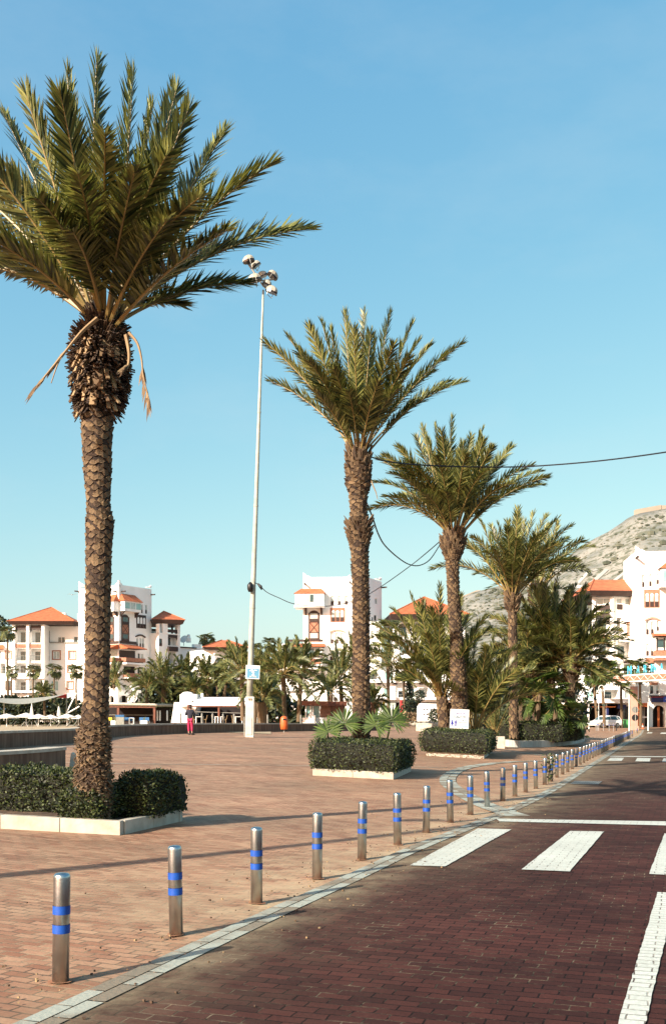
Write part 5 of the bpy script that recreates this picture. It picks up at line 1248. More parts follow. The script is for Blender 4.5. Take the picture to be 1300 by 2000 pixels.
bd.w.face([pL.w(uL,zt-1), pL.w(0,zt-1), pR.w(uR,zt-1), pR.w(uR,zt-1)+pL.d*uL], bd.wm)
bd.spike(pL, 604, 680, 220, 264); bd.spike(pL, 915, 850, 210, 264); bd.spike(pR, 916, 985, 212, 264); bd.spike(pR, 1166, 1125, 250, 270)
for x in (605, 895): bd.spout(pL, x, 297)
for x in (935, 1162): bd.spout(pR, x, 297 if x < 1000 else 322)
# oriel wrapping the corner
def oriel(bd, pa, ra, pb, rb, gm, roofy):
    for pl, r in ((pa, ra), (pb, rb)):
        if pl is None: continue
        u0, z0, u1, z1 = pl.rect(*r); b = MB(); b.obox(pl.w(u0, z0, -.2), pl.d*(u1-u0), pl.n*1.5, U3*(z1-z0), M['white']); bd.part(b, 'oriel')
        g = MB(); n = 3; w = (u1-u0)/n
        for i in range(n): g.obox(pl.w(u0+w*i+.1, z0+(z1-z0)*.25, 1.28), pl.d*(w-.2), pl.n*.05, U3*(z1-z0)*.62, M[gm if i % 2 == 0 else 'curtain'])
        bd.part(g, 'oriel_window')
        zr = pl.z(pl.c((r[0]+r[2])/2, 0)[0], pl.c(0, roofy)[1]); b = MB()
        a = [pl.w(u0-.3,z1,1.6), pl.w(u1+.3,z1,1.6), pl.w(u1-.4,zr,.05), pl.w(u0+.4,zr,.05)]
        b.raw(a+[pl.w(u0-.3,z1,0), pl.w(u1+.3,z1,0)], [(0,1,2,3),(0,3,4),(1,5,2),(4,5,1,0)], M['tile']); bd.part(b, 'oriel_roof')
        b = MB()
        for q in (u0+.2, u1-.45): b.prism([pl.w(q,z0,.0), pl.w(q,z0,1.1), pl.w(q,z0-1.0,.0)], pl.d*.25, M['wood'])
        bd.part(b, 'bracket')
oriel(bd, pL, (850,378,912,455), pR, (920,378,1048,455), 'teal', 320)
xpanel(bd, pR, 935, 470, 988, 682); xpanel(bd, pL, 845, 472, 876, 682)
panel3(bd, pR, 1048, 478, 1122, 580, 'wood'); arch3(bd, pR, 1042, 628, 1114, 735)
for pl, x0, x1 in ((pL,790,914),(pR,916,1050)):
    bd.canopy(pl, (x0,706,x1,738), 2.2); bd.prot(pl, (x0+4,680,x1,702), .08, 'wood', 'roof_railing', back=-.0)
    bd.prot(pl, (x0,752,x1-12,806), .04, 'wood' if pl is pR else 'curtain', 'loggia'); bd.prot(pl, (x0,812,x1+16,842), 1.8, 'brick', 'balcony'); bd.prot(pl, (x0,848,x1+14,862), 1.9, 'white', 'balcony_slab')  # loggia fills painted dark on the shaded face, pale on the sunlit one
    bd.prot(pl, (x0+30,928,x1,958), 1.4, 'brick', 'balcony'); bd.prot(pl, (x0+30,962,x1,974), 1.5, 'white', 'balcony_slab'); bd.prot(pl, (x0+36,874,x1-14,924), .04, 'dark' if pl is pR else 'curtain', 'loggia')
bd.done()
bw = Bld('low white arcaded wall with two dark arches below the corner tower', 235, 1372, 150, 'arcade_wall', 'wall'); bw.lit = True
pw = Plane(ZA(900,0)[0], 148, -12, ZA); bw.facade(pw, (800,1045,905,1180), [('a',832,1100,876,1152)], 1.5)
pw2 = Plane(ZA(905,0)[0], 148, 32, ZA); bw.facade(pw2, (905,1045,1010,1180), [('a',916,1098,988,1152)], 1.5)
bw.prot(pw2, (1022,1022,1080,1150), .3, 'white', 'chimney', back=1.2); bw.done()
# --- small belvedere tower and the shaded wing to its right
YB2 = 200
bd = Bld('shaded white wing with a small belvedere tower under a dark orange roof', 340, 1385, YB2); bd.lit = False
p1 = Plane(ZB(465,0)[0], YB2+4, 48, ZB); p2 = Plane(ZB(500,0)[0], YB2, 48, ZB); p3 = Plane(ZB(590,0)[0], YB2+6, 48, ZB)
bd.facade(p1, (364,600,440,1010), [('k',370,656,410,728),('k',370,770,406,845),('k',370,890,392,925)], 5)
bd.facade(p2, (432,620,598,1010), [('k',437,660,460,718),('k',437,762,457,850),('R',504,630,578,714),('r',504,762,560,862),('k',500,876,528,915)], 5)
bd.prot(p2, (500,722,570,758), .5, 'wood', 'balcony')
for x0, x1 in ((432,440),(464,500),(576,596)): bd.prot(p2, (x0,545,x1,622), .1, 'white', 'column', back=.8)
pb_ = Plane(ZB(500,0)[0], YB2+4.5, 48, ZB); bd.prot(pb_, (535,548,542,620), .1, 'wood', 'column', back=.3); bd.prot(pb_, (470,548,476,620), .1, 'wood', 'column', back=.3)
bd.prot(p2, (465,588,578,614), .05, 'wood', 'railing'); bd.prot(p1, (366,584,434,602), .05, 'wood', 'railing')
bd.hip(Plane(ZB(500,0)[0], YB2, 20, ZB), 376, 628, 515, 546, (475,450), 8.5, ov=.9)
bd.facade(p3, (588,730,825,1010), [('k',589,786,610,858),('R',645,780,702,872),('R',743,788,797,878),('k',738,900,770,925),('k',660,900,700,940)], 6)
bd.prot(p3, (560,672,660,724), -4, 'white', 'roof_house', back=6); bd.prot(p3, (712,704,762,745), -.2, 'white', 'chimney', back=1.0)
bd.prot(p3, (588,724,720,733), .2, 'wood', 'ledge'); bd.done()
for x, y, r_, lab in ((625,662,.85,'white satellite dish on the roof of the shaded wing'),):
    q = P(*ZB(x,y), YB2+9); t = thing('satellite_dish', lab, 'satellite dish', q-U3*.8); b = MB(); nn = V((-.4,-.8,.5)).normalized(); e1 = nn.orthogonal().normalized(); e2 = nn.cross(e1)
    b.prism([q+(e1*math.cos(a)+e2*math.sin(a))*r_ for a in [k*math.pi/8 for k in range(16)]], -nn*.12, M['whitepaint']); b.build('reflector', t); b = MB(); b.tube([q-U3*1.4+V((0,.3,0)), q+V((0,.15,0))], .06, 6, M['metal']); b.build('stand', t)
q = P(*ZB(662,690), YB2+9); b = MB(); b.lathe(q, [(.5,0),(.5,.9),(.35,1.1),(.35,1.5),(.25,1.65),(.02,1.7)], 12, M['whitepaint']); tag(b.build('roof_vent', origin=q), 'round white vent beside the dish on the shaded wing', 'vent')
# --- pavilion with orange roof left of the mast
bd = Bld('shaded white pavilion with a flat orange roof just left of the mast', 440, 1385, 190); bd.lit = False
p = Plane(ZB(862,0)[0], 190, 38, ZB)
bd.facade(p, (862,745,1112,1010), [('k',882,806,932,868),('k',950,806,974,862),('k',948,904,972,945)], 9)
p2_ = Plane(ZB(862,0)[0], 190, -40, ZB); bd.facade(p2_, (808,745,862,1010), [('k',818,900,850,945)], 6)
bd.hip(Plane(ZB(862,0)[0], 190, 8, ZB), 770, 1118, 728, 748, (988,672), 10, ov=1.0, ridge=.5); bd.done()
# --- centre tower, front sunlit
YM = 167
bd = Bld('white tower with stepped parapet rising behind the second palm', 650, 1385, YM); bd.lit = True
cxp = ZC(936,0)[0]; pf_ = Plane(cxp, YM, 12, ZC)
uc = pf_.u(cxp); pside = Plane(cxp, YM, 68, ZC)
# the front runs away to the left, so re-anchor it at its left corner
pf_ = Plane(ZC(440,0)[0], YM+2, -4, ZC); yc = pf_.w(pf_.u(cxp), 0).y; pside = Plane(cxp, yc, 66, ZC)
wins = [('w',652,330,678,402),('w',706,330,730,402),('w',760,330,785,400),('w',650,616,674,700),('w',689,616,713,700),('w',728,616,751,700),('w',645,750,672,832),('w',686,750,712,832),('w',726,750,750,832),('w',640,884,668,960),('w',686,884,712,960)]
bd.facade(pf_, (440,186,936,1140), wins)
bd.facade(pside, (936,205,1044,525), [('w',991,348,1010,394),('k',968,495,978,522),('k',985,480,1003,522),('k',936,345,948,395),('k',936,470,950,520)])
zt = pf_.rect(440,186,936,300)[3]; u0, u1 = pf_.u(ZC(440,0)[0]), pf_.u(cxp); us = pside.u(ZC(1044,0)[0])
bd.w.face([pf_.w(u0,0), pf_.w(u0,zt), pf_.w(u0,zt,-10), pf_.w(u0,0,-10)], bd.wm); bd.w.face([pf_.w(u0,zt-1), pf_.w(u1,zt-1), pside.w(us,zt-1), pside.w(us,zt-1)-pf_.d*(u1-u0)], bd.wm)
bd.w.face([pside.w(us,0), pside.w(us,zt-.6), pside.w(us,zt-.6)-pf_.d*9, pside.w(us,0)-pf_.d*9], bd.wm)
bd.spike(pf_, 440, 505, 150, 190); bd.spike(pf_, 935, 870, 150, 190); bd.spike(pf_, 800, 770, 163, 188); bd.spike(pside, 1044, 1000, 190, 212)
bd.spout(pf_, 455, 240); bd.spout(pf_, 800, 228); bd.spout(pside, 1040, 266)
u0, z0, u1, z1 = pf_.rect(385,320,604,412); b = MB(); b.obox(pf_.w(u0,z0,-2.5), pf_.d*(u1-u0), pf_.n*4.1, U3*(z1-z0), M['white']); b.obox(pf_.w(u0-.15,z0-.3,-2.5), pf_.d*(u1-u0+.3), pf_.n*4.3, U3*.28, M['white']); bd.part(b, 'oriel')
b = MB(); a, zb, c, zt2 = pf_.rect(476,328,546,386); b.obox(pf_.w(a,zb,1.56), pf_.d*(c-a), pf_.n*.06, U3*(zt2-zb), M['curtain']); b.obox(pf_.w(a+(c-a)*.35,zb,1.6), pf_.d*(c-a)*.35, pf_.n*.05, U3*(zt2-zb)*.95, M['glass']); bd.part(b, 'oriel_window')
zr = pf_.z(ZC(500,0)[0], ZC(0,276)[1]); b = MB(); b.raw([pf_.w(u0-.2,z1,1.8), pf_.w(u1+.2,z1,1.8), pf_.w(u1-.5,zr,.2), pf_.w(u0+.9,zr,.2), pf_.w(u0-.2,z1,-2.5), pf_.w(u1+.2,z1,-.2)], [(0,1,2,3),(0,3,4),(1,5,2),(4,5,1,0),(4,3,2,5)], M['tile']); bd.part(b, 'oriel_roof')
b = MB()
for x in (455, 575): q = pf_.u(ZC(x,0)[0]); b.prism([pf_.w(q,z0-.3,.0), pf_.w(q,z0-.3,1.2), pf_.w(q,z0-1.4,.0)], pf_.d*.3, M['wood'])
bd.part(b, 'bracket')
xpanel(bd, pf_, 485, 438, 562, 682); panel3(bd, pf_, 648, 422, 762, 532, 'brick'); arch3(bd, pf_, 643, 588, 762, 702)
bd.prot(pf_, (643,842,765,872), .12, 'brick', 'brick_band'); bd.prot(pf_, (640,965,765,985), .3, 'white', 'ledge')
bd.canopy(pf_, (320,698,605,724), 2.6); bd.prot(pf_, (325,666,592,684), .06, 'wood', 'roof_railing', back=-.0)
bd.prot(pf_, (318,735,590,800), 2.0, 'white', 'loggia'); 
u0, z0, u1, z1 = pf_.rect(345,742,585,800); g = MB()
for i in range(5): g.obox(pf_.w(u0+(u1-u0)*(i/5)+.08, z0, 2.02), pf_.d*((u1-u0)/5-.16), pf_.n*.04, U3*(z1-z0), M['glass' if i in (1, 3) else 'curtain'])
bd.part(g, 'loggia_window'); bd.prot(pf_, (300,800,592,808), 2.4, 'wood', 'railing'); bd.prot(pf_, (300,812,590,900), 2.2, 'white', 'balcony'); bd.prot(pf_, (430,820,585,860), 2.26, 'brick', 'brick_band')
bd.box(pf_, (240,700,440,1140), 8); bd.facade(pf_, (240,700,440,1140), [('k',260,770,300,830),('r',350,930,420,1000)])
bd.done()
# long white block running right from the centre tower
bd = Bld('long white balcony block between the centre tower and the short leaning palm', 790, 1395, 160); bd.lit = True
pq = Plane(ZC(940,0)[0], 158, 6, ZC)
bd.facade(pq, (938,528,1040,905), [('w',960,600,985,660),('w',1000,600,1025,660)], 8)
pq2 = Plane(ZC(940,0)[0], 152, 4, ZC)
bd.facade(pq2, (936,905,1620,1150), [('r',960,915,1010,985),('g',1065,912,1130,985),('r',1190,912,1260,975),('k',1300,915,1350,975),('g',1400,912,1460,980),('g',1060,1040,1125,1112),('r',1172,1062,1220,1112),('w',1250,1040,1300,1112),('r',1330,1040,1400,1112),('k',1450,1040,1500,1112),('w',960,1030,1000,1105)], 8)
pq3 = Plane(ZC(1200,0)[0], 156, 4, ZC); bd.facade(pq3, (1150,640,1620,905), [('g',1180,690,1240,770),('k',1290,690,1330,770),('g',1380,700,1440,780),('k',1500,700,1540,780),('r',1200,810,1280,880),('k',1340,810,1400,880),('r',1450,810,1520,880)], 8)
bd.prot(pq2, (936,975,1620,1000), .9, 'white', 'balcony_slab'); bd.prot(pq2, (936,1114,1620,1132), .9, 'white', 'balcony_slab')
for x in (1010,1130,1230,1330,1430): bd.prot(pq2, (x,1002,x+28,1014), .7, 'wood', 'bracket')
bd.prot(pq2, (1050,1150,1620,1260), -1.2, 'dark', 'shop_recess', back=1.6); bd.prot(pq2, (1105,1000,1150,1260), .25, 'white', 'pilaster'); bd.prot(pq2, (1060,1140,1150,1175), .3, 'curtain', 'shop_fascia')
bd.done()
bd = Bld('white pavilion with an orange pyramid roof half hidden behind the short leaning palm', 840, 1395, 172); bd.lit = True
p = Plane(ZD(380,0)[0], 170, 3, ZD); bd.facade(p, (120,450,660,900), [('R',150,465,240,560),('R',280,465,370,560),('k',420,480,470,560),('k',540,480,600,560),('r',180,600,260,690),('k',440,600,500,680)], 10)
bd.hip(p, 78, 690, 398, 440, (385,262), 12, ov=1.2); bd.done()
# white arcade left of the kiosk
bw = Bld('white arcade with round arches behind the orange bin', 540, 1400, 146, 'arcade_wall', 'building'); bw.lit = True
pw = Plane(ZC(250,0)[0], 144, 5, ZC); bw.facade(pw, (60,1068,445,1290), [('a',165,1115,212,1290),('a',250,1128,350,1290),('a',385,1128,440,1290)], 4); bw.prot(pw, (60,1062,560,1070), .2, 'metal', 'railing'); bw.done()
# --- right pavilion and right tower
YR = 140
bd = Bld('white apartment block with an orange hipped roof at the right beyond the palm island', 1200, 1415, YR); bd.lit = True
cx_ = ZG(388,0)[0]; pl_ = Plane(cx_, YR, -14, ZG); pr_ = Plane(cx_, YR, 20, ZG)
bd.facade(pl_, (222,862,388,1690), [('h',258,872,362,922),('R',250,978,362,1142),('r',250,1215,362,1340),('r',250,1382,362,1470),('r',232,1590,320,1662)])
for r, m_ in (((250,930,362,970),'wood'),((245,1160,365,1198),'brick')): bd.prot(pl_, r, .1, m_, 'balcony_panel')
bd.prot(pl_, (366,862,392,1690), .3, 'white', 'pilaster'); bd.prot(pl_, (222,862,250,1690), .3, 'white', 'pilaster')
bd.facade(pr_, (388,862,566,1690), [('h',416,872,456,916),('h',482,876,562,926),('r',416,1026,454,1142),('b',506,1072,562,1158),('r',420,1215,560,1340),('r',416,1385,454,1462),('r',470,1390,556,1470),('h',416,1590,480,1662),('r',500,1590,556,1662)])
bd.prot(pr_, (416,922,458,962), .1, 'wood', 'balcony_panel'); bd.prot(pr_, (412,1342,562,1368), .9, 'white', 'balcony_slab'); bd.prot(pl_, (222,1342,364,1366), .9, 'white', 'balcony_slab')
for x in (150,270,470): bd.prot(pr_ if x > 388 else pl_, (x,1370,x+70,1384), .8, 'wood', 'bracket')
bd.hip(Plane(cx_, YR, 4, ZG), 180, 720, 822, 860, (500,730), 11, ov=1.1, ridge=2.0)
pg_ = Plane(ZG(300,0)[0], YR-2.5, 4, ZG)
bd.facade(pg_, (0,1470,575,1690), [('r',40,1592,130,1660),('g',180,1600,240,1660),('r',320,1590,430,1660),('h',480,1600,550,1660)], 4)
bd.prot(pg_, (0,1662,575,1692), 1.0, 'white', 'balcony_slab')
bd.facade(pg_, (0,1692,575,1890), [('o',60,1700,185,1886),('o',195,1700,330,1886),('o',340,1700,440,1886),('k',460,1720,520,1880)], 4)
for r, m_ in (((420,1706,480,1738),'navy'),((436,1742,450,1815),'navy'),((332,1735,342,1800),'navy')): bd.prot(pg_, r, .5, m_, 'shop_sign')
bd.prot(pg_, (200,1720,400,1726), .3, 'orangedoor', 'shop_light_strip'); bd.done()
bd = Bld('white tower with stepped parapet and brick panels at the right edge', 1270, 1418, YR-4); bd.lit = True
pt = Plane(ZG(562,0)[0], YR-3, -6, ZG)
bd.facade(pt, (562,505,1040,1890), [('w',613,690,634,788),('w',669,686,690,782),('w',724,680,747,765),('w',645,1055,667,1160),('w',683,1055,706,1160),('w',728,1050,746,1130),('w',645,1230,668,1326),('w',682,1230,701,1326),('w',645,1400,668,1470),('w',690,1400,712,1470),('a',697,1712,790,1884),('k',676,1560,700,1622),('w',724,1560,745,1622)])
u0, z0, u1, z1 = pt.rect(562,505,1040,1890)
bd.w.face([pt.w(u0,z0), pt.w(u0,z1), pt.w(u0,z1,-9), pt.w(u0,z0,-9)], bd.wm); bd.w.face([pt.w(u0,z1-.8), pt.w(u1,z1-.8), pt.w(u1,z1-.8,-9), pt.w(u0,z1-.8,-9)], bd.wm)
bd.spike(pt, 562, 640, 462, 508); bd.spout(pt, 568, 560, 1.3)
u0, z0, u1, z1 = pt.rect(748,650,1000,782); b = MB(); b.obox(pt.w(u0,z0,-.2), pt.d*(u1-u0), pt.n*1.8, U3*(z1-z0), M['white']); b.obox(pt.w(u0-.15,z0-.25,-.2), pt.d*(u1-u0+.3), pt.n*2.0, U3*.24, M['white']); bd.part(b, 'oriel')
b = MB(); b.obox(pt.w(u0+.2,z0+.5,1.62), pt.d*2.2, pt.n*.05, U3*(z1-z0-.8), M['teal']); bd.part(b, 'oriel_window')
zr = pt.z(1290, ZG(0,560)[1]); b = MB(); b.raw([pt.w(u0-.3,z1,1.9), pt.w(u1,z1,1.9), pt.w(u1,zr,.05), pt.w(u0+1.6,zr,.05), pt.w(u0-.3,z1,0)], [(0,1,2,3),(0,3,4)], M['tile']); bd.part(b, 'oriel_roof')
panel3(bd, pt, 628, 806, 750, 948, 'brick'); arch3(bd, pt, 634, 1020, 752, 1165)
bd.canopy(pt, (690,1148,1000,1170), 2.2); bd.prot(pt, (702,1184,1000,1285), 1.6, 'white', 'loggia')
b = MB(); u0, z0, u1, z1 = pt.rect(704,1190,1000,1282)
for i in range(10): b.obox(pt.w(u0+i*.95,z0,1.62), pt.d*.16, pt.n*.08, U3*(z1-z0), M['wood']); b.obox(pt.w(u0+i*.95+.16,z0+.3,1.61), pt.d*.76, pt.n*.04, U3*(z1-z0-.5), M['curtain' if i % 2 else 'glass'])
bd.part(b, 'loggia_window'); bd.prot(pt, (698,1290,1000,1330), 1.9, 'brick', 'balcony'); bd.prot(pt, (696,1332,1000,1346), 2.0, 'white', 'balcony_slab'); bd.prot(pt, (696,1350,1000,1364), 1.95, 'brick', 'brick_band'); bd.prot(pt, (640,1340,705,1382), .15, 'brick', 'brick_band')
bd.prot(pt, (670,1530,735,1552), .15, 'brick', 'brick_band'); bd.prot(pt, (670,1634,1000,1642), .8, 'wood', 'ledge')
bd.prot(pt, (680,1650,768,1688), .9, 'navy', 'awning'); bd.prot(pt, (680,1646,768,1650), .95, 'red', 'awning_stripe'); bd.prot(pt, (768,1645,1000,1686), 1.0, 'awnblue', 'shop_sign')
b = MB()
for i, (x0, y0, x1, y1) in enumerate(((782,1664,790,1668),(790,1660,797,1664),(797,1664,806,1668),(786,1673,800,1675))): u0, z0, u1, z1 = pt.rect(x0,y0,x1,y1); b.obox(pt.w(u0,z0,1.0), pt.d*(u1-u0), pt.n*.03, U3*(z1-z0), M['whitepaint'])
bd.part(b, 'sign_mark')
b = MB(); u0, z0, u1, z1 = pt.rect(738,1722,756,1882); b.obox(pt.w(u0,z0,-.5), pt.d*(u1-u0), pt.n*.1, U3*(z1-z0), M['orangedoor']); bd.part(b, 'orange_door')
pd = Plane(ZG(580,0)[0], YR-4.5, -6, ZG)
bd.facade(pd, (572,1692,664,1890), [('o',608,1712,654,1880)], 1.5); bd.prot(pd, (580,1722,607,1882), .12, 'orangedoor', 'orange_door'); bd.prot(pd, (578,1694,660,1724), .25, 'orangedoor', 'orange_lintel'); bd.prot(pd, (606,1800,656,1808), .05, 'whitepaint', 'door_bar')
bd.done()
# --- marina gate
YG_ = 124
t = thing('marina_gate', 'pink pillared gate beam carrying cyan MARINA letters', 'gate', on((1237-CX)/F*YG_, YG_))
col = on((1237.5-CX)/F*YG_, YG_); b = MB(); b.box(col+U3*-.2, .72, .72, P(1237,1341,YG_).z-col.z+.2, M['pink']); b.box(col, .9, .9, .5, M['pink']); b.build('pillar', t)
a, c = P(1211,1334.5,YG_), P(1420,1317,YG_-20); d = (c-a); d.z = 0; L_ = d.length; d.normalize(); n_ = V((d.y,-d.x,0)); hB = 14.2*YG_/F
b = MB(); b.obox(a-n_*1.0-U3*0, d*L_, n_*2.0, U3*hB, M['white']); b.build('beam', t)
b = MB(); b.obox(a+d*.1+n_*1.003+U3*.14-U3*0, d*(L_-.2), n_*.03, U3*(hB-.28), M['brick'])
b.obox(a-d*.03+U3*.14-n_*.85, -d*.02, n_*1.7, U3*(hB-.28), M['brick']); b.build('brick_panel', t)
b = MB(); k = 0; x = .2
while x < L_-1:
    z0, z1 = (.2, hB-.2) if k % 2 == 0 else (hB-.2, .2)
    b.tube([a+d*x+n_*1.045+U3*z0, a+d*(x+.75)+n_*1.045+U3*z1], .025, 4, M['whitepaint']); x += .75; k += 1
b.build('zigzag', t)
A = P(1224.5,1325,YG_); yy = 1325
def gate_pt(px):
    kx_ = (px-CX)/F; s = (kx_*(a.y)-a.x)/(d.x-kx_*d.y); return a+d*s
for i, ch in enumerate('MARINA'):
    px = [1224.5,1243,1256,1269.5,1274.5,1288.5][i]; w_ = [16,12,12,4,12.5,12.5][i]
    q = gate_pt(px); hz = (17.5 if i == 0 else 15.5)*q.y/F; base_z = a.z+hB+[.10,.2,.2,.25,.2,.25][i]
    q.z = base_z
    text_mesh(ch, hz*1.38, M['cyan'], q, d, U3, n_, t, name='letter', depth=.05, align='LEFT', bold=0.0, wid=w_*q.y/F*.84)
b = MB()
for px in (1228,1239,1248,1260,1272,1280,1294): q = gate_pt(px); b.tube([V((q.x,q.y,a.z+hB)), V((q.x,q.y,a.z+hB+.6))], .03, 4, M['metal'])
b.build('letter_bracket', t)
# --- round signs on a post, seen from behind
YS_ = 118.0; q = on((1240.5-CX)/F*YS_, YS_); t = thing('road_sign', 'post with two round signs, a pale disc over a dark disc', 'road sign', q)
b = MB(); b.tube([q-U3*.2, P(1240.5,1378,YS_)], .05, 8, M['metal']); b.build('post', t)
for py, m_ in ((1386.5,'metal'),(1402,'black')):
    c0 = P(1240,py,YS_)+V((0,.09,0)); r_ = 6.4*YS_/F; b = MB(); b.prism([c0+V((r_*math.cos(w_),0,r_*math.sin(w_))) for w_ in [k*math.pi/12 for k in range(24)]], V((0,.03,0)), M[m_]); b.build('disc', t)
# --- white car at the shops
Yc = 130; f0 = on((1181-CX)/F*Yc, Yc); f0.z = gz(f0.x, f0.y)
def car(f0, yaw, m, lab, W=1.75, L=4.1):
    t = thing('parked_car', lab, 'car', f0); ex = V((math.cos(yaw), math.sin(yaw), 0)); ey = V((-ex.y, ex.x, 0))
    pt_ = lambda x, y, z: f0+ex*x+ey*y+U3*z
    prof = [(-2.05,.28),(-2.05,.62),(-1.9,.78),(-1.15,.93),(-.55,1.40),(-.1,1.52),(1.1,1.54),(1.75,1.42),(2.0,.98),(2.05,.55),(2.0,.28)]
    b = MB(); n = len(prof); vs = []
    for y, k in ((-W/2, 1), (-W/2+.0, 1), (W/2, 1)):
        pass
    for side in (-1, 1):
        for x, z in prof: vs.append(pt_(x, side*(W/2-(.16 if z > 1.0 else 0)), z))
    b.raw(vs, [(i, (i+1) % n, n+(i+1) % n, n+i) for i in range(n)]+[tuple(range(n-1,-1,-1)), tuple(range(n, 2*n))], M[m]); b.build('body', t, bevel=.05)
    for side in (-1, 1):
        for xs in ([(-.95,1.0),(-.5,1.34),(.15,1.42),(.15,1.0)],[(.25,1.0),(.25,1.42),(1.1,1.42),(1.45,1.02)],[(1.55,1.05),(1.25,1.40),(1.6,1.34),(1.8,1.08)]):
            b = MB(); b.prism([pt_(x, side*(W/2-.15+(1.35-z)*.3), z) for x, z in xs], ey*side*.03, M['glass']); b.build('side_window', t)
    b = MB(); b.prism([pt_(1.86,-.62,1.30), pt_(1.86,.62,1.30), pt_(2.0,.68,1.0), pt_(2.0,-.68,1.0)], ex*.05, M['glass']); b.build('rear_window', t)
    b = MB(); b.prism([pt_(-1.12,-.66,.97), pt_(-1.12,.66,.97), pt_(-.6,.6,1.36), pt_(-.6,-.6,1.36)], U3*.03-ex*.04, M['glass']); b.build('windscreen', t)
    for side in (-1, 1):
        b = MB(); b.prism([pt_(1.9,side*.84,.85), pt_(2.0,side*.6,.9), pt_(1.97,side*.62,1.15), pt_(1.88,side*.80,1.2)], ex*.08, M['red']); b.build('tail_light', t)
        b = MB(); b.box(pt_(-2.03,side*.62,.62), .1, .34, .16, M['curtain'], yaw); b.build('headlight', t)
        for x in (-1.3, 1.25):
            w_ = MB(); c0 = pt_(x, side*(W/2-.18), .31); w_.tube([c0, c0+ey*side*.2], .31, 18, M['tyre']); o = w_.build('wheel', t); w_ = MB(); w_.tube([c0+ey*side*.19, c0+ey*side*.215], .19, 12, M['metal']); w_.build('rim', o)
    b = MB(); b.box(pt_(2.06,0,.62), .03, .5, .12, M['yellow'] if 0 else M['whitepaint'], yaw); b.box(pt_(2.05,0,.30), .12, 1.6, .18, M['black'], yaw); b.build('rear_bumper', t)
car(f0, rad(28), 'carpaint', 'white hatchback parked in front of the dark shop opening')
car(P(8,1410.5,172), rad(5), 'carblue', 'dark blue car parked behind the leftmost parasol'); car(P(32,1410,174), rad(175), 'carblue', 'dark blue car behind the white terrace railing, right of the other')
# green bin, cone, bollards, posts by the shops
q = on((1222.5-CX)/F*132, 132); b = MB(); b.box(q, .66, .62, .9, M['green']); b.prism([q+V((-.36,-.36,.9)), q+V((.36,-.36,.9)), q+V((.36,.36,1.05)), q+V((-.36,.36,1.05))], U3*.06, M['green'])
tb = thing('wheelie_bin', 'green wheelie bin right of the white hatchback', 'bin', q); b.build('bin_body', tb); b = MB()
for s in (-1, 1): b.tube([q+V((s*.3,.3,.1)), q+V((s*.36,.3,.1))], .1, 10, M['tyre'])
b.build('wheel', tb)
q = on((1254.5-CX)/F*128, 128); b = MB(); b.box(q, .36, .36, .03, M['orange']); b.lathe(q, [(.15,.03),(.10,.25),(.04,.68),(.03,.70)], 12, M['orange']); o = b.build('traffic_cone', origin=q); tag(o, 'small orange traffic cone beside the orange doorway', 'traffic cone')
b = MB(); b.lathe(q, [(.112,.24),(.085,.40)], 12, M['whitepaint'], cap=False); b.build('stripe', o)
for k, px in enumerate((1163.5,1166,1168.5,1178,1189,1197.5)):
    q = P(px, 1423.5+(k > 2)*.7, 120); b = MB(); b.tube([q-U3*.3, q+U3*.72], .05, 8, M['steel']); o = b.build('steel_post', origin=q); tag(o, 'slim steel post in front of the white car, %s from the left' % ORD[k] if k < 5 else 'slim steel post in front of the white car, last at the right', 'post', 'slim steel posts near the shops')
    b = MB(); b.tube([q+U3*.42, q+U3*.52], .056, 8, M['blue']); b.build('band', o)
q = P(1203,1424.5,118); b = MB(); b.lathe(q, [(.06,-.2),(.07,.3),(.12,.36),(.12,.5),(.05,.55)], 10, M['black']); tag(b.build('short_bollard', origin=q), 'short black bollard right of the slim steel posts', 'bollard')
def bike(f, yaw, lab):
    t = thing('bicycle', lab, 'bicycle', f); ex = V((math.cos(yaw), math.sin(yaw), 0))
    for s in (-.5, .5):
        c0 = f+ex*s+U3*.34; b = MB(); b.tube([c0+ex*.33*math.cos(a_)+U3*.33*math.sin(a_) for a_ in [k*math.pi/8 for k in range(17)]], .025, 5, M['tyre'], cap=False); b.build('wheel', t)
    b = MB(); J_ = [f-ex*.5+U3*.34, f-ex*.12+U3*.32, f-ex*.22+U3*.85, f+ex*.36+U3*.82, f+ex*.5+U3*.34]
    for i, j in ((0,1),(0,2),(1,2),(2,3),(1,3),(3,4)): b.tube([J_[i], J_[j]], .02, 5, M['whitepaint'])
    b.build('frame', t); b = MB(); b.box(J_[2]+U3*.02, .22, .12, .05, M['black'], yaw); b.build('saddle', t); b = MB(); b.tube([J_[3]+U3*.15+ex.cross(U3)*.25, J_[3]+U3*.15-ex.cross(U3)*.25], .02, 5, M['black']); b.tube([J_[3], J_[3]+U3*.15], .02, 5, M['black']); b.build('handlebar', t)
bike(on((1211.5-CX)/F*131, 131), rad(70), 'white bicycle parked between the white car and the green bin'); bike(on((1233-CX)/F*131, 131), rad(80), 'bicycle parked behind the pink gate pillar')
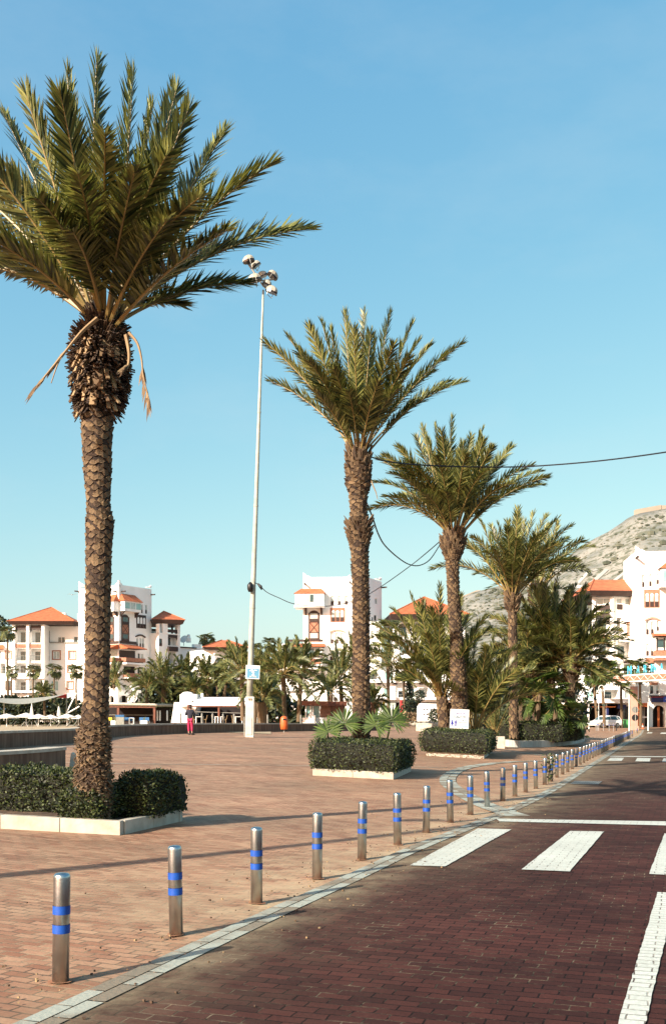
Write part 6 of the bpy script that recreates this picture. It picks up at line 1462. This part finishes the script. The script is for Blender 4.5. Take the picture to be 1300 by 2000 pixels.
# street lamps with curled heads, thin flag poles
for px, pyt, hook, lab in ((1168.5,1345,1,'white street lamp with a curled head in front of the shops'),(1149.5,1364,0,'thin white pole left of the curled street lamp'),(1228,1344,0,'thin white pole just left of the pink gate pillar'),(1265,1372,0,'thin white pole right of the orange doorway')):
    q = P(px, 1423, 121); t_ = thing('street_lamp' if hook else 'thin_pole', lab, 'street lamp' if hook else 'pole', q); b = MB(); tp = P(px, pyt, 121); b.tube([q-U3*.3, tp], [.06,.04], 7, M['whitepaint']); b.build('pole', t_)
    if hook:
        b = MB(); b.tube([tp+V((.32-.32*math.cos(w_), 0, .32*math.sin(w_)*1.2)) for w_ in [k/10*math.pi*1.25 for k in range(11)]], .035, 6, M['whitepaint']); b.build('curled_arm', t_); b = MB(); b.lathe(tp+V((.42,0,-.45)), [(.16,0),(.2,.08),(.1,.3),(.03,.36)], 10, M['metal']); b.build('lamp_head', t_)
        b = MB(); 
        for k in range(9): b.box(tp+V((.06,-.05,-1.9-.16*k)), .2, .03, .07, M['black'], 0)
        b.build('banner_stripe', t_)
# red banner, yellow sign, white block wall, hedge strip in the middle distance
q = P(782,1402,140); t_ = thing('banner', 'tall red banner beside a white pillar in the middle distance', 'banner', q); a_, c_ = P(780.5,1392,140), P(786,1392,140); b = MB(); b.obox(a_, c_-a_, V((0,.06,0)), U3*(24*140/F), M['red']); b.build('cloth', t_); b = MB(); b.tube([P(780,1410,140), P(780,1366,140)], .04, 6, M['metal']); b.build('pole', t_)
q = P(746,1410,130); t_ = thing('shop_sign', 'small yellow sign on a thin white pole right of the second palm', 'sign', q); b = MB(); b.tube([q, P(746,1358,130)], .05, 6, M['whitepaint']); b.build('pole', t_); b = MB(); a_ = P(747,1379.5,130); b.obox(a_, P(751.5,1379.5,130)-a_, V((0,.1,0)), U3*(8.5*130/F), M['yellow']); b.build('board', t_)
YW = 104; t_ = thing('block_wall', 'white wall pierced with small square holes left of the leaning short palm', 'wall', P(832,1406,YW)); b = MB(); a_ = P(814,1409,YW); c_ = P(854,1409,YW); b.prism([a_, c_, P(853,1375,YW), P(820,1374,YW), P(815,1380,YW)], V((0,.5,0)), M['white']); b.build('wall_body', t_); b = MB()
for x in (826.5,832.5,841,848):
    for y in (1387,1397): a_ = P(x,y,YW-.02); b.obox(a_, V((.13,0,0)), V((0,.05,0)), U3*.14, M['dark'])
b.build('square_hole', t_)
# ------------------------------------------------------------------ the hill and its fort wall
sky = [(560,1390),(700,1330),(800,1250),(860,1196),(900,1168),(925,1157),(960,1148),(1000,1138),(1050,1122),(1100,1095),(1130,1070),(1160,1052),(1185,1040),(1200,1030),(1215,1020),(1228,1010),(1245,1003),(1300,993),(1400,985),(1560,1010),(1800,1100),(2100,1250),(2400,1390)]
YH = 950.0
import mathutils.noise as mn
NX, NY_ = 150, 46; vs = []
for j in range(NY_):
    v = j/(NY_-1)
    for i in range(NX):
        px = 560+(2400-560)*(i/(NX-1))**1.25
        H_ = CH-(lin(sky, px)-HY)/F*YH
        y = 420+v*(YH-420) if v <= 1 else YH
        prof_ = (v**1.5)*.82+.18*v
        xw = (px-CX)/F*YH
        p = V((xw*(.72+.28*v) if 1 else xw, y, 0)); nz = mn.fractal(V((xw*.012, y*.012, 3.1)), 1.0, 2.0, 5)
        z = .3+(H_-.3)*prof_+nz*9*min(1, H_/40)*math.sin(math.pi*min(v, .999))
        vs.append(V((p.x, y, z if j < NY_-1 else max(H_, .3))))
for i in range(NX): q = vs[(NY_-1)*NX+i]; vs.append(V((q.x, YH+260, .2)))
b = MB(); b.raw(vs, [(j*NX+i, j*NX+i+1, (j+1)*NX+i+1, (j+1)*NX+i) for j in range(NY_) for i in range(NX-1)], mat('hill_ground', (.20,.215,.195), (.36,.35,.305), .035, .95, detail=10, contrast=(.38,.6)))
def hill_mat():
    m = M['hill'] = bpy.data.materials['hill_ground']; t = m.node_tree; N, L = t.nodes, t.links
    src = N['Principled BSDF'].inputs['Base Color'].links[0].from_socket
    tc = N.new('ShaderNodeTexCoord'); last = src
    for sc, pos, c in ((.16, .40, (.085,.095,.065)), (.055, .34, (.11,.115,.08)), (.5, .36, (.12,.115,.08))):
        vo = N.new('ShaderNodeTexNoise'); vo.inputs['Scale'].default_value = sc; vo.inputs['Detail'].default_value = 3
        L.new(tc.outputs['Object'], vo.inputs['Vector'])
        r = N.new('ShaderNodeValToRGB'); r.color_ramp.elements[0].position = pos; r.color_ramp.elements[1].position = pos+.07; r.color_ramp.elements[0].color = (1,1,1,1); r.color_ramp.elements[1].color = (0,0,0,1)
        L.new(vo.outputs['Fac'], r.inputs['Fac']); mx = N.new('ShaderNodeMixRGB'); L.new(r.outputs[0], mx.inputs[0]); L.new(last, mx.inputs[1]); mx.inputs[2].default_value = (*c, 1); last = mx.outputs[0]
    L.new(last, N['Principled BSDF'].inputs['Base Color'])
hill_mat(); hob = structure(b.build('hill', smooth=True))
t = thing('fort_wall', 'old sandy fortress wall along the crest of the hill', 'fortress wall', P(1270,1000,YH)); b = MB()
fw = [(1241,1003,995),(1252,1000,993),(1291,990,986),(1292,990,987),(1340,985,986),(1480,992,988)]
for (x0, y0, t0), (x1, y1, t1_) in zip(fw, fw[1:]):
    if x1-x0 > 2: b.prism([P(x0,y0+8,YH+2), P(x1,y1+8,YH+2), P(x1,t1_,YH+2), P(x0,t0,YH+2)], V((0,6,0)), M['fort'] if 'fort' in M else M.setdefault('fort', mat('fort_stone', (.42,.355,.28), (.52,.44,.35), .05, .95)))
b.build('rampart', t)
t = thing('small_fort', 'low sandy ruin on the hill shoulder behind the third palm', 'ruin', P(910,1165,YH)); b = MB()
b.prism([P(896,1172,YH+2), P(938,1162,YH+2), P(938,1153,YH+2), P(930,1153,YH+2), P(916,1159,YH+2), P(903,1164,YH+2), P(898,1164,YH+2)], V((0,6,0)), M['fort']); b.build('rampart', t)
# white stone letters laid on the slope: draped on the hill surface
from mathutils.bvhtree import BVHTree
bv = BVHTree.FromPolygons(vs, [(j*NX+i, j*NX+i+1, (j+1)*NX+i+1, (j+1)*NX+i) for j in range(NY_) for i in range(NX-1)])
def hillhit(px, py):
    o = V((0,0,CH)); d = (P(px,py,1000)-o).normalized(); h = bv.ray_cast(o, d); return (h[0] or P(px,py,800))-d*1.5
b = MB(); R2 = random.Random(5)
for k in range(5200):                                   # scrub dotted over the slope
    i, j = R2.uniform(20, 118), R2.uniform(12, NY_-2); i0, j0 = int(i), int(j); fi, fj = i-i0, j-j0
    c = (vs[j0*NX+i0]*(1-fi)+vs[j0*NX+i0+1]*fi)*(1-fj)+(vs[(j0+1)*NX+i0]*(1-fi)+vs[(j0+1)*NX+i0+1]*fi)*fj
    if mn.noise(V((c.x*.01, c.y*.006, 7))) < R2.uniform(-.5, .25): continue
    s = R2.uniform(.7, 1.7)*(1+1.2*(R2.random() < .12))
    b.ball(c+U3*s*.3, s*R2.uniform(.8, 1.5), s, s*R2.uniform(.5, .9), M['scrub'], 6, 3)
structure(b.build('hill_scrub'), 'stuff')
b = MB()
for quad in (((1124,1140),(1128,1143),(1152,1117),(1147,1114)),((1147,1118),(1152,1117),(1168,1113),(1163,1111)),((1143,1144),(1152,1146),(1189,1112),(1181,1111)),((1196,1133),(1203,1134),(1240,1104),(1238,1100)),((1212,1134),(1222,1134),(1242,1116),(1241,1108)),((1100,1144),(1138,1142),(1146,1148),(1104,1150)),((1146,1146),(1152,1150),(1158,1149),(1160,1143))):
    q = [V((*p, 0)) for p in quad]; n_ = 6
    g = [hillhit(*q[0].lerp(q[1], u/n_).lerp(q[3].lerp(q[2], u/n_), v/n_).xy) for v in range(n_+1) for u in range(n_+1)]
    b.raw(g, [(v*(n_+1)+u, v*(n_+1)+u+1, (v+1)*(n_+1)+u+1, (v+1)*(n_+1)+u) for v in range(n_) for u in range(n_)], M['greystone'])
tag(b.build('hillside_lettering'), 'huge white stone lettering laid out on the hill slope', 'lettering')
for k, px in enumerate((909,930,942.5,944.5,962,973)):
    py = lin([(900,1200),(980,1188)], px); q = hillhit(px, py); b = MB(); b.tube([q-U3*2, q+U3*8.5], .16, 5, M['metal']); tag(b.build('road_lamp_post', origin=q), 'faint lamp post on the hill road, %s from the left' % ORD[k], 'lamp post', 'lamp posts along the hill road')
# ------------------------------------------------------------------ palms and planting in the middle distance
def bush(name, label, c, rx, ry, rz, count, size, mt='bush', group=None, cat='shrub', trunk_h=0.0, cone=False):
    b = MB()
    for i in range(count):
        u = R.random(); a = R.uniform(0, 6.283); z = R.uniform(-1, 1); r_ = math.sqrt(max(0, 1-z*z))*(R.random()**.35)
        if cone: z = R.uniform(-1, 1); r_ = (1-z)*.5*(R.random()**.4)+.05
        k = 1+.22*math.sin(a*3+z*4)+.12*math.sin(a*7-z*6)
        p = c+V((rx*r_*k*math.cos(a), ry*r_*k*math.sin(a), rz*z))
        d = V((R.uniform(-1,1), R.uniform(-1,1), R.uniform(-.6,1))).normalized(); s = d.orthogonal().normalized(); l = size*R.uniform(.6, 1.4)
        b.raw([p, p+d*l*.5+s*l*.33, p+d*l, p+d*l*.5-s*l*.33], [(0,1,2,3)], M[mt])
    if not trunk_h: return tag(b.build(name, origin=c-U3*rz), label, cat, group)
    t = thing(name, label, cat, c-U3*(rz+trunk_h), group); b.build('crown', t); b = MB(); b.tube([c-U3*(rz+trunk_h), c], [.12,.07], 6, M['bark']); b.build('trunk', t); return t
# date palms behind the long wall, centre
g1 = 'date palms behind the wall at the foot of the centre tower'
for bp, ft, y, L, fill, hw, lab in [((553,1318),(556,1412),100,4.4,30,4.5,'date palm directly behind the orange bin'),((518,1322),(520,1416),106,3.8,26,3.5,'date palm just right of the mast'),((588,1312),(583,1410),104,4.4,30,4,'date palm right of the orange bin with a spreading crown'),
   ((472,1312),(474,1408),112,4.4,26,4,'date palm just left of the mast'),((510,1362),(512,1420),96,2.6,20,9,'stubby date palm with a fat trunk low beside the mast'),((500,1330),(497,1412),116,4.0,24,4,'date palm hidden partly by the mast'),
   ((665,1325),(668,1408),122,5.2,26,4,'date palm left of the second palm trunk above the brown kiosk'),((690,1295),(690,1400),128,5.0,22,4,'tall date palm behind the second palm trunk'),((757,1300),(759,1405),120,4.6,16,3,'slim date palm right of the second palm trunk'),((728,1372),(729,1412),112,2.4,16,3,'small date palm right of the second palm trunk'),((645,1352),(646,1405),116,3.6,20,5,'low date palm sitting over the brown kiosk roof')]:
    far_palm(bp, ft, y, L, [], fill, lab, hw=hw, lf=.7, lw=.12, pairs=34, scales=False, mt='leaf2', sep=False, drp=.3, emin=-.3, boot=False, r0=.04, group=g1, bend=.26)
g2 = 'date palms behind the beach bars'
for bp, ft, y, L, fill, hw, lab in [((320,1338),(320,1372),138,5.6,32,5,'bushy date palm with the widest crown behind the beach bar'),((362,1330),(360,1370),142,4.8,26,4,'date palm behind the white café chimney'),((404,1328),(404,1366),140,4.2,26,4,'date palm above the left part of the café awning'),((440,1335),(437,1365),138,4.2,24,3,'date palm above the right part of the café awning'),
   ((287,1345),(287,1376),136,3.4,18,3,'small date palm left of the widest crown behind the beach bar'),((222,1334),(222,1375),150,4.4,20,3,'date palm half hidden by the tallest palm trunk'),((378,1350),(378,1368),134,3.0,18,3,'low date palm between the café chimney and the awning palms'),((86,1358),(88,1405),165,2.9,18,2.5,'dark date palm above the shade sail'),((453,1300),(455,1360),150,4.6,18,3,'date palm in front of the flat orange roof')]:
    far_palm(bp, ft, y, L, [], fill, lab, hw=hw, lf=.7, lw=.13, pairs=32, scales=False, mt='leaf2', sep=False, drp=.28, emin=-.25, boot=False, r0=.04, group=g2, bend=.26)
g3 = 'slim fan palms in front of the left apartment wing'
for px, pyb, pyt, y, r_, lab in [(15,1400,1235,185,1.15,'tallest slim fan palm at the left edge of the photo'),(23,1402,1312,172,.95,'slim fan palm below the tallest one at the left edge'),(65,1400,1312,172,1.0,'slim fan palm left of the dark date palm above the shade sail'),(106,1398,1310,172,1.05,'slim fan palm between the two brick framed windows'),(149,1400,1312,172,1.05,'slim fan palm just left of the tallest date palm trunk'),(402,1372,1250,215,1.3,'distant fan palm against the sky left of the flat orange roof'),(526,1380,1258,215,1.2,'distant fan palm against the sky right of the mast'),(500,1380,1268,220,1.2,'distant fan palm showing above the crowns beside the mast'),
   (217,1400,1330,160,.9,'slim fan palm peeping out right of the tallest date palm trunk'),(424,1366,1318,138,.9,'slim fan palm over the middle of the café awning')]:
    fan_palm((px, px), pyb, pyt, y, lab, g3 if px < 200 else None, r=r_, count=18, L=r_*.95, hw=1.8 if px != 15 else 2.4, skirt=5, mt='leaf2')
for px, pyb, pyt, y, r_, lab in [(789,1408,1312,124,1.05,'slim fan palm before the white balcony block'),(758,1380,1230,150,1.4,'shaggy fan palm rising behind the second palm trunk'),(1179,1420,1312,128,1.35,'fan palm with drooping skirt left of the marina gate'),(1160,1420,1322,131,1.2,'leaning fan palm behind the curled street lamp'),(1250,1420,1310,132,1.3,'fan palm rising behind the marina letters'),(1213,1420,1322,134,1.1,'fan palm hidden behind the end of the gate beam')]:
    fan_palm((px+(5 if px == 1160 else 0), px-(3 if px in (1179,) else 0)), pyb, pyt, y, lab, None, r=r_, count=20, L=r_*.95, hw=2.8 if px > 1000 else 2.2, skirt=12 if px > 1000 else 6, mt='fan' if px > 1000 else 'leaf2')
# dark shrubs
sh = [((18,1392),172,5.5,2,2.6,900,'dark shrub bank under the left end of the shade sail'),((52,1393),173,4.5,2,2.4,800,'dark shrub bank behind the folded parasol under the sail'),((92,1391),173,4.5,2,2.6,800,'dark shrub bank right of the folded parasol'),((135,1392),173,3.5,2,2.2,600,'dark shrubs left of the tallest palm trunk'),
 ((318,1366),144,3.8,2,2.6,900,'dark shrub below the widest crown behind the beach bar'),((345,1372),143,3.0,2,2.6,700,'dark shrub just left of the café chimney'),((402,1362),146,4.5,2,2.2,800,'dark shrub bank above the café awning'),((445,1362),146,4.0,2,2.2,700,'dark shrub bank left of the mast'),
 ((536,1392),118,3.2,1.5,2.0,600,'dark shrub behind the orange bin'),((600,1404),114,2.2,1,1.0,300,'dark shrub beside the glass front of the kiosk'),((1030,1395),85,3.0,2,2.4,900,'deep shaded shrub at the heart of the palm island'),((1075,1385),86,3.6,2,3.0,1000,'deep shaded shrub behind the fan palm of the island'),((1010,1385),88,2.6,2,2.6,700,'shaded shrub left behind the fourth palm trunk'),((965,1405),80,2.0,1.5,1.6,500,'shaded shrub behind the yellowish young palm')]
for (px, py), y, rx, ry, rz, n, lab in sh: bush('shrub', lab, P(px, py, y), rx, ry, rz, n*2, .62 if y > 110 else .42, group=None)
bush('conifer', 'dark narrow conifer in front of the white balcony block', P(799,1362,126), 1.1, 1.1, 2.6, 900, .3, trunk_h=.4, cat='tree', cone=True)
bush('conifer', 'bushy dark conifer base right of the narrow conifer', P(803,1390,124), 1.5, 1.2, 1.3, 700, .3, trunk_h=.5, cat='tree')
bush('topiary', 'small ball clipped topiary tree beside the dark conifers', P(817.5,1361,122), .75, .75, .72, 500, .2, trunk_h=2.0, cat='tree')
for px, lab in ((794,'reddish low shrub at the foot of the dark conifers'),(812,'reddish low shrub beside the pierced white wall'),(848,'small dark plant before the pierced white wall')): bush('low_shrub', lab, P(px,1402 if px < 840 else 1399,112 if px < 840 else 98), 1.0 if px < 840 else .55, .6 if px < 840 else .4, .55, 260, .25, 'dry' if px < 840 else 'bush')
bush('dark_tree', 'dark tree at the left edge beside the orange pyramid roof', P(-2,1232,222), 2.6, 2.2, 3.0, 900, .6, trunk_h=12, cat='tree')
# ------------------------------------------------------------------ cables
def cable(name, label, pts, r_):
    b = MB(); b.tube(smooth_path([P(*p) for p in pts], 8), r_, 5, M['cable']); tag(b.build(name), label, 'cable')
cable('cable', 'black cable running from the second palm out to the right edge of the sky', [(722,892,Y2-.1),(760,902,Y2+1),(820,908,Y2+2),(900,911.5,Y2+2.5),(1000,912,Y2+2),(1080,908,Y2+1),(1180,899,Y2),(1300,883,Y2-2),(1500,850,Y2-6)], .022)
cable('cable', 'slack cable looping between the second and third palm', [(717,985,Y2-.1),(727,1010,Y2+1),(738,1042,Y2+3),(752,1066,Y2+5),(778,1090,Y2+9),(800,1103,Y2+12),(820,1104,Y2+14),(840,1092,Y2+16),(860,1062,Y3-.5)], .024)
cable('cable', 'thin cable sagging from the mast behind the second palm to the third palm', [(497,1138,YP-.2),(507,1143,YP),(520,1156,YP),(545,1168,YP-1),(577,1180,YP-2),(640,1184,YP-3),(700,1170,YP-4),(745,1145,YP-5),(800,1106,YP-6),(830,1082,Y3+.3),(858,1058,Y3-.4)], .024)
b = MB(); b.tube([P(503,1140,YP-.2), P(509,1146,YP-.2), P(511,1152,YP-.2)], [.05,.1,.04], 6, M['black']); tag(b.build('cable_clamp'), 'small dark clamp on the cable beside the mast', 'clamp')
# seagull far off
g = P(141,1162,120); b = MB()
for s in (-1, 1): b.raw([g, g+V((s*.32,0,.12)), g+V((s*.7,.05,.05)), g+V((s*.34,.16,.11))], [(0,1,2,3)], M['whitepaint'])
b.tube([g+V((-.05,-.22,0)), g+V((0,-.05,.02)), g+V((0,.1,.02)), g+V((.03,.25,0))], [.02,.06,.055,.01], 6, M['whitepaint']); tag(b.build('seagull'), 'tiny white seagull gliding left of the corner tower', 'bird')
# small litter: leaves and pebbles on the paving near the camera
b = MB()
for i in range(420):
    y = R.uniform(5.5, 22); x = kx(y)+(-abs(R.gauss(0, .9)) if R.random() < .6 else R.gauss(.3, .35))
    s = R.uniform(.006, .02); p = on(x, y, .014); a = R.uniform(0, 3)
    b.box(p, s, s*R.uniform(.5, 1), s*.7, M['dry' if R.random() < .5 else 'soil'], a)
structure(b.build('pebbles'), 'stuff')
# street lamp standing behind the photographer's left shoulder; its shadow crosses the plaza
q = on(-9.6, 4.45); t = thing('street_lamp', 'plain grey street lamp standing outside the left of the picture', 'street lamp', q); b = MB(); b.tube([q-U3*.2, q+U3*8.5], [.17,.12], 12, M['pole']); b.build('pole', t); b = MB(); b.tube([q+U3*8.4, q+V((-1.2,.2,8.7))], .04, 8, M['pole']); b.box(q+V((-1.4,.2,8.62)), .6, .25, .14, M['metal']); b.build('lamp_arm', t)
# ------------------------------------------------------------------ camera and daylight
cam = bpy.data.cameras.new('camera'); co = bpy.data.objects.new('camera', cam); COL.objects.link(co); S.camera = co
co.location = (0, 0, CH); co.rotation_euler = (rad(90), 0, 0)
cam.sensor_fit = 'HORIZONTAL'; cam.sensor_width = 36; cam.lens = 36*F/1300; cam.shift_y = (HY-1000)/1300; cam.shift_x = 0; cam.clip_end = 8000
cam.dof.use_dof = True; cam.dof.focus_distance = 16; cam.dof.aperture_fstop = 14
EL, AZ = rad(27), rad(225)
sun = bpy.data.lights.new('sun', 'SUN'); sun.energy = 5.0; sun.angle = rad(.6); sun.color = (1, .915, .78)
so = bpy.data.objects.new('sun', sun); COL.objects.link(so); so.location = (-20, -20, 30)
so.rotation_euler = V((-math.sin(AZ)*math.cos(EL), -math.cos(AZ)*math.cos(EL), -math.sin(EL))).to_track_quat('-Z', 'Y').to_euler()
w = bpy.data.worlds.new('World'); S.world = w; w.use_nodes = True
n = w.node_tree.nodes; sk = n.new('ShaderNodeTexSky'); sk.sky_type = 'NISHITA'; sk.sun_disc = False; sk.sun_elevation = EL; sk.sun_rotation = AZ
sk.altitude = 0; sk.air_density = 1.0; sk.dust_density = 1.0; sk.ozone_density = 1.0
sk.dust_density = 2.0; sk.ozone_density = 3.0
L = w.node_tree.links; se = n.new('ShaderNodeSeparateColor'); cb = n.new('ShaderNodeCombineColor'); L.new(sk.outputs[0], se.inputs[0])
for i, (g, k) in enumerate(((1.1, 1.46), (.7, 2.36), (.36, 3.36))):          # the warm-faded film look of the sky
    pw = n.new('ShaderNodeMath'); pw.operation = 'POWER'; pw.inputs[1].default_value = g; ml = n.new('ShaderNodeMath'); ml.operation = 'MULTIPLY'; ml.inputs[1].default_value = k
    L.new(se.outputs[i], pw.inputs[0]); L.new(pw.outputs[0], ml.inputs[0]); L.new(ml.outputs[0], cb.inputs[i])
tc = n.new('ShaderNodeTexCoord'); mp = n.new('ShaderNodeMapping'); mp.inputs['Scale'].default_value = (3.2, 3.2, 7.5); L.new(tc.outputs['Generated'], mp.inputs[0])
nz = n.new('ShaderNodeTexNoise'); nz.inputs['Scale'].default_value = 1.3; nz.inputs['Detail'].default_value = 7; nz.inputs['Roughness'].default_value = .6; L.new(mp.outputs[0], nz.inputs['Vector'])
mr = n.new('ShaderNodeMapRange'); mr.inputs['From Min'].default_value = .48; mr.inputs['From Max'].default_value = .8; mr.inputs['To Max'].default_value = .15; L.new(nz.outputs['Fac'], mr.inputs['Value'])
mx = n.new('ShaderNodeMixRGB'); mx.inputs[2].default_value = (4.9, 5.6, 5.8, 1); L.new(mr.outputs[0], mx.inputs[0]); L.new(cb.outputs[0], mx.inputs[1])      # thin high cloud
L.new(mx.outputs[0], n['Background'].inputs[0]); n['Background'].inputs[1].default_value = .0685
S.view_settings.view_transform = 'Standard'; S.view_settings.look = 'None'; S.view_settings.exposure = 1.15; S.view_settings.gamma = 1
S.cycles.max_bounces = 6; S.cycles.diffuse_bounces = 3; S.cycles.glossy_bounces = 3; S.cycles.transmission_bounces = 3; S.cycles.transparent_max_bounces = 4
S.cycles.use_denoising = True
